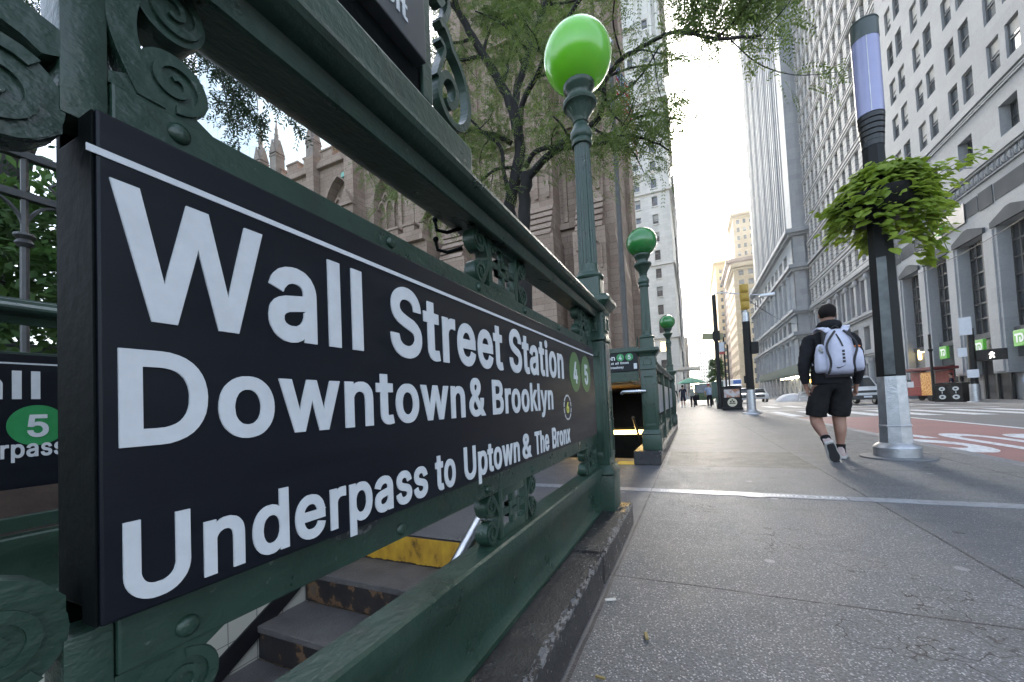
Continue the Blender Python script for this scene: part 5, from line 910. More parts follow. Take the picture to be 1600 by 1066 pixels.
# frieze wall with heads of the tall openings, pilasters and recessed bays
zH, zS = kz(8.0), kz(3.3)
mb = MB(); mb.box(BX, BX+.88, y0, y_end, zH, zA-.05-.001); b1.part(mb, 'frieze', LIME)
pil = [y_end-.55-PITCH*k+.0 for k in range(nb+1)]
for k, yc in enumerate(pil):
    mb = MB(); mb.bbox(BX-.02, BX+.88, yc-.62, yc+.62, kz(1.25), zH-.001, .02); mb.bbox(BX-.10, BX+.1, yc-.40, yc+.40, kz(1.32), zH-.06, .02)
    p = b1.part(mb, 'pilaster', LIME)
    mb = MB(); mb.bbox(BX-.24, BX+.6, yc-.72, yc+.72, kz(.93), kz(1.24), .02); mb.bbox(BX-.16, BX+.6, yc-.68, yc+.68, -.2, kz(.925), .02)
    q = mb.build('plinth', GRANB, p, loc=-b1.loc)
    if in_frame((BX, yc, 2)) > 0:
        mb = MB(); mb.extr([(BX-.30, kz(1.62)), (BX-.12, kz(1.62)), (BX-.12, kz(1.27)), (BX-.24, kz(1.27))], yc-.62, yc-.42, 'y'); mb.build('wall_lamp', FRMD, p, loc=-b1.loc)
for k in range(nb):
    yc = pil[k]-PITCH/2
    if in_frame((BX, yc, 4)) < 0 and in_frame((BX, yc, 8)) < 0: continue
    w2 = PITCH/2-.62
    # tall window
    mb = MB(); wx = BX+.62
    mb.quad((wx+.05, yc-w2, zS), (wx+.05, yc+w2, zS), (wx+.05, yc+w2, zH), (wx+.05, yc-w2, zH), 1)
    for j in range(5): y = yc-w2+2*w2*j/4; mb.box(wx-.05, wx+.04, y-.05, y+.05, zS, zH, 0)
    for j in range(7): z = zS+(zH-zS)*j/6; mb.box(wx-.04, wx+.03, yc-w2, yc+w2, z-.05, z+.05, 0)
    b1.part(mb, 'tall_window', [FRMD, GLASS] if k not in (5, 6) else [FRMD, mat('bank_glass_warm', (.30, .24, .14), .12, emit=(1, .75, .4), estr=.12)], fix=False)
    mb = MB(); mb.box(BX+.35, BX+.61, yc-w2, yc+w2, zS-.35, zS-.001); b1.part(mb, 'spandrel', GRANB)
    mb = MB(); mb.extr([(yc-w2-.30, zH-.02), (yc+w2+.30, zH-.02), (yc+w2+.30, zH+.30), (yc+.2, zH+.75), (yc-.2, zH+.75), (yc-w2-.30, zH+.30)], BX-.14, BX-.003, 'x'); b1.part(mb, 'window_head', SLAB)
    # shop front
    mb = MB(); mb.box(BX+.80, BX+.86, yc-w2, yc+w2, -.2, kz(1.95), 1); mb.box(BX+.70, BX+.79, yc-w2, yc-w2+.14, -.2, kz(1.95), 0); mb.box(BX+.70, BX+.79, yc-.08, yc+.08, -.2, kz(1.95), 0); mb.box(BX+.70, BX+.79, yc+w2-.14, yc+w2, -.2, kz(1.95), 0)
    b1.part(mb, 'shopfront', [FRMD, GLASSD])
    mb = MB(); mb.bbox(BX+.42, BX+.84, yc-w2, yc+w2, kz(1.95), kz(2.95), .02); f = b1.part(mb, 'fascia', SLAB if k % 2 else mat('dark_fascia', (.07, .075, .08), .4))
# slab panels below the cornice
mb = MB()
for k in range(nb):
    yc = pil[k]-PITCH/2; mb.bbox(BX-.03, BX-.003, yc-1.15, yc+1.15, kz(9.15), kz(9.95), .01)
split_build(mb, 'frieze_panel', SLAB, b1.e, loc=-b1.loc)
mb = MB()
for k in range(nb): yc = pil[k]; mb.bbox(BX-.05, BX-.003, yc-.60, yc+.60, kz(9.10), kz(9.98), .01)
split_build(mb, 'frieze_block', SLAB, b1.e, loc=-b1.loc)
b1.place_windows(100)
# bank signs
SG = mat('bank_sign_green', (.06, .27, .03), .4, emit=(.10, .5, .04), estr=.04); SWH = mat('bank_sign_white', (.6, .62, .64), .4, emit=(.8, .82, .84), estr=.03)
def bank_sign(yc, zc, s_, x, lab):
    mb = MB(); mb.bbox(x, x+.16, yc-s_/2, yc+s_/2, zc-s_/2, zc+s_/2, .02); o = mb.build('bank_sign', SG); tag(o, lab, 'sign', 'green bank signs')
    f = lambda u, v, h: (x-.002-h, yc-u, v)
    def R_(a, b, c, d): m.quad((x-.006, yc-a, zc+c), (x-.006, yc-b, zc+c), (x-.006, yc-b, zc+d), (x-.006, yc-a, zc+d))
    m = MB(); u = s_
    R_(-.36*u, .02*u, .16*u, .29*u); R_(-.24*u, -.11*u, -.27*u, .16*u)
    P = [(.0, .16), (.0, -.27), (.16, -.27), (.30, -.20), (.36, -.06), (.36, .08), (.30, .22), (.16, .29), (.02, .29)]
    m.extr([(.02*u, -.27*u+zc), (.02*u, zc+.05*u), (.13*u, zc+.05*u), (.13*u, zc-.16*u), (.17*u, zc-.16*u), (.25*u, zc-.06*u), (.25*u, zc+.08*u), (.17*u, zc+.17*u), (.02*u, zc+.17*u), (.02*u, zc+.29*u), (.19*u, zc+.29*u), (.32*u, zc+.22*u), (.38*u, zc+.08*u), (.38*u, zc-.07*u), (.32*u, zc-.20*u), (.19*u, zc-.27*u)], -.008, -.001, 'x')
    # the D was laid out with y to the right of the sign; mirror it on to the face
    for i in range(8, len(m.v)): v = m.v[i]; m.v[i] = (x-.002+v[0], yc-v[1], v[2])
    m.build('logo_letters', SWH, o)
sz = ((38.37, 3.12), (34.5, 3.09), (31.1, 3.2))
for i, (yy, lab) in enumerate(((38.37, 'green square bank sign farthest left, behind the thin dark pole'), (34.5, 'green square bank sign in the middle, above the walk signal'), (31.1, 'green square bank sign cut by the right edge of the photo'))):
    bank_sign(yy, sz[i][1], .88, BX-.06, lab)
bank_sign(37.3, 11.55, .62, BX-.28, 'small green square bank sign high on the wall, partly behind the hanging plant')
# second green mark: thin cast letters on dark panel
mb = MB(); yc = 36.4; mb.bbox(BX-.10, BX-.052, yc-1.7, yc+1.7, kz(9.0), kz(10.0), .01); o = mb.build('dark_sign_panel', mat('dark_sign', (.055, .055, .065), .35)); tag(o, 'dark blank name panel high on the bank wall beside the hanging plant', 'sign')
# wall flag pole without flag
mb = MB(); a = Vector((BX-.05, 26.9*K-.6, kz(11.15))); b = a+Vector((-2.9, .9, .95)); mb.tube([a, b], [.055, .035], 8); mb.sphere(b, .09, 10, 8); o = mb.build('wall_flagpole', ALU, smooth=True); tag(o, 'bare wall flagpole slanting out from the grey bank building', 'flagpole')
# ---------------------------------------------------------------- rusticated office block
b2 = Building('office_building', (BX+8, 58, -.2), 'pale banded office building with rows of narrow windows, between bank and tall tower')
ya, yb = 44.62, 71.0; W2 = yb-ya; zl = kz(10.55)
nc = 14; pt_ = W2/nc; cols = [(pt_*(i+.5)-.47, pt_*(i+.5)+.47) for i in range(nc)]; fl = 3.12
nr = int((84-zl)/fl); rows = [(.75+fl*i, .75+fl*i+1.95) for i in range(nr)]
mb = MB(); b2.facade(mb, (BX+.15, yb, zl), U, N, W2, 84-zl, cols, rows, .35, frame=FRM)
b2.part(mb, 'upper_wall', LIME2, fix=False)
mb = MB(); mb.box(BX+.9, BX+25, ya, yb, -.3, 83.9); mb.box(BX+.15, BX+.9, yb-.03, yb, -.3, 83.9); mb.box(BX+.16, BX+25, ya, yb, 83.9, 84.5); b2.part(mb, 'body', LIME2)
mb = MB()
for i in range(nr):
    z = zl+fl*i; big = i in (0, 2) or i > 15
    mb.box(BX+.15-(.30 if big else .11), BX+.148, ya, yb, z+.02, z+.30); mb.box(BX+.15-.09, BX+.148, ya, yb, z+.50, z+.62)
    mb.box(BX+.15-.10, BX+.148, ya, yb, z+2.80, z+2.95)
split_build(mb, 'belt_course', LIME2, b2.e, loc=-b2.loc)
# lower storeys of the block
cols = [(W2/9*(i+.5)-.75, W2/9*(i+.5)+.75) for i in range(9)]
mb = MB(); b2.facade(mb, (BX+.15, yb, -.2), U, N, W2, zl+.2, cols, [(.2, 3.6), (5.0, 7.4), (8.9, zl-.75)], .5, frame=FRMD, grid=(2, 3)); b2.part(mb, 'lower_wall', LIME, fix=False)
mb = MB()
for z, d in ((zl-.35, .55), (8.15, .45), (4.3, .3)): mb.box(BX+.15-d, BX+.148, ya, yb, z, z+.22); mb.box(BX+.15-d*.6, BX+.148, ya, yb, z-.2, z-.001)
for i in range(10):
    yc = yb-W2/9*i
    mb.box(BX-.15, BX+.146, yc-.28, yc+.28, 8.55, zl-.75); mb.sphere((BX-.05, yc, zl-1.0), .42, 8, 6, sc=(.7, 1, 1)); mb.lathe([(.34, -.2), (.34, .3), (.27, .5), (.24, 3.3), (.34, 3.6), (.34, 3.9)], (BX-.15, yc), 12)
split_build(mb, 'cornice', LIME, b2.e, loc=-b2.loc)
b2.place_windows(100)
# ---------------------------------------------------------------- tower with vertical piers on a columned base
b3 = Building('tower_building', (BX+8, 92, -.2), 'very tall pale tower with vertical piers above a columned corner base')
X3 = 14.75; y3a, y3b = 71.04, 113.0; W3 = y3b-y3a; zt = 25.2; HT = 112
mb = MB(); cols = []; u = 4.2
while u < W3-3.5:
    for j in range(3): cols.append((u+.25+j*1.55, u+1.1+j*1.55))
    u += 3*1.55+1.5
XS = X3+.55
rows = [(1.1+3.35*i, 1.1+3.35*i+1.9) for i in range(int((HT-zt)/3.35))]
b3.facade(mb, (XS, y3b, zt), U, N, W3-.6, HT-zt, cols, rows, .45, frame=FRM)
b3.part(mb, 'shaft_wall', LIME3, fix=False)
mb = MB(); mb.box(XS+.9, XS+30, y3a+.7, y3b, -.3, HT-.1); mb.box(XS, XS+.9, y3a+.58, y3a+.7, zt, HT); mb.box(XS+.02, XS+30, y3a+.7, y3b, HT, HT+.8); mb.box(XS, XS+30, y3b, y3b+.1, -.3, HT); b3.part(mb, 'body', LIME3)
mb = MB(); u = 4.2; cs = sorted(cols)
edges = []
for (a, b) in cs: edges += [a-.2, b+.2]
for (a, b) in cs:
    for e in (a-.32, b+.02): mb.box(XS-.30, XS-.002, y3b-e-.30, y3b-e, zt, HT)
mb.box(XS-.35, XS-.002, y3a+.6, y3a+3.4, zt, HT)
split_build(mb, 'vertical_pier', LIME3, b3.e, loc=-b3.loc)
# base
cols = []; nbp = 10; p3 = (W3-4.5)/nbp
for i in range(nbp): cols.append((p3*(i+.5)-1.15+1.0, p3*(i+.5)+1.15+1.0))
mb = MB(); b3.facade(mb, (X3, y3b, -.2), U, N, W3, zt+.2, cols, [(.3, 3.6), (4.4, 8.4), (10.0, 12.2), (13.6, 18.6), (20.6, 22.8)], .8, frame=FRMD, grid=(2, 3)); b3.part(mb, 'base_wall', LIME3, fix=False)
mb = MB(); mb.box(X3, XS+.9, y3a, y3a+.56, -.3, zt-.001); mb.box(X3+.01, XS+5, y3a+.1, y3b, zt-.2, zt-.002); b3.part(mb, 'end_wall', LIME3)
mb = MB()
for z, d, h in ((9.2, .75, .45), (12.7, .7, .4), (19.2, .8, .5), (24.4, .95, .6)):
    mb.box(X3-d, X3-.002, y3a-d, y3b, z, z+h); mb.box(X3-.001, XS+3, y3a-d, y3a-.002, z, z+h); mb.box(X3-d*.55, X3-.002, y3a-d*.55, y3b, z-.35, z-.002); mb.box(X3-.001, XS+3, y3a-d*.55, y3a-.002, z-.35, z-.002)
split_build(mb, 'cornice', LIME3, b3.e, loc=-b3.loc)
mb = MB()
for i in range(nbp+1):
    yc = y3b-1.0-p3*i
    for z0_, z1_ in ((3.9, 9.0), (13.1, 18.9)): mb.lathe([(.55, z0_), (.55, z0_+.3), (.42, z0_+.4), (.36, z1_-.6), (.5, z1_-.3), (.55, z1_)], (X3-.05, yc), 12)
split_build(mb, 'column', LIME3, b3.e, loc=-b3.loc)
b3.place_windows(100)
# ---------------------------------------------------------------- tan block and far right-hand buildings
def simple_block(name, x0, x1, y0_, y1_, H, m, label, faceX=None, faceY=True, fl=3.8, cw=2.6, ww=1.2, wh=2.0, n=100, group=None, cornice=True, frame=None, base=-.3, probs=(.6, .2, .1, 0, .1), cat='building'):
    b = Building(name, ((x0+x1)/2, (y0_+y1_)/2, base), label, cat, group); mb = MB(); nr = int((H-5)/fl)
    rows = [(5+fl*i, 5+fl*i+wh) for i in range(nr)]
    if faceY:
        W = x1-x0; nc = max(1, int((W-1)/cw)); o = (W-nc*cw)/2; b.facade(mb, (x0, y0_, base), (1, 0, 0), (0, -1, 0), W, H, [(o+cw*i+(cw-ww)/2, o+cw*i+(cw+ww)/2) for i in range(nc)], rows, .35, frame=frame, probs=probs)
    if faceX:
        W = y1_-y0_; nc = max(1, int((W-1)/cw)); o = (W-nc*cw)/2; cl = [(o+cw*i+(cw-ww)/2, o+cw*i+(cw+ww)/2) for i in range(nc)]
        if faceX < 0: b.facade(mb, (x0, y1_, base), (0, -1, 0), (-1, 0, 0), W, H, cl, rows, .35, frame=frame, probs=probs)
        else: b.facade(mb, (x1, y0_, base), (0, 1, 0), (1, 0, 0), W, H, cl, rows, .35, frame=frame, probs=probs)
    b.part(mb, 'wall', m, fix=False)
    e = .6; mb = MB(); mb.box(x0+(e if faceX and faceX < 0 else 0), x1-(e if faceX and faceX > 0 else 0), y0_+(e if faceY else 0), y1_, base, base+H-.01); mb.box(x0-.02, x1+.02, y0_-.02, y1_+.02, base+H-.008, base+H+.5); b.part(mb, 'body', m)
    if cornice:
        mb = MB()
        for z, d, h in ((base+H-1.2, 1.0, 1.2), (base+H-2.2, .5, .6), (base+4.4, .5, .5)): mb.box(x0-d, x1+d*.3, y0_-d, y1_, z, z+h)
        split_build(mb, 'cornice', m, b.e, loc=-b.loc)
    b.place_windows(n); return b
b4 = simple_block('office_building', 16.4, 40, 170, 200, 50, TAN, 'tan office block down the street with a white cornice, behind the yellow traffic signal', faceX=-1, fl=3.7, cw=3.1, ww=1.7, n=100)
simple_block('office_building', 17.6, 38, 200.2, 235, 61, TAND, 'brown brick block rising behind the tan office block', faceX=-1, n=60)
simple_block('office_building', 21.5, 36, 212, 232, 86, TAN, 'pale upper tower standing above the brown block at the end of the street', faceX=-1, n=40)
simple_block('office_building', 14.5, 40, 236, 300, 72, GOLD, 'narrow golden sunlit block farthest down the right side of the street', faceX=-1, n=30)
simple_block('office_building', 8, 24, 520, 560, 60, WHT, 'faint pale tower closing the far end of the street', faceX=-1, n=0, cornice=False)
# ---------------------------------------------------------------- left side: white tower, dark tower
b6 = Building('tower_building', (-9, 104, 0), 'tall white stone tower left of the sky, arched windows high up')
X6a, X6b, Y6, Y6b = -19.0, -2.3, 95.0, 125.0; H6 = 140
mb = MB(); c6 = [(1.0, 2.2), (4.2, 5.4), (7.6, 8.75), (9.25, 10.4), (12.9, 14.1)]
r6 = [(3.0+4.15*i, 3.0+4.15*i+2.25) for i in range(16)]+[(73, 75.3), (78, 80.6), (86, 88.5)]+[(98+4.2*i, 100.3+4.2*i) for i in range(9)]
b6.facade(mb, (X6a, Y6, 0), (1, 0, 0), (0, -1, 0), X6b-X6a, H6, c6, r6, .4, probs=(.6, .2, .08, .06, .06))
cw6 = 3.0
b6.facade(mb, (X6b, Y6, 0), (0, 1, 0), (1, 0, 0), 30, H6, [(1+cw6*i+.7, 1+cw6*i+2.0) for i in range(9)], r6, .4)
b6.part(mb, 'wall', WHT, fix=False)
mb = MB(); mb.box(X6a, X6b-.6, Y6+.6, Y6b, 0, H6-.1); mb.box(X6a, X6b, Y6, Y6b, H6-.09, H6+.6); b6.part(mb, 'body', WHT)
mb = MB()
for z, d, h in ((14.2, .5, .5), (30.8, .4, .45), (47.5, .5, .5), (68.6, .8, .8), (70.6, .5, .5), (95.9, 1.2, 1.2), (138, 1.2, 1.4)): mb.box(X6a, X6b+d, Y6-d, Y6b, z, z+h)
split_build(mb, 'belt_course', WHT, b6.e, loc=-b6.loc)
mb = MB()
for a, b in r6:
    for (c, d) in c6: mb.box(X6a+c-.15, X6a+d+.15, Y6-.22, Y6-.002, a-.28, a-.02)
for z in (40.2, 52.6): mb.box(X6a+7.1, X6a+10.9, Y6-1.1, Y6-.003, z-.5, z-.29); mb.box(X6a+7.1, X6a+10.9, Y6-1.1, Y6-1.0, z-.29, z+.55)
mb.extr([(X6a+6.9, 57.6), (X6a+11.1, 57.6), (X6a+11.1, 58.1), (X6a+9.0, 59.9), (X6a+6.9, 58.1)], Y6-.5, Y6-.003, 'y')
split_build(mb, 'sill', WHT, b6.e, loc=-b6.loc)
# arched top bay: built-up arch rings and piers around paired lights
mb = MB()
for r_, t_, d_ in ((3.3, .5, .9), (2.6, .35, .6), (2.1, .25, .35)):
    n_ = 18; A = [(X6a+9+r_*math.cos(math.pi*k/n_), 84.5+r_*1.05*math.sin(math.pi*k/n_)) for k in range(n_+1)]; B = [(X6a+9+(r_-t_)*math.cos(math.pi*k/n_), 84.5+(r_-t_)*1.05*math.sin(math.pi*k/n_)) for k in range(n_+1)]
    for k in range(n_): mb.extr([A[k], A[k+1], B[k+1], B[k]], Y6-d_, Y6-.003, 'y')
    for s_ in (-1, 1): xx = X6a+9+s_*(r_-t_/2); mb.box(xx-t_/2, xx+t_/2, Y6-d_, Y6-.003, 71.3, 84.5)
for xx in (X6a+.6, X6a+3.2, X6a+5.3, X6a+12.2, X6a+14.9, X6a+16.2):
    mb.box(xx-.22, xx+.22, Y6-.7, Y6-.003, 71.3, 95.9); mb.lathe([(.28, 71.3), (.28, 95.5)], (xx, Y6-.75), 8)
b6.part(mb, 'arched_bay', WHT)
b6.place_windows(100, lit=(1,))
simple_block('tower_building', -34, -1.9, 125.2, 165, 66, GREYF, 'dark grey side of the tower behind the white tower, left of the sky', faceX=1, faceY=False, n=60)
simple_block('tower_building', -30, -2.4, 175, 230, 52, WHT, 'lower pale block farther down the left side of the street', faceX=1, n=40)
simple_block('tower_building', -34, -1.2, 240, 330, 34, GREYF, 'lowest grey block at the far left end of the street', faceX=1, n=20)

# ================================================================== brownstone church
ch = Building('brownstone_church', (-18, 32, 0), 'brown sandstone gothic church with battlements, pointed windows and a huge buttressed tower', 'church')
CY = 26.0
def arch_pts(xc, z0, w_, hs, n=8):
    """pointed arch outline: sill z0, springing z0+hs"""
    r = w_*1.02; P = [(xc-w_/2, z0), (xc+w_/2, z0)]
    zs_ = z0+hs
    a_end = math.acos((r-w_/2)/r)
    for k in range(n+1): a = a_end*k/n; P.append((xc+w_/2-r+r*math.cos(a), zs_+r*math.sin(a)))
    for k in range(n-1, -1, -1): a = a_end*k/n; P.append((xc-w_/2+r-r*math.cos(a), zs_+r*math.sin(a)))
    return P
def arch_h(w_): r = w_*1.02; return r*math.sin(math.acos((r-w_/2)/r))
def gothic_wall(x0, x1, z0, z1, wins, y, th=.7, name='wall'):
    holes = [arch_pts(*w_[:4]) for w_ in wins]
    vs, fs = holes_panel([(x0, z0), (x1, z0), (x1, z1), (x0, z1)], holes, th, lambda u, v, h: (u, y+th/2+h, v))
    mb = MB(); mb.add(vs, fs); ch.part(mb, name, BROWN)
    for (xc, zb, w_, hs, lights) in wins:
        hh = hs+arch_h(w_); mb = MB()
        # hood mould and jamb shafts
        O, I = arch_pts(xc, zb, w_+.7, hs), arch_pts(xc, zb, w_+.02, hs)
        for k in range(1, len(O)-0):
            a, b = k, (k+1) % len(O)
            if b == 0: a, b = len(O)-1, 0
            mb.extr([O[a], O[b], I[b], I[a]], y-.22, y-.003, 'y')
        # tracery: mullions, sub-arches, glass
        for j in range(1, lights): xx = xc-w_/2+w_*j/lights; mb.box(xx-.07, xx+.07, y+.25, y+.45, zb, zb+hs+hh*.02)
        lw = w_/lights
        for j in range(lights):
            cx = xc-w_/2+lw*(j+.5); A = arch_pts(cx, zb+hs-lw*.35, lw, .0, 5)[2:]; B = arch_pts(cx, zb+hs-lw*.35, lw*.72, .0, 5)[2:]
            for k in range(len(A)-1): mb.extr([A[k], A[k+1], B[k+1], B[k]], y+.26, y+.44, 'y')
        for j in range(1, lights):
            cx = xc-w_/2+lw*j; A = arch_pts(cx, zb+hs+lw*.45, lw*.9, 0, 5)[2:]; B = arch_pts(cx, zb+hs+lw*.45, lw*.6, 0, 5)[2:]
            for k in range(len(A)-1): mb.extr([A[k], A[k+1], B[k+1], B[k]], y+.26, y+.44, 'y')
        wo = ch.part(mb, 'window', BROWN)
        mb = MB(); P = arch_pts(xc, zb, w_, hs); mb.extr(P, y+.50, y+.53, 'y'); mb.build('leaded_glass', mat('church_glass', (.20, .23, .24), .25, col2=(.08, .10, .11), scale=3), wo, loc=-ch.loc)
        mb = MB(); mb.box(xc-w_/2-.35, xc+w_/2+.35, y-.3, y-.003, zb-.3, zb-.002); mb.build('sill', BROWN, wo, loc=-ch.loc)
def crenel(mb, x0, x1, z, y, w_=1.5, gap=.8, h=.95, t=.5):
    mb.box(x0, x1, y-.35, y+t, z-.55, z-.02); mb.box(x0, x1, y-.2, y+t, z-.018, z+.25)
    x = x0
    while x < x1: mb.box(x, min(x+w_, x1), y-.2, y+t, z+.252, z+h); mb.box(x-.06, min(x+w_, x1)+.06, y-.28, y+t+.08, z+h+.001, z+h+.16); x += w_+gap
def pinnacle(mb, x, y, z, s_=.55, h=4.2):
    mb.box(x-s_, x+s_, y-s_, y+s_, z, z+h*.34); mb.box(x-s_*1.12, x+s_*1.12, y-s_*1.12, y+s_*1.12, z+h*.34, z+h*.37)
    for a in range(4): M = Matrix.Translation((x, y, 0)) @ Matrix.Rotation(a*math.pi/2, 4, 'Z'); mb.extr([(-s_, z+h*.39), (s_, z+h*.39), (0, z+h*.62)], -s_*1.15, -s_*.9, 'y', M=M)
    mb.lathe([(s_*1.0, z+h*.39), (s_*.12, z+h*.95)], (x, y), 4, sq=None); 
    for k in range(5):
        t = k/5; r = s_*(1-.88*t)
        for a in range(4): mb.sphere((x+r*math.cos(a*math.pi/2), y+r*math.sin(a*math.pi/2), z+h*(.42+.5*t)), s_*.17, 6, 4)
    mb.sphere((x, y, z+h*.96), s_*.26, 6, 5); mb.sphere((x, y, z+h*1.0), s_*.14, 6, 4)
# nave wall (upper) with two visible windows and more to the left
gothic_wall(-60, -19.9, 0, 24.0, [(-28.1, 15.2, 3.1, 4.2, 3), (-35.0, 15.2, 3.1, 4.2, 3), (-42.0, 15.2, 3.1, 4.2, 3), (-49.0, 15.2, 3.1, 4.2, 3), (-22.65, 15.6, 2.6, 2.9, 3)], CY, name='nave_wall')
gothic_wall(-19.85, -16.6, 0, 24.0, [(-18.45, 13.9, .8, 2.0, 1)], CY-.0, name='stair_turret_wall')
mb = MB(); crenel(mb, -60, -26.3, 24.0, CY); ch.part(mb, 'battlement', BROWN)
mb = MB(); mb.box(-60, -4.2, CY+.71, CY+14, 0, 23.9); ch.part(mb, 'body', BROWN)
for x in (-31.0, -36.1, -38.5, -45.5, -52.5):
    mb = MB(); mb.box(x-.6, x+.6, CY-1.0, CY-.002, 0, 19); mb.box(x-.48, x+.48, CY-.7, CY-.003, 19.001, 24.6); ch.part(mb, 'buttress', BROWN)
    mb = MB(); pinnacle(mb, x, CY-.2, 24.2, .46, 6.0 if x < -32 else 5.0); ch.part(mb, 'pinnacle', mat('grey_brown_stone', (.17, .14, .115), .85, col2=(.25, .21, .18), scale=2, bump=.5))
mb = MB(); mb.box(-26.3, -24.9, CY-1.6, CY-.002, 0, 18.6); mb.box(-26.1, -25.1, CY-1.3, CY-.003, 18.6, 24.8); mb.extr([(-26.4, 18.2), (-24.8, 18.2), (-25.6, 19.6)], CY-1.8, CY-1.3, 'y'); ch.part(mb, 'buttress', BROWN)
mb = MB(); mb.box(-24.85, -19.9, CY-.25, CY-.002, 22.0, 24.6); ch.part(mb, 'wall_band', BROWN)
# low aisle parapet
mb = MB(); mb.box(-24.8, -16.9, CY-2.6, CY-.004, 0, 13.4); crenel(mb, -24.8, -17.0, 13.6, CY-2.6, 1.0, .5, .7, .4); ch.part(mb, 'aisle', BROWN)
# tower
TX0, TX1 = -16.6, -4.05; TH = 46
mb = MB(); mb.box(TX0, TX1-.4, CY+.2, CY+12.4, 0, TH); ch.part(mb, 'tower', BROWN)
def steps_band(mb, x0, x1, y, z0, n, dz, d):
    for k in range(n): mb.extr([(0, z0+dz*k), (-d*(1-k/n)-.12, z0+dz*k), (-d*(1-(k+1)/n)-.02, z0+dz*(k+1)-.04), (0, z0+dz*(k+1)-.04)], x0, x1, 'x', M=Matrix.Translation((0, y, 0)))
for (x0, x1, dd) in ((-16.6, -14.3, 2.0), (-10.0, -7.5, 2.4), (-6.4, -4.35, 1.8)):
    mb = MB(); y = CY+.2
    mb.box(x0, x1, y-dd, y-.003, 0, 11.6); mb.box(x0+.15, x1-.15, y-dd+.9, y-.004, 11.6, 25); mb.box(x0+.3, x1-.3, y-dd+1.35, y-.005, 25, TH)
    steps_band(mb, x0+.16, x1-.16, y-dd+.9, 11.62, 5, .46, .85)
    for k in range(3): xx = x0+.45+(x1-x0-.9)*k/2; mb.box(xx-.12, xx+.12, y-dd+.74, y-dd+.899, 14.4, 24.5)
    mb.box(x0+.1, x1-.1, y-dd+.66, y-dd+.9, 24.5, 25.1)
    for k in range(2):
        xx = x0+.15+(x1-x0-.3)*(k+.5)/2; O = arch_pts(xx, 9.0, (x1-x0)*.36, 1.3); I = arch_pts(xx, 9.0, (x1-x0)*.24, 1.3)
        for a in range(1, len(O)-1): mb.extr([O[a], O[a+1], I[a+1], I[a]], y-dd-.12, y-dd-.003, 'y')
    ch.part(mb, 'tower_buttress', BROWN)
mb = MB()
for z in (12.6, 19.5, 27.5, 36): mb.box(TX0-.1, TX1-.3, CY-.05, CY+.199, z, z+.4)
for xx in (-13.8, -12.2, -10.6, -7.2): mb.box(xx-.13, xx+.13, CY-.02, CY+.199, 13.1, 27)
split_build(mb, 'string_course', BROWN, ch.e, loc=-ch.loc)
# tower street corner: sloped stepped buttress profile on the right
mb = MB(); mb.extr([(TX1-.45, 0), (-3.55, 0), (-3.55, 9.2), (-3.95, 11.5), (-3.95, 22), (-4.2, 23.4), (-4.2, TH), (TX1-.45, TH)], CY-.3, CY+3.2, 'y'); mb.extr([(TX1-.45, 0), (-3.55, 0), (-3.55, 9.2), (-3.95, 11.5), (-3.95, 22), (-4.2, 23.4), (-4.2, TH), (TX1-.45, TH)], CY+9, CY+12.3, 'y'); ch.part(mb, 'tower_buttress', BROWN)
gothic_wall(-14.25, -10.05, 12.99, 12.995, [], CY+.1) if False else None
mb = MB(); crenel(mb, TX0, TX1, TH, CY+.2, 1.4, .7, 1.2); ch.part(mb, 'battlement', BROWN)
mb = MB(); mb.lathe([(5.2, TH), (.2, TH+36)], ((TX0+TX1)/2, CY+6.4), 8); ch.part(mb, 'spire', BROWN)
# verdigris downpipe
mb = MB(); mb.tube([(-26.9, CY-.3, 21.6), (-26.9, CY-.3, 19.9), (-26.7, CY-.35, 19.2), (-26.7, CY-.35, 14)], .12, 8); mb.box(-27.2, -26.5, CY-.6, CY-.1, 21.6, 22.0); ch.part(mb, 'downpipe', mat('verdigris', (.18, .42, .34), .6), smooth=True)
# pale glass tower far behind
GT = NT('pale_glass_grid'); jj = GT.math('MAXIMUM', GT.line(GT.math('FRACT', GT.math('MULTIPLY', GT.z, .22)), .5, .05), GT.line(GT.math('FRACT', GT.math('MULTIPLY', GT.x, .16)), .5, .05)); GT = GT.set(Base_Color=GT.mix(jj, (.62, .74, .80), (.42, .52, .60)), Roughness=.25)
mb = MB(); mb.box(-172, -136, 90, 130, 0, 175); o = mb.build('glass_tower', GT); tag(o, 'pale blue glass tower far behind the church pinnacles, seen through leaves', 'building')
mb = MB(); mb.box(-172.2, -135.8, 89.8, 130.2, 175, 177); mb.build('roof', WHT, o)
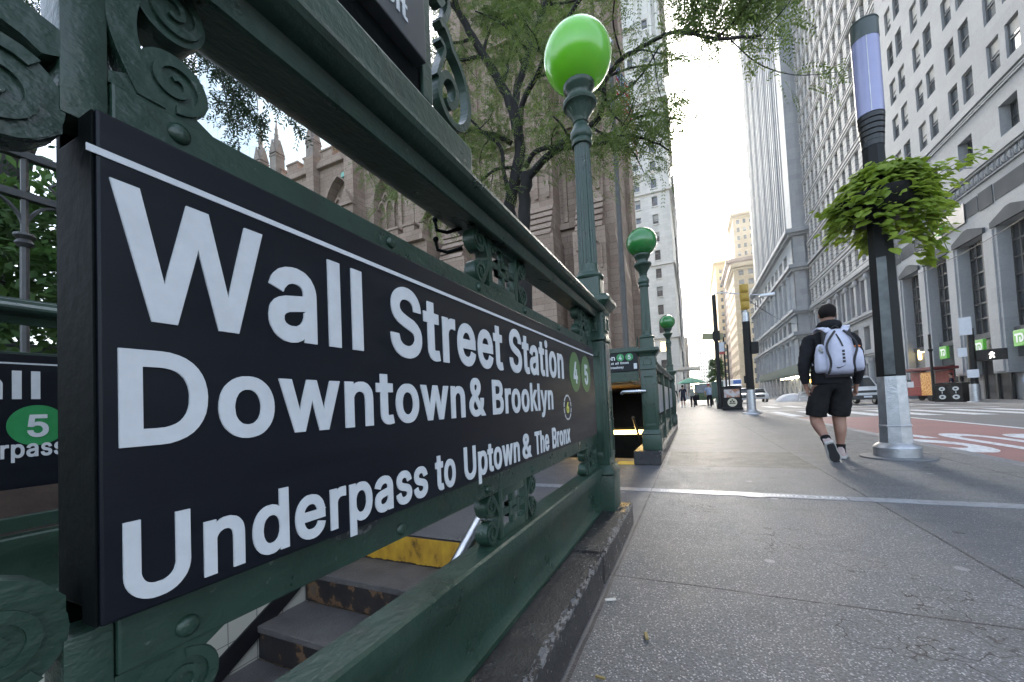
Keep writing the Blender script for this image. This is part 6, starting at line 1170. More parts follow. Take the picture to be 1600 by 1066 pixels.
# ================================================================== churchyard fence
IRON = mat('iron_fence', (.028, .030, .032), .45, col2=(.045, .045, .045), scale=20, bump=.3)
fe = empty('iron_fence', (-3.6, 8, 0), 0, 'tall dark iron churchyard fence with gothic arches, behind the far railing on the left', 'fence')
FO = (3.6, -8, 0)
mb = MB(); mb.box(-3.74, -3.46, -8, 23, 0.001, .50); shift(mb, FO).build('stone_base', mat('shaded_brownstone', (.06, .042, .035), .8, col2=(.10, .07, .055), scale=4, bump=.5), fe)  # brownstone darkened so its colour carries the shadow on the low wall
mb = MB()
for z in (.62, 2.17, 2.42): mb.bbox(-3.625, -3.575, -8, 23, z, z+.045, .005)
shift(mb, FO).build('rail', IRON, fe)
mb = MB(); y = -7.755; pickets = []
k = 0
while y < 23:
    mb = MB(); mb.lathe([(.02, .35), (.02, 1.88)], (-3.6, y), 8); mb.lathe([(.028, 1.88), (.045, 1.90), (.03, 1.925), (.05, 1.945), (.045, 1.96)], (-3.6, y), 8); mb.lathe([(.018, 1.96), (.018, 2.46), (.03, 2.50), (.002, 2.68)], (-3.6, y), 6)
    N_ = 7
    for s_ in (-1, 1):
        P = [(-3.6, y+s_*(.15-.15*math.cos(math.pi/2*j/N_)), 1.96+.21*math.sin(math.pi/2*j/N_)) for j in range(N_+1)]; mb.tube(P, .011, 5)
    mb.tube([(-3.6, y+.15, 2.17), (-3.6, y+.15, 2.42)], .010, 5); mb.tube([(-3.6, y+.15-.05, 2.295), (-3.6, y+.15, 2.345), (-3.6, y+.20, 2.295), (-3.6, y+.15, 2.245), (-3.6, y+.10, 2.295)], .009, 5)
    pickets.append(shift(mb, FO)); y += .30
for m in pickets[:100]: m.build('picket', IRON, fe, fix=False, smooth=True)
rest = MB()
for m in pickets[100:]: rest.add(m.v, m.f)
if rest.v: o = rest.build('picket', IRON, fe, fix=False, smooth=True); o['kind'] = 'stuff'

# ================================================================== trees
BARK = mat('dark_bark', (.008, .007, .0065), .85, col2=(.018, .016, .015), scale=14, bump=.8, bscale=30, stretch=(1, 1, .25))
LF1 = leafmat('locust_leaf', (.06, .105, .024), (.19, .26, .065), .5)
LF2 = leafmat('shrub_leaf', (.03, .08, .02), (.09, .17, .04), .4)
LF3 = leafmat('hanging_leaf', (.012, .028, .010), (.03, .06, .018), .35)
rt = random.Random(11)
def leaf_spray(V, Fc, base, d, L, n, ls, lw, rnd):
    """pinnate spray: n leaf pairs along a drooping rachis"""
    d = d.normalized(); side = d.cross(Vector((0, 0, 1)))
    side = side.normalized() if side.length > .1 else Vector((1, 0, 0))
    roll = rnd.uniform(-1.2, 1.2); up = side.cross(d); side = (side*math.cos(roll)+up*math.sin(roll)).normalized()
    for k in range(n):
        t = (k+.5)/n; p = base+d*(L*t)+Vector((0, 0, -L*.35*t*t))
        for s in (-1, 1):
            ld = (side*s+d*.5+Vector((0, 0, -.25+rnd.uniform(-.25, .25)))).normalized(); wd = ld.cross(d); 
            wd = (d*.9+wd*rnd.uniform(-.6, .6)).normalized()*lw
            a = p+ld*ls; m = p+ld*ls*.5; b = len(V)
            V.extend(((p.x, p.y, p.z), (m.x+wd.x, m.y+wd.y, m.z+wd.z), (a.x, a.y, a.z), (m.x-wd.x, m.y-wd.y, m.z-wd.z))); Fc.append((b, b+1, b+2, b+3))
def foliage(name, M_, parent, pts, rnd, per=8, L=.28, n=6, ls=.05, lw=.012, spread=.35, droop=.3):
    V = []; Fc = []
    for (p, d) in pts:
        for j in range(per):
            q = Vector(p)+Vector((rnd.gauss(0, spread), rnd.gauss(0, spread), rnd.gauss(0, spread*.55)))
            dd = (Vector(d)*.6+Vector((rnd.gauss(0, 1), rnd.gauss(0, 1), rnd.gauss(0, .5)-droop))).normalized()
            leaf_spray(V, Fc, q, dd, L*rnd.uniform(.6, 1.3), n, ls*rnd.uniform(.75, 1.2), lw, rnd)
    me = bpy.data.meshes.new(name); me.from_pydata(V, [], Fc); me.materials.append(M_); me.update(); return link(name, me, parent)
class Tree:
    def __init__(s, root, label, rnd, cat='tree'): s.e = empty('street_tree', root, 0, label, cat); s.root = Vector(root); s.rnd = rnd; s.wood = MB(); s.tips = []
    def limb(s, pts, r0, r1, n=8, twigs=True, depth=2, tw=1.0):
        pts = [Vector(p) for p in pts]; P = []
        for i in range(len(pts)-1):
            for k in range(4):
                t = k/4; a, b = pts[i], pts[i+1]; c0 = pts[max(i-1, 0)]; c1 = pts[min(i+2, len(pts)-1)]
                q = .5*((2*a)+(b-c0)*t+(2*c0-5*a+4*b-c1)*t*t+(3*a-c0-3*b+c1)*t**3); P.append(q+Vector([s.rnd.gauss(0, r0*.10) for _ in range(3)]))
        P.append(pts[-1]); rs = [r0+(r1-r0)*i/(len(P)-1) for i in range(len(P))]
        s.wood.tube([p-s.root for p in P], rs, n)
        if twigs and depth > 0:
            L = sum((P[i+1]-P[i]).length for i in range(len(P)-1)); m = max(2, int(L*2.6*tw))
            for j in range(m):
                i = int(len(P)*(.25+.75*(j+s.rnd.random())/m)); i = min(max(i, 1), len(P)-1)
                d = (P[i]-P[i-1]).normalized(); rv = Vector([s.rnd.gauss(0, 1) for _ in range(3)]); rv = (rv-d*rv.dot(d)).normalized()
                dd = (d*.7+rv*.9+Vector((0, 0, .15))).normalized(); ll = L*s.rnd.uniform(.22, .42)*(1.1 if depth == 2 else .9); ll = min(ll, 1.6)
                q = [P[i]]; dv = dd
                for _ in range(3): dv = (dv+Vector([s.rnd.gauss(0, .28) for _ in range(3)])+Vector((0, 0, -.06))).normalized(); q.append(q[-1]+dv*ll/3)
                s.limb(q, max(rs[i]*.5, .006), max(rs[i]*.15, .003), 5 if depth == 2 else 4, True, depth-1, tw)
        s.tips.append((P[-1], (P[-1]-P[-2]).normalized()))
        if depth <= 1:
            for i in range(2, len(P), 3): s.tips.append((P[i], (P[i]-P[i-1]).normalized()))
    def finish(s, M_, **k):
        s.wood.build('trunk', BARK, s.e, smooth=True, ang=60, fix=False)
        return foliage('crown', M_, s.e, [(p-s.root, d) for p, d in s.tips], s.rnd, **k)
# honey locust behind the railing
T = Tree((-3.42, 8.0, .0), 'forked dark tree with feathery light green leaves behind the first lamp post', rt)
q = lambda px, py, Y: ay(px, py, Y)
base = Vector((-3.42, 8.0, 0))
f1 = q(795, 345, 8); f2 = q(818, 345, 7.9)
T.limb([base+Vector((-.06, 0, -.1)), base+Vector((-.06, 0, 1.6)), q(800, 420, 8), f1, q(803, 285, 8.05), q(812, 235, 8.1), q(808, 200, 8.1)], .19, .11, 10, False)
T.limb([base+Vector((.10, .03, -.1)), base+Vector((.10, .03, 1.6)), q(822, 420, 7.9), f2, q(820, 290, 7.9), q(823, 270, 7.9)], .17, .12, 10, False)
T.limb([q(808, 205, 8.1), q(796, 160, 8.1), q(770, 110, 8.0), q(740, 60, 7.8), q(718, 20, 7.6), q(700, -30, 7.4), q(690, -90, 7.2)], .115, .05, 8, tw=.8)
T.limb([q(808, 205, 8.1), q(806, 150, 8.3), q(822, 95, 8.5), q(835, 55, 8.7), q(850, 10, 8.9), q(862, -50, 9.1), q(870, -110, 9.2)], .10, .05, 8, tw=.8)
T.limb([q(812, 235, 8.1), q(816, 165, 7.9), q(838, 120, 7.7), q(850, 95, 7.5), q(870, 60, 7.2), q(900, 10, 7.0), q(935, -40, 6.8)], .07, .03, 7, tw=.8)
T.limb([q(820, 285, 7.9), q(845, 255, 7.8), q(878, 225, 7.7), q(895, 215, 7.6), q(930, 190, 7.4), q(944, 160, 7.3), q(944, 130, 7.2), q(965, 98, 7.1), q(1000, 75, 6.9), q(1055, 52, 6.7), q(1120, 60, 6.4), q(1190, 55, 6.2)], .085, .016, 8, depth=1, tw=.95)
T.limb([q(820, 262, 7.9), q(836, 238, 7.8), q(862, 230, 7.6), q(890, 232, 7.5), q(950, 222, 7.3), q(968, 212, 7.2), q(1010, 218, 7.0), q(1045, 235, 6.9)], .06, .012, 7, depth=1, tw=.7)
T.limb([q(968, 212, 7.2), q(985, 190, 7.1), q(1020, 178, 7.0), q(1062, 188, 6.9)], .03, .008, 6, depth=1, tw=1.1)
T.limb([q(944, 130, 7.2), q(950, 165, 7.1), q(975, 195, 7.0), q(1005, 205, 6.9)], .03, .008, 6, depth=1)
T.limb([q(800, 225, 8.1), q(778, 212, 7.9), q(745, 205, 7.7), q(728, 207, 7.6)], .06, .03, 7, depth=1)
T.limb([q(795, 300, 8.0), q(788, 270, 7.9), q(782, 230, 7.8), q(760, 212, 7.6), q(738, 190, 7.5), q(715, 160, 7.3)], .055, .018, 7, depth=1)
T.limb([q(800, 262, 8.0), q(775, 265, 7.8), q(755, 280, 7.6), q(740, 290, 7.5), q(715, 270, 7.3)], .04, .012, 6, depth=1)
T.limb([q(1055, 52, 6.7), q(1080, 35, 6.6), q(1092, 0, 6.5), q(1110, -40, 6.4)], .03, .01, 6, depth=1)
T.limb([q(1120, 60, 6.4), q(1150, 30, 6.3), q(1170, 5, 6.2), q(1185, -30, 6.1)], .022, .008, 6, depth=1)
T.limb([q(690, -90, 7.2), q(655, 40, 7.3), q(615, 150, 7.3), q(585, 225, 7.3), q(572, 268, 7.3)], .03, .004, 5, depth=1, tw=.5)
T.limb([q(690, -90, 7.2), q(690, 60, 7.3), q(668, 190, 7.3), q(650, 262, 7.3), q(640, 300, 7.3)], .03, .004, 5, depth=1, tw=.5)
T.limb([q(715, 270, 7.3), q(700, 292, 7.3), q(684, 318, 7.3), q(676, 350, 7.3)], .012, .003, 5, depth=1, tw=.7)
def cloud(T, boxes, rnd):
    for (x0, x1, y0, y1, Y0, Y1, n) in boxes:
        for _ in range(n):
            px, py, Y = rnd.uniform(x0, x1), rnd.uniform(y0, y1), rnd.uniform(Y0, Y1)
            if noise.noise(Vector((px*.016, py*.020, Y*.9))) < -.12: continue
            T.tips.append((ay(px, py, Y), Vector((rnd.gauss(0, 1), rnd.gauss(0, 1), .1)).normalized()))
cloud(T, ((690, 900, -140, 130, 7.2, 10.2, 270), (700, 860, 120, 235, 7.4, 9.2, 85), (985, 1075, -120, 20, 6.6, 8.6, 40), (960, 1060, 190, 262, 6.7, 7.5, 14), (855, 960, 225, 262, 7.4, 7.9, 18), (715, 800, 225, 300, 7.4, 8.4, 28), (1060, 1215, -60, 60, 6.1, 6.9, 120), (830, 930, 130, 230, 7.4, 8.6, 30), (440, 700, -300, -40, 7.5, 10, 160)), random.Random(8))
T.finish(LF1, per=7, L=.30, n=8, ls=.050, lw=.0125, spread=.17, droop=.45)
print('tips', len(T.tips))
# nearer tree whose drooping twigs hang above the church pinnacles
T2 = Tree((-7.2, 1.6, .0), 'near tree at far left, its drooping dark twigs above the church pinnacles', random.Random(5))
T2.limb([(-7.2, 1.6, -.1), (-7.2, 1.6, 2.5), (-7.0, 1.9, 4.6), (-6.4, 2.8, 6.6)], .22, .12, 10, False)
q2 = q
T2.limb([(-6.4, 2.8, 6.6), q(250, -60, 4.4), q(330, -20, 4.6), q(400, 40, 4.7), q(440, 90, 4.8)], .09, .012, 8, depth=1, tw=.6)
for (a, b, c) in (((300, -20), (330, 60), (352, 150)), ((340, 0), (352, 80), (368, 190)), ((380, 20), (392, 80), (405, 190)), ((420, 60), (430, 110), (452, 180)), ((280, 0), (300, 50), (330, 95)), ((310, -40), (372, 60), (380, 130)), ((430, 80), (450, 120), (470, 150)), ((345, 90), (352, 150), (362, 215))):
    T2.limb([q(*a, 4.6), q(*b, 4.65), q(*c, 4.7)], .012, .003, 5, depth=1, tw=.8)
T2.limb([(-6.4, 2.8, 6.6), q(-60, -260, 4.0), q(10, -110, 3.5), q(110, -75, 3.4), q(160, -60, 3.4)], .06, .012, 6, False)
for (a, b, c) in (((-40, -60), (20, -10), (40, 30)), ((0, -60), (10, 0), (25, 50)), ((60, -80), (40, -20), (50, 40)), ((150, -60), (235, 30), (240, 80)), ((-80, -20), (-20, 20), (30, 60))):
    T2.limb([q(*a, 3.4), q(*b, 3.5), q(*c, 3.5)], .012, .003, 5, depth=1, tw=1.2)
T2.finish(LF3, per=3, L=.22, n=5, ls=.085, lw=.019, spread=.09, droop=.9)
# shrubs and small trees in the churchyard seen through the fence
def shrub(name, loc, r, h, seed, label, lf=LF2, cnt=90, ls=.11, lw=.03, cat='shrub'):
    rnd = random.Random(seed); e = empty(name, loc, 0, label, cat, None); mb = MB(); tips = []
    for k in range(9):
        a = 2*math.pi*k/9+rnd.random(); P = [Vector((0, 0, 0))]; d = Vector((math.cos(a)*.5, math.sin(a)*.5, 1)).normalized()
        for j in range(6): d = (d+Vector((rnd.gauss(0, .2), rnd.gauss(0, .2), rnd.gauss(0, .1)))).normalized(); P.append(P[-1]+d*h/6.5)
        mb.tube(P, [.03*(1-j/8) for j in range(7)], 5)
    mb.build('stem', BARK, e, fix=False)
    for k in range(cnt):
        a = rnd.random()*6.28; rr = r*math.sqrt(rnd.random())*(.6+.4*math.sin(a*3)); z = h*(.08+.92*rnd.random()**.8); rr *= 1-.5*(z/h)**2; tips.append((Vector((rr*math.cos(a), rr*math.sin(a), z)), Vector((math.cos(a), math.sin(a), .3))))
    foliage('foliage', lf, e, tips, rnd, per=6, L=.4, n=5, ls=ls, lw=lw, spread=.18, droop=.3); return e
LF4 = leafmat('yew_leaf', (.012, .04, .016), (.035, .08, .03), .3)
shrub('shrub', (-5.4, 1.2, .05), 1.1, 3.0, 1, 'bright green leafy shrub behind the fence at the left edge of the photo', LF2, 110)
shrub('shrub', (-6.6, 2.6, .05), 1.4, 3.8, 2, 'taller grey green shrub behind the fence beside the black sign edge', LF4, 120, ls=.09, lw=.02)
shrub('shrub', (-8.5, .6, .05), 2.2, 5.2, 3, 'dark bushy evergreen filling the churchyard behind the nearer shrubs', LF4, 200)
shrub('shrub', (-10.5, 4.4, .05), 2.0, 4.2, 4, 'churchyard bush standing farther back near the church wall', LF2, 160)
# churchyard lawn far left and small street tree down the road
shrub('street_tree', (3.4, 66, 0), 1.5, 6.2, 9, 'small round green street tree far down the sidewalk', LF2, 120, ls=.25, lw=.1, cat='tree')

# ================================================================== street furniture
BLK = mat('black_gloss_paint', (.008, .009, .010), .3, col2=(.012, .013, .014), scale=10, bump=.1, spec=.4)
BLKM = mat('black_matt', (.005, .0055, .006), .5, col2=(.009, .0095, .010), scale=12, spec=.22)
YLW = mat('signal_yellow', (.42, .27, .02), .45, col2=(.36, .22, .015), scale=8)
# big light column with planter
px_, py_ = 2.085, 5.96
col = empty('light_column', (px_, py_, 0), 0, 'tall black and silver street light column carrying a hanging planter, right of the walking man', 'street light')
mb = MB(); mb.lathe([(.33, .002), (.325, .018), (.30, .022)], n=40); mb.build('base_plate', mat('plate_grey', (.10, .105, .115), .5), col, smooth=True)
mb = MB(); mb.lathe([(.205, .021), (.208, .12), (.200, .135), (.165, .165), (.155, .175)], n=40); mb.lathe([(.150, .17), (.140, .45), (.132, .93)], n=8, cap=False)
mb.lathe([(.1515, .36), (.1525, .37), (.1455, .38)], n=8, cap=False)
mb.build('silver_base', ALU, col, smooth=True, ang=25)
mb = MB(); mb.lathe([(.131, .932), (.118, 2.35), (.104, 3.64)], n=8); 
mb.build('black_shaft', BLKM, col, smooth=True, ang=20)
mb = MB(); Mp = Matrix.Rotation(R(-22.5), 4, 'Z'); ap = lambda z: (.131-(z-.93)*.0095)*.924
for (z0_, z1_) in ((.95, 2.30),): mb.add([Mp @ Vector(v) for v in ((-.046, -ap(z0_)-.004, z0_), (.046, -ap(z0_)-.004, z0_), (.042, -ap(z1_)-.004, z1_), (-.042, -ap(z1_)-.004, z1_), (-.046, -ap(z0_)+.004, z0_), (.046, -ap(z0_)+.004, z0_), (.042, -ap(z1_)+.004, z1_), (-.042, -ap(z1_)+.004, z1_))], [(0, 1, 2, 3), (7, 6, 5, 4), (0, 4, 5, 1), (1, 5, 6, 2), (2, 6, 7, 3), (3, 7, 4, 0)])
mb.build('access_panel', mat('grey_reflective_panel', (.10, .11, .112), .38, metal=.4, col2=(.055, .06, .062), scale=6), col)
mb = MB(); mb.lathe([(.104, 3.62), (.106, 3.68)], n=32)
for k in range(5): z = 3.68+.064*k; r = .106+.0045*k; mb.lathe([(r-.006, z), (r+.001, z+.004), (r+.003, z+.052), (r-.004, z+.062)], n=36)
mb.build('lantern_collar', BLK, col, smooth=True, ang=30)
LAV = mat('lantern_lavender', (.24, .25, .42), .22, coat=.5, col2=(.27, .28, .46), scale=2)
mb = MB(); mb.lathe([(.126, 4.0), (.128, 4.90)], n=36); mb.build('lantern_glass', LAV, col, smooth=True, ang=40)
mb = MB(); mb.lathe([(.132, 4.90), (.132, 5.10), (.126, 5.115), (.02, 5.13)], n=36); mb.lathe([(.133, 5.105), (.137, 5.11), (.133, 5.125)], n=36); mb.build('lantern_cap', mat('lantern_cap_green', (.05, .065, .06), .35), col, smooth=True, ang=30)
for k in range(3):
    a = k*2.094+.3; mb = MB(); mb.tube([(.130*math.cos(a), .130*math.sin(a), 4.0), (.130*math.cos(a), .130*math.sin(a), 4.90)], .004, 5); mb.build('lantern_rod', ALU, col)  # light rods stand in for bright highlight lines on the lantern
# planter basket with sweet potato vine
pl = empty('hanging_planter', (px_, py_, 2.75), 0, 'round hanging planter spilling bright lime green heart-shaped leaves around the light column', 'planter')
mb = MB(); mb.lathe([(.13, -.02), (.26, .0), (.36, .10), (.40, .22), (.41, .26)], n=24); mb.build('basket', BLKM, pl, smooth=True)
mb = MB(); mb.lathe([(.40, .24), (.39, .25)], n=24); mb.build('soil', EARTH, pl)
LIM = leafmat('lime_vine_leaf', (.15, .23, .02), (.32, .42, .06), .5)
rv = random.Random(4); V = []; Fc = []
def heart(c, nrm, tip, s):
    t = tip.normalized(); sd = nrm.cross(t).normalized(); out = [(0, -.05), (.30, -.22), (.50, .0), (.42, .38), (.0, 1.0), (-.42, .38), (-.50, .0), (-.30, -.22)]
    b = len(V)
    V.append(tuple(c+nrm*.10*s+t*.25*s))
    for (a, l) in out: p = c+sd*a*s+t*l*s-nrm*(abs(a)*.22+max(0, l)**2*.18)*s; V.append(tuple(p))
    for k in range(8): Fc.append((b, b+1+k, b+1+(k+1) % 8))
def vine_leaf(p, outd, s):
    n_ = (outd*rv.uniform(.15, .7)+Vector((rv.gauss(0, .28), rv.gauss(0, .28), rv.uniform(.6, 1.1)))).normalized(); t = (outd*.9+Vector((rv.gauss(0, .35), rv.gauss(0, .35), rv.uniform(-.9, .0)))); t = (t-n_*t.dot(n_)); heart(Vector(p), n_, t, s)
for k in range(1350):
    a = rv.random()*6.283; u = rv.random(); bulge = 1+.22*math.sin(2*a+.8)+.14*math.sin(5*a)
    if u < .50: th = rv.random()*1.5; r = .43*bulge*math.sin(th+.12)**.8; z = .14+.44*math.cos(th)
    else: r = (.34+.20*rv.random())*bulge; z = .24-rv.random()**1.2*(.50+.38*max(0, math.cos(a+.45))**.7)*(.75+.25*math.sin(3*a+1)); r *= 1 if z > -.2 else .85
    o_ = Vector((math.cos(a), math.sin(a), 0)); p = o_*r*.84+Vector((.07, -.02, z)); vine_leaf(p+Vector((rv.gauss(0, .03), rv.gauss(0, .03), rv.gauss(0, .03))), o_, rv.uniform(.055, .120))
strands = []
for (a, L, rise) in ((-.5, .55, .25), (-.2, .6, .30), (.1, .45, .15), (-1.0, .35, .1), (2.9, .35, .0), (3.4, .3, -.1), (-.1, .5, -.3), (.3, .4, -.5), (-.6, .45, -.6), (-.3, .3, -.75), (3.6, .3, -.45), (2.6, .3, -.4)):
    o_ = Vector((math.cos(a), math.sin(a), 0)); P = []
    for k in range(11):
        t = k/10; p = o_*(.38+L*t*(.8 if rise > 0 else .45))+Vector((0, 0, .25+rise*t-(.10*t*t if rise > 0 else .0))); P.append(p)
        for j in range(2): vine_leaf(p+Vector((rv.gauss(0, .035), rv.gauss(0, .035), rv.gauss(0, .035))), o_, rv.uniform(.055, .095)*(1.1-.4*t))
    strands.append(P)
mb = MB()
for P in strands: mb.tube(P, .004, 4)
split_build(mb, 'vine_stem', mat('vine_stem', (.12, .16, .03), .6), pl, fix=False)
me = bpy.data.meshes.new('leaves'); me.from_pydata(V, [], Fc); me.materials.append(LIM); me.polygons.foreach_set('use_smooth', [True]*len(Fc)); me.update(); link('leaves', me, pl)
# traffic signal column in the middle distance
tsx, tsy = 2.12, 18.57
ts = empty('signal_pole', (tsx, tsy, 0), 0, 'black signal pole with silver base and yellow traffic light on top', 'traffic light')
mb = MB(); mb.lathe([(.36, .003), (.34, .05), (.24, .10), (.20, .16)], n=24); mb.lathe([(.165, .15), (.155, .98)], n=16); mb.build('silver_base', ALU, ts, smooth=True, ang=30)
mb = MB(); mb.lathe([(.150, .985), (.135, 3.75)], n=16); mb.build('black_shaft', BLKM, ts, smooth=True)
mb = MB(); mb.lathe([(.136, 3.75), (.13, 4.12), (.06, 4.15), (.06, 4.22)], n=16); mb.build('top_collar', ALU, ts, smooth=True, ang=40)
mb = MB()
for k in range(3):
    z = 4.24+.35*k; mb.bbox(-.155, .155, -.12, .12, z, z+.335, .03); mb.bbox(-.10, .10, -.155, -.115, z+.05, z+.29, .03); mb.lathe([(.10, 0), (.12, .02), (.12, .18)], n=16, cap=False, M=Matrix.Translation((0, .12, z+.17)) @ Matrix.Rotation(R(-90), 4, 'X'))
hd = mb.build('signal_head', YLW, ts, smooth=True, ang=35)
mb = MB(); mb.bbox(.10, .36, -.16, .16, 2.42, 2.90, .03); mb.bbox(.05, .12, -.04, .04, 2.55, 2.75, .01); mb.build('walk_signal_box', BLKM, ts)
mb = MB(); mb.bbox(-.20, -.13, -.10, .10, 1.25, 1.55, .01); mb.build('push_button_box', BLKM, ts)
# litter bin with emblem
def bin_(x, y, rz, label, w_=.62, n=1, sc=1.0, zb=0, group='black steel litter bins'):
    e = empty('litter_bin', (x, y, zb), rz, label, 'litter bin', group); e.scale = (sc,)*3
    mb = MB(); mb.bbox(-w_/2, w_/2, -.30, .30, .02, 1.02, .03); mb.bbox(-w_/2-.03, w_/2+.03, -.33, .33, 0, .12, .02); mb.build('body', BLKM, e)
    mb = MB(); mb.extr([(-w_/2-.03, 1.03), (w_/2+.03, 1.03), (w_/2, 1.10), (0, 1.16), (-w_/2, 1.10)], -.33, .33, 'y'); mb.build('lid', BLKM, e)
    return e
EMB = mat('emblem_cream', (.52, .48, .36), .5); PH = mat('poster_blur', (.42, .40, .40), .4, col2=(.30, .12, .06), scale=3.5, contrast=(.45, .6))
b_ = bin_(1.90, 24.35, R(-4), 'black litter bin with food photo and round cream emblem beside the yellow signal', .80, sc=1.13)
mb = MB(); mb.box(-.32, .32, -.312, -.302, .60, .98); mb.build('photo_panel', PH, b_)
mb = MB(); mb.lathe([(.20, 0), (.20, .01)], n=28, M=Matrix.Translation((.0, -.302, .36)) @ Matrix.Rotation(R(90), 4, 'X')); em = mb.build('emblem', EMB, b_)
mb = MB(); mb.box(-.13, .13, -.322, -.315, .30, .345); mb.lathe([(.04, 0), (.04, .006)], n=12, M=Matrix.Translation((-.06, -.315, .40)) @ Matrix.Rotation(R(90), 4, 'X')); mb.lathe([(.04, 0), (.04, .006)], n=12, M=Matrix.Translation((.06, -.315, .40)) @ Matrix.Rotation(R(90), 4, 'X')); mb.lathe([(.035, 0), (.035, .006)], n=12, M=Matrix.Translation((0, -.315, .47)) @ Matrix.Rotation(R(90), 4, 'X')); mb.build('emblem_mark', BLKM, em)
# far side bins (pair)
gx = 1.24
for k, (x, y, lab) in enumerate(((13.85, 32.5, 'left one of the two black bins across the street, by the thin dark pole'), (14.1, 31.7, 'right one of the two black bins across the street, with a pale oval emblem'))):
    b_ = bin_(x, y, R(-66), lab, .78, sc=1.0, zb=-.2)
    for zz, r_ in ((.78, .17), (.30, .19)):
        mb = MB(); mb.lathe([(r_, 0), (r_, .01)], n=24, M=Matrix.Translation((0.05, -.302, zz)) @ Matrix.Rotation(R(90), 4, 'X') @ Matrix.Diagonal((1, .7, 1, 1))); em = mb.build('emblem', mat('emblem_white', (.55, .57, .57), .5), b_)
        mb = MB(); mb.lathe([(r_*.45, 0), (r_*.45, .006)], n=16, M=Matrix.Translation((0.05, -.314, zz)) @ Matrix.Rotation(R(90), 4, 'X') @ Matrix.Diagonal((1, .6, 1, 1))); mb.build('emblem_mark', BLKM, em)
    mb = MB(); mb.box(.03, .07, -.309, -.302, .50, .64); mb.build('emblem_stem', mat('emblem_white', (.55, .57, .57), .5), b_)
# pedestrian signal pole across the street
P_ = gz(1525, 628, -.2); sx_, sy_ = P_.x, P_.y
ps = empty('pedestrian_signal', (sx_, sy_, -.2), 0, 'pedestrian signal pole across the street with lit walking figure and white notices', 'traffic light')
mb = MB(); mb.lathe([(.34, .003), (.32, .03), (.24, .05)], n=20); mb.lathe([(.22, .05), (.21, 1.0)], n=16); mb.build('silver_base', ALU, ps, smooth=True, ang=30)
mb = MB(); mb.lathe([(.17, 1.0), (.14, 4.1)], n=12); mb.build('black_shaft', BLKM, ps, smooth=True)
mb = MB(); mb.bbox(-.15, .15, -1.25, -.16, 2.25, 2.85, .03, M=Matrix.Rotation(R(60), 4, 'Z')); sb = mb.build('signal_box', BLKM, ps)
wl = mat('walk_white', (.9, .9, .85), .5, emit=(1, .93, .85), estr=2.2)
Mw = Matrix.Rotation(R(60), 4, 'Z'); mb = MB(); X = -.158; yo = -.72
def rot_(p): return p
mb.sphere((X, yo, 2.73), .045, 8, 6, M=Mw); mb.tube([(X, yo, 2.68), (X, yo+.01, 2.54)], .042, 6); mb.tube([(X, yo, 2.54), (X, yo+.07, 2.36)], .025, 5); mb.tube([(X, yo+.01, 2.54), (X, yo-.08, 2.38)], .025, 5); mb.tube([(X, yo, 2.66), (X, yo+.09, 2.55)], .02, 5); mb.tube([(X, yo, 2.66), (X, yo-.09, 2.58)], .02, 5)
mb2 = MB(); mb2.add([Mw @ Vector(v) if i >= 0 else v for i, v in enumerate(mb.v)], mb.f); mb2.build('walking_figure', wl, sb, fix=False)
NW = mat('notice_white', (.62, .64, .68), .5, col2=(.55, .57, .62), scale=6)
for (y0_, y1_, z0_, z1_) in ((-.1, .38, 3.75, 4.75), (.15, .5, 2.55, 3.05), (-.22, .22, 1.35, 1.8)):
    mb = MB(); mb.bbox(-.20, -.18, y0_, y1_, z0_, z1_, .004, M=Mw); mb.build('notice', NW, ps)
def pole(name, x, y, zb, h, r, m, label, cat='pole', group=None): e = empty(name, (x, y, zb), 0, label, cat, group); mb = MB(); mb.lathe([(r*1.8, 0), (r*1.8, .25), (r*1.1, .4), (r, h)], n=12); mb.build('shaft', m, e, smooth=True, ang=40); return e
p = gz(1464, 628, -.2); e = pole('street_pole', p.x+.3, p.y+1.0, -.2, 4.3, .07, BLKM, 'thin dark pole across the street standing behind the two black bins'); mb = MB(); mb.sphere((0, 0, 3.3), .13, 8, 6); mb.build('collar', BLKM, e)
# street-name pole with lamp arm
p = gz(1131, 641)
e = pole('street_pole', p.x, p.y+2.5, 0, 6.9, .11, BLKM, 'tall dark pole with long lamp arm and street name sign, left of yellow signal', 'street light')
d = ay(1190, 464, p.y+2.5); dd = d.x-p.x
mb = MB(); mb.tube([(0, 0, 6.85), (.05, 0, 6.98), (.3, 0, 7.02), (dd, 0, d.z+.1)], .035, 8); mb.bbox(dd-.1, dd+.65, -.14, .14, d.z-.0, d.z+.15, .03); mb.build('lamp_arm', ALU, e)
s_ = ay(1112, 527, p.y+2.5); mb = MB(); mb.bbox(-1.25, -.1, -.02, .02, s_.z-.20, s_.z+.20, .01, M=Matrix.Rotation(R(6), 4, 'Y')); nm_ = mb.build('street_name_plate', mat('name_plate_olive', (.20, .19, .09), .45, col2=(.24, .23, .12), scale=4), e)
mb = MB(); mb.bbox(-.2, .2, -.15, .15, s_.z-.25, s_.z+.35, .05); mb.build('bracket_box', BLKM, e)
p = gz(1143, 640); e = pole('street_pole', p.x+.1, p.y+4, 0, 4.6, .05, BLKM, 'slim dark post with small white and red sign, behind the litter bin'); s_ = ay(1138, 545, p.y+4)
mb = MB(); mb.bbox(-.32, .02, -.05, -.03, s_.z-.15, s_.z+.45, .005); mb.build('notice', NW, e); mb = MB(); mb.bbox(-.42, .02, -.06, -.04, s_.z-.32, s_.z-.17, .005); mb.build('red_plate', mat('red_plate', (.35, .05, .05), .5), e)
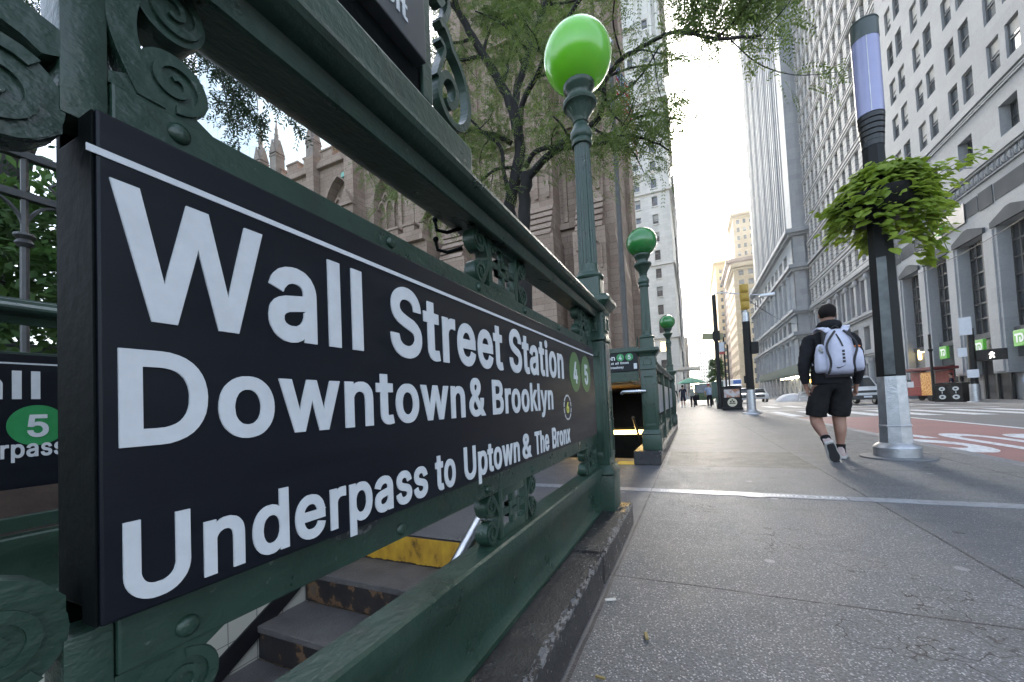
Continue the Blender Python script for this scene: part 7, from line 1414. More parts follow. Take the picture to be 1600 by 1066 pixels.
for k, (x, y, h, r, lab) in enumerate(((3.6, 48, 6.2, .07, 'far street pole nearest behind the small tree, on the sidewalk edge'), (3.4, 62, 9, .10, 'farther grey pole rising above the small street tree'), (4.6, 75, 10, .08, 'most distant thin pole against the bright end of the street'))): pole('street_pole', x, y, 0, h, r, BLKM, lab, group='distant street poles')
# traffic cabinet
mb = MB(); mb.bbox(-.35, .35, -.25, .25, .72, 1.75, .03); mb.bbox(-.12, .12, -.12, .12, 0, .719, .01); p = gz(1123, 637); o = mb.build('signal_cabinet', mat('cabinet_green', (.035, .075, .06), .5), loc=(p.x, p.y, 0)); tag(o, 'dark green signal control cabinet on a stub post beside the far pedestrians', 'cabinet')
# overhead cable
mb = MB()
A = Vector((BX-.3, 41, 9.4)); B = Vector((BX-.3, 23.5, 9.9)); mb.tube([A.lerp(B, t/8)+Vector((0, 0, -.5*math.sin(math.pi*t/8))) for t in range(9)], .022, 4); o = mb.build('overhead_cable', BLKM); tag(o, 'thin black cable sagging across the front of the bank pilasters', 'cable')
mb = MB(); A = Vector((3.0, 27, 6.6)); B = Vector((14.6, 68, 10.4)); mb.tube([A.lerp(B, t/8)+Vector((0, 0, -.6*math.sin(math.pi*t/8))) for t in range(9)], .02, 4); o = mb.build('overhead_cable', BLKM); tag(o, 'thin cable crossing the street from the lamp arm pole to the tower base', 'cable')
# flagpole and flag in the churchyard
fp = empty('flagpole', (-1.99, 14.0, 0), 0, 'tall grey metal flagpole standing in the sidewalk just right of the church tower', 'flagpole')
mb = MB(); mb.lathe([(.16, 0), (.16, .3), (.105, .4), (.098, 3), (.075, 13.3)], n=16); mb.build('pole', mat('flagpole_grey', (.085, .08, .075), .5, col2=(.065, .062, .058), scale=3), fp, smooth=True, ang=40); mb = MB(); mb.sphere((0, 0, 13.4), .14, 12, 8); mb.build('finial', ALU, fp, smooth=True)
FB = NT('flag_cloth')
uvn = FB.t.nodes.new('ShaderNodeUVMap'); sx3 = FB.t.nodes.new('ShaderNodeSeparateXYZ'); FB.t.links.new(uvn.outputs[0], sx3.inputs[0]); fu, fv = sx3.outputs[0], sx3.outputs[1]
stripe = FB.math('GREATER_THAN', FB.math('FRACT', FB.math('MULTIPLY', fv, 6.5)), .5); cant = FB.math('MULTIPLY', FB.math('LESS_THAN', fu, .4), FB.math('GREATER_THAN', fv, .4615))
cc = FB.mix(stripe, (.62, .60, .58), (.42, .03, .04))
su = FB.math('SUBTRACT', FB.math('FRACT', FB.math('MULTIPLY', fu, 15)), .5); sv_ = FB.math('SUBTRACT', FB.math('FRACT', FB.math('MULTIPLY', FB.math('SUBTRACT', fv, .4615), 11)), .5)
star = FB.math('LESS_THAN', FB.math('ADD', FB.math('MULTIPLY', su, su), FB.math('MULTIPLY', sv_, sv_)), .07)
cc = FB.mix(cant, cc, FB.mix(star, (.02, .03, .12), (.62, .62, .64))); FB = FB.set(Base_Color=cc, Roughness=.8)
fl_ = empty('flag', (-1.9, 14, 11.2), 0, 'limp American flag hanging from the grey flagpole among the leaves', 'flag')
nu, nv = 22, 26; V = []; Fc = []; UV = []
for i in range(nu+1):
    for j in range(nv+1):
        u, v = i/nu, j/nv
        # limp cloth: the fly falls down, folds in depth
        x = .03+.62*u**.8+.05*math.sin(u*9+v*3); yy = .16*math.sin(u*16+v*1.5)*u**.4; z = 1.55*v-2.6*u*(1-.15*v)-.25*u*u+.2
        V.append((x, yy, z)); UV.append((u, v))
for i in range(nu):
    for j in range(nv): a = i*(nv+1)+j; Fc.append((a, a+nv+1, a+nv+2, a+1))
me = bpy.data.meshes.new('flag_cloth'); me.from_pydata(V, [], Fc); uvl = me.uv_layers.new(name='UVMap')
for p in me.polygons:
    for li in p.loop_indices: uvl.data[li].uv = UV[me.loops[li].vertex_index]
me.materials.append(FB); me.polygons.foreach_set('use_smooth', [True]*len(Fc)); me.update(); link('cloth', me, fl_)
# ================================================================== vehicles
TYRE = mat('tyre', (.02, .02, .022), .8); RIM = mat('rim', (.35, .36, .38), .35, metal=.8); CARW = mat('car_white', (.62, .64, .66), .25, coat=.8); CARG = mat('car_glass', (.02, .025, .03), .08, spec=.8); LMP = mat('headlamp', (.75, .77, .8), .15, coat=.8); PLAST = mat('black_plastic', (.03, .031, .034), .6)
def car(name, loc, rz, label, prof, glass, Wd, wheels, wr, m=CARW, cat='car', group=None, lip=.0, roof_in=.16, belt=None):
    """prof: side outline (y along length, front at -y, z up); built as lofted cross sections with tumblehome above the belt"""
    e = empty(name, loc, rz, label, cat, group); mb = MB(); n = len(prof); L = []
    for y, z in prof:
        k = max(0, (z-belt)/(max(p[1] for p in prof)-belt)) if belt else 0; L.append(Wd/2-roof_in*k)
    vs = []; 
    for s in (-1, 1):
        for (y, z), h in zip(prof, L): vs.append((s*h, y, z))
    fs = [(i, (i+1) % n, n+(i+1) % n, n+i) for i in range(n)]+[tuple(range(n-1, -1, -1)), tuple(range(n, 2*n))]
    mb.add(vs, fs); mb.build('body', m, e, bev=.035, smooth=True, ang=40)
    for g in glass:      # (kind, poly) kinds: side / front(y0,z0,y1,z1,w0,w1)
        mb = MB()
        if g[0] == 'side':
            for s in (-1, 1):
                P = []
                for y, z in g[1]: k = max(0, (z-belt)/(max(p[1] for p in prof)-belt)); P.append((s*(Wd/2-roof_in*k+.006), y, z))
                mb.add(P, [tuple(range(len(P)))])
            mb.build('side_window', CARG, e, fix=False)
        else:
            y0_, z0_, y1_, z1_, w0_, w1_ = g[1]; nv_ = Vector((0, z1_-z0_, -(y1_-y0_))).normalized()*-.012
            if g[0] == 'front': nv_ = Vector((0, -(z1_-z0_), (y1_-y0_))).normalized()*.012
            mb.quad(*[Vector(p)+nv_ for p in ((-w0_, y0_, z0_), (w0_, y0_, z0_), (w1_, y1_, z1_), (-w1_, y1_, z1_))]); mb.build('windscreen', CARG, e, fix=False)
    for (s, y) in [(s, y) for s in (-1, 1) for y in wheels]:
        M = Matrix.Translation((s*(Wd/2-.12), y, wr)) @ Matrix.Rotation(R(90), 4, 'Y')
        mb = MB(); mb.lathe([(wr*.6, -.11), (wr*.92, -.12), (wr, -.08), (wr, .08), (wr*.92, .12), (wr*.6, .11)], n=24, M=M); w_ = mb.build('wheel', TYRE, e, smooth=True, ang=40)
        mb = MB(); mb.lathe([(wr*.62, -.115), (wr*.55, -.09), (wr*.15, -.10), (wr*.1, -.125)], n=20, M=M); mb.lathe([(wr*.1, .125), (wr*.15, .10), (wr*.55, .09), (wr*.62, .115)], n=20, M=M); mb.build('rim', RIM, w_, smooth=True)
    return e
VP = [(-2.45, .42), (-2.52, .75), (-2.42, 1.02), (-1.75, 1.22), (-1.05, 1.90), (-.7, 2.02), (2.3, 2.02), (2.42, 1.9), (2.45, .42)]
vl = gz(1350, 632, -.24)
van = car('parked_van', (vl.x, vl.y+2.2, road_z(vl.x)), R(3), 'white delivery van facing the camera between walking man and column', VP, [('side', [(-1.45, 1.30), (-.95, 1.78), (-.2, 1.80), (-.2, 1.28)]), ('front', (-1.72, 1.24, -1.08, 1.86, .78, .70))], 1.84, (-1.55, 1.5), .34, cat='van', belt=1.2)
for s in (-1, 1):
    mb = MB(); mb.bbox(min(s*.58, s*.90), max(s*.58, s*.90), -2.50, -2.30, .86, 1.08, .03); mb.build('headlight', LMP, van)
    mb = MB(); mb.bbox(min(s*.92, s*1.10), max(s*.92, s*1.10), -1.45, -1.30, 1.22, 1.50, .03); mb.build('mirror', PLAST, van)
mb = MB(); mb.bbox(-.50, .50, -2.535, -2.40, .82, .98, .02); mb.build('grille', PLAST, van); mb = MB(); mb.bbox(-.93, .93, -2.56, -2.3, .38, .66, .04); mb.build('bumper', PLAST, van); mb = MB(); mb.bbox(-.22, .22, -2.575, -2.56, .50, .62, .004); mb.build('number_plate', NW, van)
SUV = [(-2.3, .40), (-2.36, .8), (-2.2, 1.02), (-1.2, 1.12), (-.55, 1.66), (1.7, 1.72), (2.15, 1.2), (2.3, .9), (2.3, .40)]
def suv(loc, rz, label, m=CARW, group='cars far down the street'):
    c = car('parked_car', loc, rz, label, SUV, [('side', [(-1.0, 1.14), (-.5, 1.58), (1.55, 1.6), (1.85, 1.14)]), ('front', (-1.18, 1.13, -.58, 1.62, .76, .66))], 1.85, (-1.4, 1.4), .36, m, 'car', group, belt=1.1)
    for s in (-1, 1): mb = MB(); mb.bbox(min(s*.55, s*.88), max(s*.55, s*.88), -2.38, -2.15, .78, .95, .02); mb.build('headlight', LMP, c)
    mb = MB(); mb.bbox(-.5, .5, -2.375, -2.3, .62, .9, .02); mb.build('grille', PLAST, c); return c
suv((7.3, 58, road_z(7.3)), 0, 'white car with dark grille far down the street, right of the signal pole')
suv((5.0, 50, road_z(5.0)), 0, 'white car far down the street, just left of the signal pole behind the bin')
suv((4.4, 74, road_z(4.4)), 0, 'pale silver car in the distance between the poles', mat('car_silver', (.35, .37, .39), .3, metal=.5, coat=.6))
# bus or box truck in the distance with white and blue top
e = empty('box_truck', (4.9, 62, road_z(5)), 0, 'pale box truck with a blue roof panel, behind the far white cars', 'truck')
mb = MB(); mb.bbox(-1.2, 1.2, 0, 6.5, .8, 3.1, .06); mb.build('cargo_box', CARW, e); mb = MB(); mb.bbox(-1.05, 1.05, -1.9, -.02, .5, 2.3, .12); cb = mb.build('cab', CARW, e); mb = MB(); mb.box(-.9, .9, -1.93, -1.905, 1.35, 2.05); mb.build('windscreen', CARG, cb)
mb = MB(); mb.bbox(.2, 1.15, -.035, -.004, 2.5, 3.0, .01); mb.build('roof_panel', mat('blue_panel', (.05, .14, .45), .4), e)
for (s, y) in ((-1, -1), (1, -1), (-1, 5), (1, 5)): mb = MB(); mb.lathe([(.30, -.14), (.45, -.13), (.45, .13), (.30, .14)], n=18, M=Matrix.Translation((s*.98, y, .45)) @ Matrix.Rotation(R(90), 4, 'Y')); mb.build('wheel', TYRE, e)
# small green maintenance vehicle / kiosk by the pedestrians
gq = gz(1099, 631); e = empty('utility_cart', (ay(1099, 615, 41).x, 41, 0), 0, 'small green utility vehicle parked on the sidewalk behind the pedestrians', 'utility vehicle')
MG = mat('cart_green', (.08, .13, .06), .45); mb = MB(); mb.extr([(-1.2, .45), (-1.25, .95), (-.9, 1.05), (-.7, 1.95), (.9, 2.0), (1.3, 1.9), (1.3, .45)], -.75, .75, 'x', M=None); mb.build('body', MG, e, bev=.04); mb = MB(); mb.quad((-.6, -.93, 1.12), (.6, -.93, 1.12), (.6, -.74, 1.85), (-.6, -.74, 1.85)); mb.build('windscreen', CARG, e, fix=False)
for (s, y) in ((-1, -.7), (1, -.7), (-1, .8), (1, .8)): mb = MB(); mb.lathe([(.2, -.1), (.3, -.1), (.3, .1), (.2, .1)], n=16, M=Matrix.Translation((s*.68, y, .3)) @ Matrix.Rotation(R(90), 4, 'Y')); mb.build('wheel', TYRE, e)
# green umbrella stand
e = empty('umbrella_stand', (-.1, 56, 0), 0, 'green vendor umbrella beyond the pedestrians', 'umbrella'); mb = MB(); mb.lathe([(1.75, 2.55), (1.7, 2.62), (.9, 3.05), (.05, 3.35)], n=8); mb.build('canopy', mat('umbrella_green', (.03, .22, .13), .6), e); mb = MB(); mb.lathe([(.03, 0), (.03, 3.3)], n=8); mb.build('pole', ALU, e); mb = MB(); mb.bbox(-.9, .9, -.5, .5, .5, 1.3, .04); mb.build('cart', ALU, e)
# entrance canopy / bus shelter far left of the sidewalk
e = empty('entrance_canopy', (-2.2, 62, 0), 0, 'flat pale canopy projecting over the sidewalk from the far left buildings', 'canopy'); mb = MB(); mb.bbox(-1.6, 3.3, -2, 2, 4.6, 5.0, .05); mb.build('roof', WHT, e); 
for x in (-1.4, .2): mb = MB(); mb.lathe([(.10, 0), (.10, 4.6)], (x, -1.7), 10); mb.build('post', ALU, e)
# sidewalk shed (scaffold) across the street in front of the tower
sh = empty('sidewalk_shed', (14.0, 70, -.2), 0, 'dark green sidewalk shed with lit lamps and bracing under the tower base', 'scaffold')
mb = MB(); mb.bbox(-1.2, 2.6, -14, 26, 3.3, 3.5, .02); mb.bbox(-1.25, -1.15, -14, 26, 3.51, 4.7, .01); mb.bbox(-1.2, 2.6, -14.05, -13.95, 3.51, 4.7, .01); mb.extr([(-1.25, 4.7), (2.6, 4.7), (2.6, 6.1)], -14.05, -13.95, 'y'); mb.build('deck', mat('shed_green', (.025, .06, .05), .6, col2=(.035, .075, .06), scale=3), sh)
y = -13.8
while y < 26:
    for x in (-1.1, 2.4): mb = MB(); mb.tube([(x, y, 0), (x, y, 3.3)], .08, 6); mb.build('post', ALU, sh)
    y += 3.3
mb = MB(); y = -13.8
while y < 22: mb.tube([(-1.1, y, .4), (-1.1, y+3.3, 3.1)], .03, 4); mb.tube([(-1.1, y, 3.1), (-1.1, y+3.3, .4)], .03, 4); mb.tube([(-1.1, y, 1.8), (-1.1, y+3.3, 1.8)], .03, 4); y += 3.3
mb.build('brace', ALU, sh, fix=False)
lw_ = mat('shed_lamp', (1, .85, .6), .5, emit=(1, .84, .58), estr=4)
for k in range(7): mb = MB(); mb.bbox(-.9, .9, -12.5+k*3.3, -12.2+k*3.3, 3.1, 3.25, .03); mb.build('lamp', lw_, sh)
mb = MB(); mb.bbox(-1.28, -1.26, -8.6, -7.2, 3.6, 4.6, .01); mb.build('notice', NW, sh)
mb = MB(); mb.sphere((-.4, -9.5, 2.3), .26, 12, 8); mb.build('amber_lamp', mat('amber_lamp', (1, .6, .1), .5, emit=(1, .55, .05), estr=4), sh)
# white covered piles / barriers on the far side of the road
WC = mat('white_sheet', (.60, .61, .62), .7, col2=(.52, .53, .55), scale=3, bump=.4)
for k, (x, y, w_, lab) in enumerate(((10.6, 56, 3.8, 'left low white sheeted pile at the far road edge'), (12.2, 49, 3.0, 'right low white sheeted pile beside the walking man'))):
    bm = bmesh.new(); bmesh.ops.create_icosphere(bm, subdivisions=4, radius=1)
    for v in bm.verts:
        h = max(0, v.co.z); r = math.hypot(v.co.x, v.co.y); v.co = Vector((v.co.x*w_/2, v.co.y*1.3, (h**1.6)*.95*(1+.12*noise.noise(v.co*3)))); v.co += noise.noise_vector(v.co*1.6)*.09
    mb = MB(); mb.bm(bm); o = mb.build('covered_pile', WC, smooth=True, loc=(x, y, road_z(min(x, 13))-.02)); tag(o, lab, 'covered pile', 'white sheeted piles at the roadside')
e = empty('road_barrier', (11.6, 54, -.3), R(25), 'white slatted road barrier between the two white piles', 'barrier'); mb = MB()
for z in (.35, .65, .95): mb.bbox(-1, 1, -.03, .03, z, z+.18, .01)
mb.build('board', WC, e)
for x in (-.9, .9): mb = MB(); mb.extr([(-.3, 0), (-.24, 0), (0, 1.0), (.24, 0), (.3, 0), (.04, 1.15), (-.04, 1.15)], x-.03, x+.03, 'x'); mb.build('leg', WC, e)
# red food cart across the street
fc = empty('food_cart', (14.6, 36.6, -.2), R(-70), 'red food cart with a golden lit menu, left of the black bins', 'food cart')
mb = MB(); mb.bbox(-1.5, 1.3, -.6, .6, .35, 1.0, .03); mb.bbox(-1.5, 1.3, .35, .6, 1.001, 2.0, .02); mb.build('cart_body', mat('cart_red', (.22, .025, .03), .45, col2=(.3, .05, .04), scale=6), fc)
mb = MB(); mb.bbox(-1.65, 1.5, -.85, .75, 2.05, 2.25, .03); mb.build('awning', mat('cart_red_dark', (.12, .015, .02), .5), fc)
mb = MB(); mb.box(.35, 1.28, -.62, -.605, .38, 1.9); mb.build('menu_board', mat('menu_lit', (.4, .22, .08), .5, col2=(.2, .05, .02), scale=14, emit=(.9, .5, .15), estr=.06, contrast=(.45, .55)), fc)
mb = MB(); mb.box(-1.0, -.2, -.62, -.605, .95, 1.35); mb.build('price_board', NW, fc)
for x in (-1.45, 1.25): mb = MB(); mb.bbox(x-.03, x+.03, -.58, -.52, 1.001, 2.05, .005); mb.build('post', ALU, fc)
for x in (-1.0, .9):
    for y in (-.55, .55): mb = MB(); mb.lathe([(.12, -.05), (.22, -.05), (.22, .05), (.12, .05)], n=16, M=Matrix.Translation((x, y, .22)) @ Matrix.Rotation(R(90), 4, 'X')); mb.build('wheel', TYRE, fc)
mb = MB(); mb.bbox(BX+.35, BX+.7, 42.5, 42.85, 2.95, 3.75, .04); o = mb.build('wall_lantern', mat('amber_wall_lamp', (1, .75, .25), .5, emit=(1, .72, .2), estr=2.5)); tag(o, 'glowing amber box lantern on the bank wall above the food cart', 'lantern')

# ================================================================== people
def cloth(name, c, c2=None, rough=.85): return mat(name, c, rough, col2=c2 or tuple(x*.75 for x in c), scale=9, bump=.9, bscale=16, spec=.15)
SKIN = mat('skin', (.27, .145, .10), .5, col2=(.23, .12, .085), scale=12, bump=.08)
SKINL = mat('skin_light', (.42, .25, .18), .5, col2=(.38, .21, .15), scale=12)
HAIRB = mat('hair_black', (.006, .005, .005), .7, spec=.15, col2=(.010, .008, .008), scale=60, bump=.5, bscale=140, stretch=(1, 1, .3))
def folds(vf, amp=.007):
    o = []
    for v in vf[0]:
        a = noise.noise(Vector((v.x*11, v.y*11, v.z*30+v.x*18)))+.6*noise.noise(Vector((v.x*26, v.y*26, v.z*14))); c = Vector((v.x, v.y, 0)); c = c.normalized() if c.length > .01 else Vector((0, 1, 0)); o.append(v+c*amp*a)
    return (o, vf[1])
def smooth_link(name, vf, m, parent, shade=180):
    me = bpy.data.meshes.new(name); me.from_pydata([tuple(v) for v in vf[0]], [], vf[1]); me.materials.append(m); me.polygons.foreach_set('use_smooth', [True]*len(me.polygons)); me.update(); return link(name, me, parent)
def person(loc, rz, label, J, g=1.0, skin=SKIN, top=None, bottom=None, sleeve='long', legs='long', shoe=None, sock=None, hair=HAIRB, group=None, cap=None, sc=1.0, detail=True, hood=False):
    """J: joint dictionary in local metres (x right, y forward, z up)"""
    e = empty('person', loc, rz, label, 'person', group); e.scale = (sc,)*3
    V = Vector; j = {k: V(v) for k, v in J.items()}
    pts = []; ed = []; idx = {}
    def a(n, co, r, prev=None):
        idx[n] = len(pts); pts.append((V(co), r if isinstance(r, tuple) else (r, r)))
        if prev is not None: ed.append((idx[prev], idx[n]))
    a('pelvis', j['pelvis'], (.122*g, .098*g)); a('belly', j['belly'], (.122*g, .105*g), 'pelvis'); a('chest', j['chest'], (.122*g, .098*g), 'belly'); a('collar', j['collar'], (.066*g, .060*g), 'chest')
    a('neck', j['neck'], .058*g**.5, 'collar'); a('jaw', j['neck']*.35+j['head']*.65+V((0, .012, 0)), (.066, .074), 'neck'); a('head', j['head'], (.080, .094), 'jaw'); a('crown', j['head']+(j['head']-j['neck']).normalized()*.062, (.062, .076), 'head')
    hands = {}
    for s, S_ in (('L', -1), ('R', 1)):
        a('sh'+s, j['sh'+s], .048*g, 'collar'); m_ = (j['sh'+s]+j['el'+s])/2; a('ua'+s, m_, .050*g, 'sh'+s); a('el'+s, j['el'+s], .043*g, 'ua'+s)
        a('fa'+s, j['el'+s]*.65+j['wr'+s]*.35, .043*g, 'el'+s); a('wr'+s, j['wr'+s], .027, 'fa'+s)
        d = (j['ha'+s]-j['wr'+s]).normalized(); wd = j.get('hw'+s, V((0, 1, 0))); wd = (wd-d*wd.dot(d)).normalized(); nrm = d.cross(wd)*S_
        if nrm.dot(V((-S_, 0, 0))) < 0: nrm = -nrm
        a('pa'+s, j['wr'+s]+d*.055, (.030, .020), 'wr'+s); hands[s] = (d, wd, nrm)
        if detail:
            for k, (off, L) in enumerate(((.030, .070), (.010, .080), (-.010, .074), (-.029, .058))):
                b0 = j['wr'+s]+d*.088+wd*off; cu = .35
                a('k%d' % k+s, b0, .0105, 'pa'+s); p1 = b0+(d+nrm*.25).normalized()*L*.45; p2 = p1+(d*.8+nrm*.75).normalized()*L*.32; p3 = p2+(d*.4+nrm*1.0).normalized()*L*.25
                a('m%d' % k+s, p1, .0090, 'k%d' % k+s); a('n%d' % k+s, p2, .0082, 'm%d' % k+s); a('t%d' % k+s, p3, .0072, 'n%d' % k+s)
            b0 = j['wr'+s]+d*.040+wd*.034; a('th0'+s, b0+nrm*.006, .0125, 'pa'+s); p1 = b0+(d*.7+wd*.55+nrm*.35).normalized()*.040; a('th1'+s, p1, .0105, 'th0'+s); a('th2'+s, p1+(d*.9+wd*.05+nrm*.4).normalized()*.030, .009, 'th1'+s)
        else: a('fi'+s, j['wr'+s]+d*.14+nrm*.02, (.024, .012), 'pa'+s)
        a('hi'+s, j['hi'+s], .082*g, 'pelvis'); a('tm'+s, j['hi'+s]*.5+j['kn'+s]*.5, .084*g, 'hi'+s); a('kn'+s, j['kn'+s], .060*g, 'tm'+s); a('cf'+s, j['kn'+s]*.68+j['an'+s]*.32+j.get('cfo'+s, V((0, -.012, 0))), .060*g, 'kn'+s); a('sn'+s, j['kn'+s]*.25+j['an'+s]*.75, .036*g, 'cf'+s); a('an'+s, j['an'+s], .032*g**.5, 'sn'+s); a('ft'+s, j['an'+s]*.3+j['to'+s]*.7, (.034, .026), 'an'+s)
    vf = skin_body(pts, ed, 2, 0); body = smooth_link('body', vf, skin, e)
    # face and ears
    hd = j['head']; up = (j['head']-j['neck']).normalized(); fwd = V((0, 1, 0)); fwd = (fwd-up*fwd.dot(up)).normalized(); rt_ = fwd.cross(up)
    mb = MB(); P = lambda x, y, z: hd+rt_*x+fwd*y+up*z
    mb.tube([P(0, .088, .012), P(0, .104, -.022), P(0, .108, -.034), P(0, .092, -.042)], [.007, .010, .013, .009], 8)
    for s in (-1, 1):
        M = Matrix.Translation(P(s*.080, -.004, -.018)) @ Matrix.Rotation(s*.35, 4, 'Z'); mb.sphere((0, 0, 0), .030, 12, 8, sc=(.32, .62, 1.05), M=M)
    mb.build('face', skin, e, smooth=True)
    mb = MB(); mb.tube([P(-.022, .090, -.062), P(0, .098, -.060), P(.022, .090, -.062)], .005, 6); mb.build('mouth', mat('lips', (.28, .10, .08), .5), e, smooth=True)
    mb = MB()
    for s in (-1, 1): mb.sphere(P(s*.030, .082, .006), .011, 10, 8)
    mb.build('eyes', mat('eye', (.08, .06, .05), .2), e, smooth=True)
    # hair shell
    if hair:
        mb = MB(); bm = bmesh.new(); bmesh.ops.create_uvsphere(bm, u_segments=28, v_segments=18, radius=1)
        kill = [v for v in bm.verts if (v.co.y > .35 and v.co.z < .42) or v.co.z < -.8]
        bmesh.ops.delete(bm, geom=kill, context='VERTS')
        for v in bm.verts: q_ = v.co; k = 1+.05*noise.noise(q_*7); v.co = P(q_.x*.0865*k, q_.y*.107*k-.010, .022+q_.z*.100*k)
        bmesh.ops.solidify(bm, geom=bm.faces[:], thickness=.006)
        mb.bm(bm); mb.build('hair', cap or hair, e, smooth=True)
        if cap: mb = MB(); mb.extr([(-.07, .02), (.07, .02), (.06, .10), (0, .125), (-.06, .10)], 0, .006, 'z', M=Matrix.Translation(P(0, .05, .04))); mb.build('cap_peak', cap, e)
    # top
    if top:
        tp = []; te = []; ti = {}
        def b(n, co, r, prev=None):
            ti[n] = len(tp); tp.append((V(co), r if isinstance(r, tuple) else (r, r)))
            if prev is not None: te.append((ti[prev], ti[n]))
        b('hem0', j['pelvis']-V((0, 0, .07)), (.168*g, .136*g)); b('hem1', j['pelvis']-V((0, 0, .04)), (.176*g, .142*g), 'hem0'); b('hem', j['pelvis']*.6+j['belly']*.4, (.180*g, .146*g), 'hem1'); b('belly', j['belly'], (.176*g, .148*g), 'hem'); b('chest', j['chest'], (.176*g, .138*g), 'belly'); b('collar', j['collar'], (.118*g, .092*g), 'chest'); b('nk', j['collar']*.55+j['neck']*.45, .075*g**.5, 'collar')
        for s in 'LR':
            b('sh'+s, j['sh'+s], .078*g, 'collar'); m_ = (j['sh'+s]+j['el'+s])/2; b('ua'+s, m_, .069*g, 'sh'+s)
            if sleeve == 'long': b('el'+s, j['el'+s], .058*g, 'ua'+s); b('fa'+s, j['el'+s]*.5+j['wr'+s]*.5, .052*g, 'el'+s); b('wq'+s, j['el'+s]*.10+j['wr'+s]*.90, .037*g**.5, 'fa'+s); b('wr'+s, j['el'+s]*.02+j['wr'+s]*.98, .035*g**.5, 'wq'+s)
            else: b('cu'+s, j['sh'+s]*.25+j['el'+s]*.75, .060*g, 'ua'+s)
        t_ = smooth_link('top', folds(skin_body(tp, te, 3, 0)) if detail else skin_body(tp, te, 2, 0), top, e)
        if hood:
            hp = [(j['collar']+V((-.085, .04, .075)), .038), (j['collar']+V((-.080, -.045, .108)), .050), (j['collar']+V((0, -.080, .108)), .062), (j['collar']+V((.080, -.045, .108)), .050), (j['collar']+V((.085, .04, .075)), .038)]
            h_ = smooth_link('hood', skin_body([(p, (r, r)) for p, r in hp], [(0, 1), (1, 2), (2, 3), (3, 4)], 2, 0), top, t_)
            mb = MB(); mb.lathe([(.062, 0), (.068, .03), (.064, .055)], n=20, M=Matrix.Translation(j['collar']+V((0, .0, .045)))); mb.build('neckband', top, t_, smooth=True)
    if bottom:
        tp = []; te = []; ti = {}
        b('w', j['pelvis']+V((0, 0, .11)), (.160*g, .128*g)); b('p', j['pelvis'], (.166*g, .140*g), 'w')
        for s in 'LR':
            b('hi'+s, j['hi'+s]-V((0, 0, .01)), .116*g, 'p')
            if legs == 'short': b('th'+s, j['hi'+s]*.52+j['kn'+s]*.48, .106*g, 'hi'+s); b('hem'+s, j['hi'+s]*.16+j['kn'+s]*.84, .100*g, 'th'+s); b('hen'+s, j['hi'+s]*.10+j['kn'+s]*.90, .098*g, 'hem'+s); b('heo'+s, j['hi'+s]*.08+j['kn'+s]*.92, .096*g, 'hen'+s)
            else: b('th'+s, j['hi'+s]*.5+j['kn'+s]*.5, .098*g, 'hi'+s); b('kn'+s, j['kn'+s], .075*g, 'th'+s); b('sh'+s, j['kn'+s]*.5+j['an'+s]*.5, .066*g, 'kn'+s); b('cu'+s, j['an'+s]+V((0, 0, .01)), .056*g**.5, 'sh'+s)
        smooth_link('shorts' if legs == 'short' else 'trousers', folds(skin_body(tp, te, 3, 0), .008) if detail else skin_body(tp, te, 2, 0), bottom, e)
    # shoes and socks
    for s in 'LR':
        an, to = j['an'+s], j['to'+s]; d = (to-an); soleN = j.get('sole'+s, V((0, 0, -1))).normalized(); f = (d-soleN*d.dot(soleN)).normalized(); sd = f.cross(soleN).normalized()
        heel = an-f*.055+soleN*.075; L = .285
        def Q(u, v_, h): return heel+f*(u*L)+sd*v_-soleN*h
        outl = [(0, .022), (.02, .038), (.18, .045), (.42, .044), (.68, .058), (.86, .051), (.97, .024), (1.0, .0)]
        ring = [(u, w_) for u, w_ in outl]+[(u, -w_) for u, w_ in outl[::-1][1:]]
        mb = MB(); n = len(ring)
        vs = [Q(u, w_*1.05, 0) for u, w_ in ring]+[Q(u, w_*1.10, .028) for u, w_ in ring]; mb.add(vs, [(i, (i+1) % n, n+(i+1) % n, n+i) for i in range(n)]+[tuple(range(n)), tuple(range(2*n-1, n-1, -1))])
        sh_ = smooth_parent = None
        up_h = lambda u: .105 if u < .28 else (.105-(u-.28)*.11 if u < .8 else .048-(u-.8)*.10)
        m2 = MB(); lev = [(.0, 1.0), (.45, .96), (.8, .78), (1.0, .42)]; vs = []
        for t, k in lev: vs += [Q(.5+(u-.5)*(1-.06*t), w_*k, .0275+up_h(u)*t) for u, w_ in ring]
        fs = []
        for l in range(3): fs += [(l*n+i, l*n+(i+1) % n, (l+1)*n+(i+1) % n, (l+1)*n+i) for i in range(n)]
        m2.add(vs, fs+[tuple(range(3*n, 4*n))]); so__ = m2.build('shoe', shoe or BLKM, e, smooth=True, ang=70); mb.build('sole', mat('shoe_sole', (.42, .41, .39), .6) if detail else BLKM, so__, smooth=True)
        if detail:
            mt = MB(); mt.add([Q(.06+(u*.88), w_*.86, -.003) for u, w_ in ring], [tuple(range(n))])
            for k in range(7):
                u = .1+k*.13; 
                for vv in (-.024, 0, .024): a0 = Q(u, vv, -.007); mt.add([Q(u, vv-.009, -.008), Q(u+.07, vv-.009, -.008), Q(u+.07, vv+.009, -.008), Q(u, vv+.009, -.008)], [(0, 1, 2, 3)])
            mt.build('tread', mat('shoe_tread', (.025, .025, .027), .7), so__, fix=False)
            st_ = MB(); 
            for k in range(3): u0 = .36+.09*k; st_.add([Q(u0, .045, .035), Q(u0+.05, .045, .035), Q(u0+.02, .034, .085), Q(u0-.02, .034, .085)], [(0, 1, 2, 3)]); st_.add([Q(u0, -.045, .035), Q(u0+.05, -.045, .035), Q(u0+.02, -.034, .085), Q(u0-.02, -.034, .085)], [(0, 1, 2, 3)])
            st_.build('shoe_stripe', mat('shoe_stripe', (.05, .045, .045), .6), so__, fix=False)
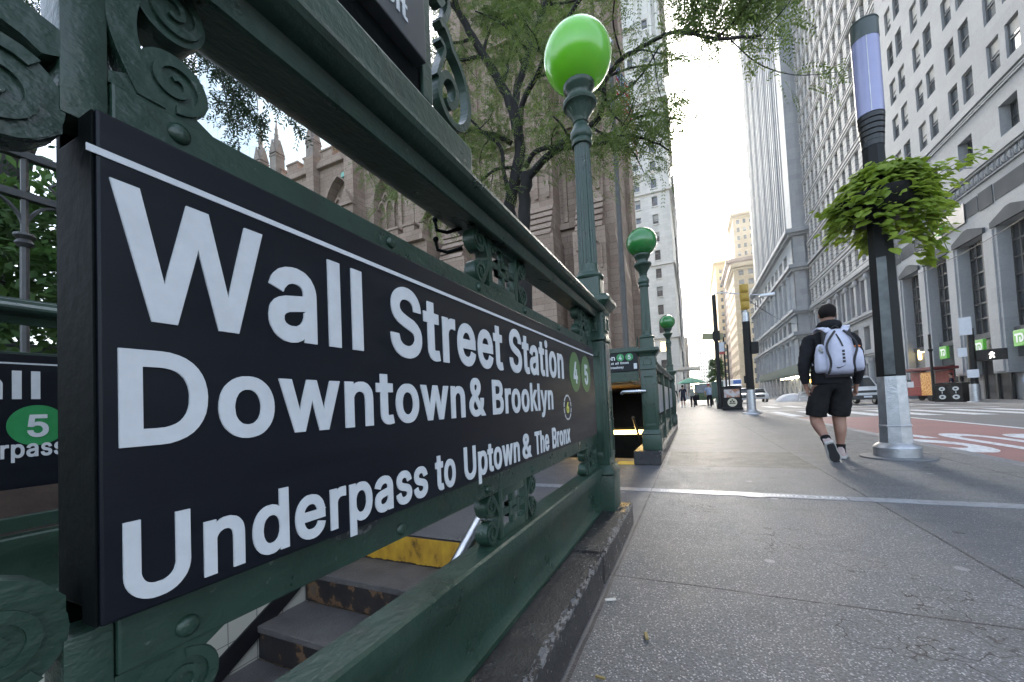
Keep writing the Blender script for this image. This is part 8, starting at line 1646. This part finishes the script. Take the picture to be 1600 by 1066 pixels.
        if sock:
            mb = MB(); k = j['kn'+s]; dd = (k-an).normalized(); mb.tube([an-dd*.02, an+dd*.035, an+dd*.085], [.044*g**.5, .042*g**.5, .046*g**.5], 16); mb.build('sock', sock, e, smooth=True)
    return e, j
def stand(lean=0, stride=.12, arm=.1, w_=.19, h=1.0):
    """walking pose, left leg behind"""
    return dict(pelvis=(0, 0, .96), belly=(0, .0, 1.10), chest=(0, 0, 1.28), collar=(0, -.01, 1.43), neck=(0, 0, 1.50), head=(0, .02, 1.66),
        shL=(-w_, 0, 1.41), shR=(w_, 0, 1.41), elL=(-w_-.07, -.03+arm*.3, 1.13), elR=(w_+.07, -.03-arm*.3, 1.13), wrL=(-w_-.08, arm, .90), wrR=(w_+.08, -arm*.4, .90), haL=(-w_-.08, arm+.03, .78), haR=(w_+.08, -arm*.4, .78),
        hiL=(-.095, 0, .90), hiR=(.095, 0, .90), knL=(-.10, -stride*.2, .50), knR=(.10, stride*.8, .50), anL=(-.10, -stride*1.3, .11), anR=(.10, stride, .09), toL=(-.11, -stride*1.3+.14, .03), toR=(.11, stride+.15, .03))
# ------------------------------------------------------------------ the walking man with the white backpack
J = dict(pelvis=(-.035, 0, .93), belly=(-.03, .02, 1.08), chest=(-.015, .02, 1.29), collar=(-.01, .01, 1.46), neck=(-.012, .02, 1.545), head=(-.008, .045, 1.70),
    shL=(-.205, .0, 1.425), shR=(.190, .0, 1.395), elL=(-.292, -.05, 1.10), elR=(.245, .02, 1.06), wrL=(-.275, -.005, .885), wrR=(.235, .10, .86), haL=(-.255, .02, .76), haR=(.225, .13, .75), hwL=(.4, .9, 0), hwR=(-.3, 1, 0),
    hiL=(-.135, .0, .87), hiR=(.075, .0, .87), knL=(-.185, .06, .475), knR=(.040, .08, .475), anL=(-.160, -.25, .215), anR=(.030, .05, .085), toL=(-.115, -.19, .080), toR=(.085, .22, .02), cfoL=(-.012, -.02, 0), cfoR=(.004, -.018, 0), soleL=(.10, -.86, -.38))
BLKC = cloth('black_cotton', (.010, .010, .012), (.018, .018, .021)); SHC = cloth('black_mesh_shorts', (.008, .008, .009), (.015, .015, .016))
WP = (1.5, 5.75, 0)
SHOEP = mat('shoe_pink_grey', (.36, .27, .25), .7, col2=(.42, .34, .32), scale=30)
pw, jw = person(WP, 0, 'man walking away in black hoodie and black shorts, wearing a white backpack', J, g=1.13, top=BLKC, bottom=SHC, sleeve='long', legs='short', shoe=SHOEP, sock=cloth('black_sock', (.012, .012, .013)), hood=True)
# backpack: shaped shell, own thing because it can be taken off
bp = empty('backpack', (WP[0]-.005, WP[1]-.19, 1.0), 0, 'white backpack with black piping on the back of the walking man', 'backpack')
bp.scale = (.94, .92, 1)
PKW = mat('pack_white', (.46, .47, .57), .7, col2=(.40, .41, .51), scale=7, bump=.8, bscale=12); PKB = mat('pack_black', (.015, .015, .018), .6)
def pack_shell(mb, prof, cx, y0, depth, nseg=14, taper=.8):
    """prof: (z, halfwidth, depth scale)"""
    vs = []; n = nseg
    for z, hw, dsc in prof:
        for k in range(n+1):
            a = math.pi*k/n; c, s = math.cos(a), math.sin(a); vs.append((cx-hw*(abs(c)**.62)*(1 if c > 0 else -1), y0-depth*dsc*(abs(s)**.62), z))
    fs = []
    for i in range(len(prof)-1):
        for k in range(n): a = i*(n+1)+k; fs.append((a, a+1, a+n+2, a+n+1))
        fs.append((i*(n+1)+n, i*(n+1), (i+1)*(n+1), (i+1)*(n+1)+n))
    fs += [tuple(range(n, -1, -1)), tuple(range((len(prof)-1)*(n+1), len(prof)*(n+1)))]; return mb.add(vs, fs)
mb = MB(); pack_shell(mb, [(-.025, .10, .35), (-.01, .135, .75), (.03, .145, .95), (.15, .145, 1.0), (.27, .138, .96), (.36, .125, .85), (.43, .105, .66), (.475, .078, .42), (.49, .04, .15)], .012, .03, .185); mb.build('main_body', PKW, bp, smooth=True, ang=60)
for s in (-1, 1):
    mb = MB(); pack_shell(mb, [(0, .04, .3), (.012, .060, .7), (.05, .068, .95), (.14, .066, .95), (.22, .058, .85), (.30 if s < 0 else .26, .040, .5), (.33 if s < 0 else .265, .02, .2)], .012+s*.165, .025, .12); mb.build('side_pocket', PKW, bp, smooth=True, ang=60)
    P = []
    for k in range(15):
        t = k/14; z = -.012+.47*t; w_ = .148-(.0 if t < .5 else .075*((t-.5)*2)**1.8)-.02*math.sin(t*7); P.append((.012+s*(w_-.020), -.085-.055*math.sin(math.pi*min(1, t*1.05))**.5, z))
    mb = MB(); mb.tube(P, .012, 6); mb.build('piping', PKB, bp, smooth=True)
    # shoulder strap
    P = [(s*.075-.0+.010, .0, .47), (s*.10+.008, .02, .50), (s*.128+.004, .09, .525), (s*.138, .19, .515), (s*.135, .27, .46), (s*.13, .315, .36), (s*.15, .29, .20), (s*.18, .16, .10)]
    mb = MB()
    for i in range(len(P)-1):
        a, b = Vector(P[i]), Vector(P[i+1]); t = (b-a).normalized(); sd = Vector((1, 0, 0)); sd = (sd-t*sd.dot(t)).normalized()*.034; nn = t.cross(sd).normalized()*.007
        mb.add([a-sd-nn, a+sd-nn, b+sd-nn, b-sd-nn, a-sd+nn, a+sd+nn, b+sd+nn, b-sd+nn], [(0, 1, 2, 3), (7, 6, 5, 4), (0, 4, 5, 1), (1, 5, 6, 2), (2, 6, 7, 3), (3, 7, 4, 0)])
    mb.build('shoulder_strap', PKW, bp, smooth=True, ang=50)
def surf_y(z): 
    pr = [(-.025, .35), (-.01, .75), (.03, .95), (.15, 1.0), (.27, .96), (.36, .85), (.43, .66), (.475, .42), (.49, .15)]
    for i in range(len(pr)-1):
        if pr[i][0] <= z <= pr[i+1][0]: t = (z-pr[i][0])/(pr[i+1][0]-pr[i][0]); return .03-.185*(pr[i][1]+(pr[i+1][1]-pr[i][1])*t)
    return -.15
mb = MB()
for (z0_, z1_, x0_, x1_, w_) in ((.275, .31, .020, .012, .009), (.31, .345, .012, .002, .010), (.345, .385, .002, -.010, .010), (.385, .425, -.010, -.022, .008)):
    mb.add([(x0_-w_, surf_y(z0_)-.003, z0_), (x0_+w_, surf_y(z0_)-.003, z0_), (x1_+w_, surf_y(z1_)-.003, z1_), (x1_-w_, surf_y(z1_)-.003, z1_)], [(0, 1, 2, 3)])
for k in range(4):
    z0_ = .098+.038*k; z1_ = z0_+.026; mb.add([(.022-.013, surf_y(z0_)-.003, z0_), (.022+.013, surf_y(z0_)-.003, z0_), (.022+.013, surf_y(z1_)-.003, z1_), (.022-.013, surf_y(z1_)-.003, z1_)], [(0, 1, 2, 3)])
mb.build('tab_strip', PKB, bp, fix=False)
# curved tick emblem low on the pack
sw = [(-.055, .062), (-.040, .048), (-.020, .044), (.002, .052), (.030, .070), (-.005, .060), (-.022, .056), (-.036, .056), (-.044, .064), (-.040, .075)]
cl = [(-.052, .064, .001), (-.050, .052, .006), (-.040, .044, .0075), (-.025, .044, .0065), (-.005, .051, .005), (.015, .060, .003), (.038, .072, .0005)]
mb = MB()
for (xa, za, ta), (xb, zb_, tb) in zip(cl[:-1], cl[1:]): mb.add([(xa, surf_y(za)-.0035, za-ta), (xb, surf_y(zb_)-.0035, zb_-tb), (xb, surf_y(zb_)-.0035, zb_+tb), (xa, surf_y(za)-.0035, za+ta)], [(0, 1, 2, 3)])
mb.build('emblem', PKB, bp, fix=False)
mb = MB(); mb.bbox(-.13, .155, .0, .10, -.06, .49, .03); mb.build('back_pad', PKB, bp)
mb = MB(); mb.tube([(-.03, .02, .475), (-.03, .01, .51), (.0, .0, .525), (.03, .01, .51), (.03, .02, .475)], .008, 8); mb.build('grab_loop', PKB, bp, smooth=True)
mb = MB(); mb.sphere((-.175, -.075, .27), .022, 10, 8, sc=(1, .6, 1.6)); mb.sphere((-.165, -.09, .235), .016, 8, 6); mb.build('key_charm', mat('charm_grey', (.12, .14, .13), .5, col2=(.4, .4, .4), scale=50), bp, smooth=True)
mb = MB(); mb.sphere((.185, -.03, .275), .03, 10, 8, sc=(1.1, .7, .4)); mb.build('orange_cap', mat('bottle_orange', (.65, .20, .06), .4), bp, smooth=True)
# ------------------------------------------------------------------ distant pedestrians
def ped(px, py_foot, Y, label, facing, sc=1.0, group='pedestrians far down the sidewalk', **k):
    p = ay(px, py_foot, Y); J_ = stand(stride=k.pop('stride', .16), arm=k.pop('arm', .1)); return person((p.x, p.y, k.pop('zb', 0)), facing, label, J_, detail=False, sc=sc, group=group, skin=SKINL, **k)
NVY = cloth('navy_cloth', (.018, .022, .045)); BLS = cloth('light_blue_shirt', (.36, .44, .60)); GRT = cloth('grey_green_shirt', (.34, .37, .33)); DRK = cloth('dark_trousers', (.012, .013, .018)); REDC = cloth('red_cap', (.35, .06, .05))
p1 = ped(1109, 635, 33, 'man in light blue shirt, dark trousers and red cap walking away', 0, .98, top=BLS, bottom=DRK, sleeve='short', legs='long', cap=REDC, g=1.12, stride=.05)
p2 = ped(1068, 634, 33, 'person in a navy shirt and navy shorts, leftmost of the far pedestrians', 0, .98, top=NVY, bottom=NVY, sleeve='short', legs='short', shoe=WC)
p3 = ped(1083, 635, 33, 'person in pale grey green top, dark leggings and reddish hair', 0, .94, top=GRT, bottom=DRK, sleeve='short', legs='long', hair=mat('hair_red', (.14, .045, .03), .7), g=.95)
p4 = ped(1054, 632, 36, 'person in dark clothes half hidden behind the third lamp post', 0, .95, top=DRK, bottom=DRK, sleeve='long', legs='long')
mb = MB(); mb.bbox(-.16, .16, -.08, .08, -.42, 0, .05); mb.tube([(-.1, 0, 0), (0, 0, .22), (.1, 0, 0)], .01, 5); h = p3[0].location; o = mb.build('shoulder_bag', DRK, loc=(h.x+.30, h.y, .95)); tag(o, 'dark bag at the right hip of the person with reddish hair', 'bag')
# across the street
q1 = gz(1533, 628, -.2); p5 = person((q1.x+1.9, q1.y-.2, -.2), R(150), 'person in a light blue shirt and dark trousers standing behind the walk signal pole', stand(stride=.04), top=BLS, bottom=DRK, legs='long', detail=False, skin=SKINL)
q1 = gz(1444, 628, -.2)
p6 = person((15.2, 35.0, -.2), R(60), 'person in a dark top and khaki trousers beside the red food cart', stand(stride=.05), top=NVY, bottom=cloth('khaki', (.16, .13, .08)), legs='long', sleeve='short', detail=False, skin=SKINL)
p7 = person((12.9, 52, -.2), R(100), 'person in a white shirt walking near the white sheeted piles', stand(stride=.2), top=cloth('white_shirt', (.6, .6, .6)), bottom=DRK, legs='long', detail=False, skin=SKINL)

# ------------------------------------------------------------------ haze
hz_ = bpy.data.materials.new('haze_air'); hz_.use_nodes = True; t = hz_.node_tree; t.nodes.remove(t.nodes['Principled BSDF']); pv = t.nodes.new('ShaderNodeVolumePrincipled')
pv.inputs['Color'].default_value = (.92, .93, .92, 1); pv.inputs['Density'].default_value = .0004; pv.inputs['Anisotropy'].default_value = .45; t.links.new(pv.outputs[0], t.nodes['Material Output'].inputs['Volume'])
mb = MB(); mb.box(-430, 430, -430, 930, -4, 190); o = mb.build('haze', hz_); tag(o, kind='stuff')
S.cycles.volume_bounces = 1
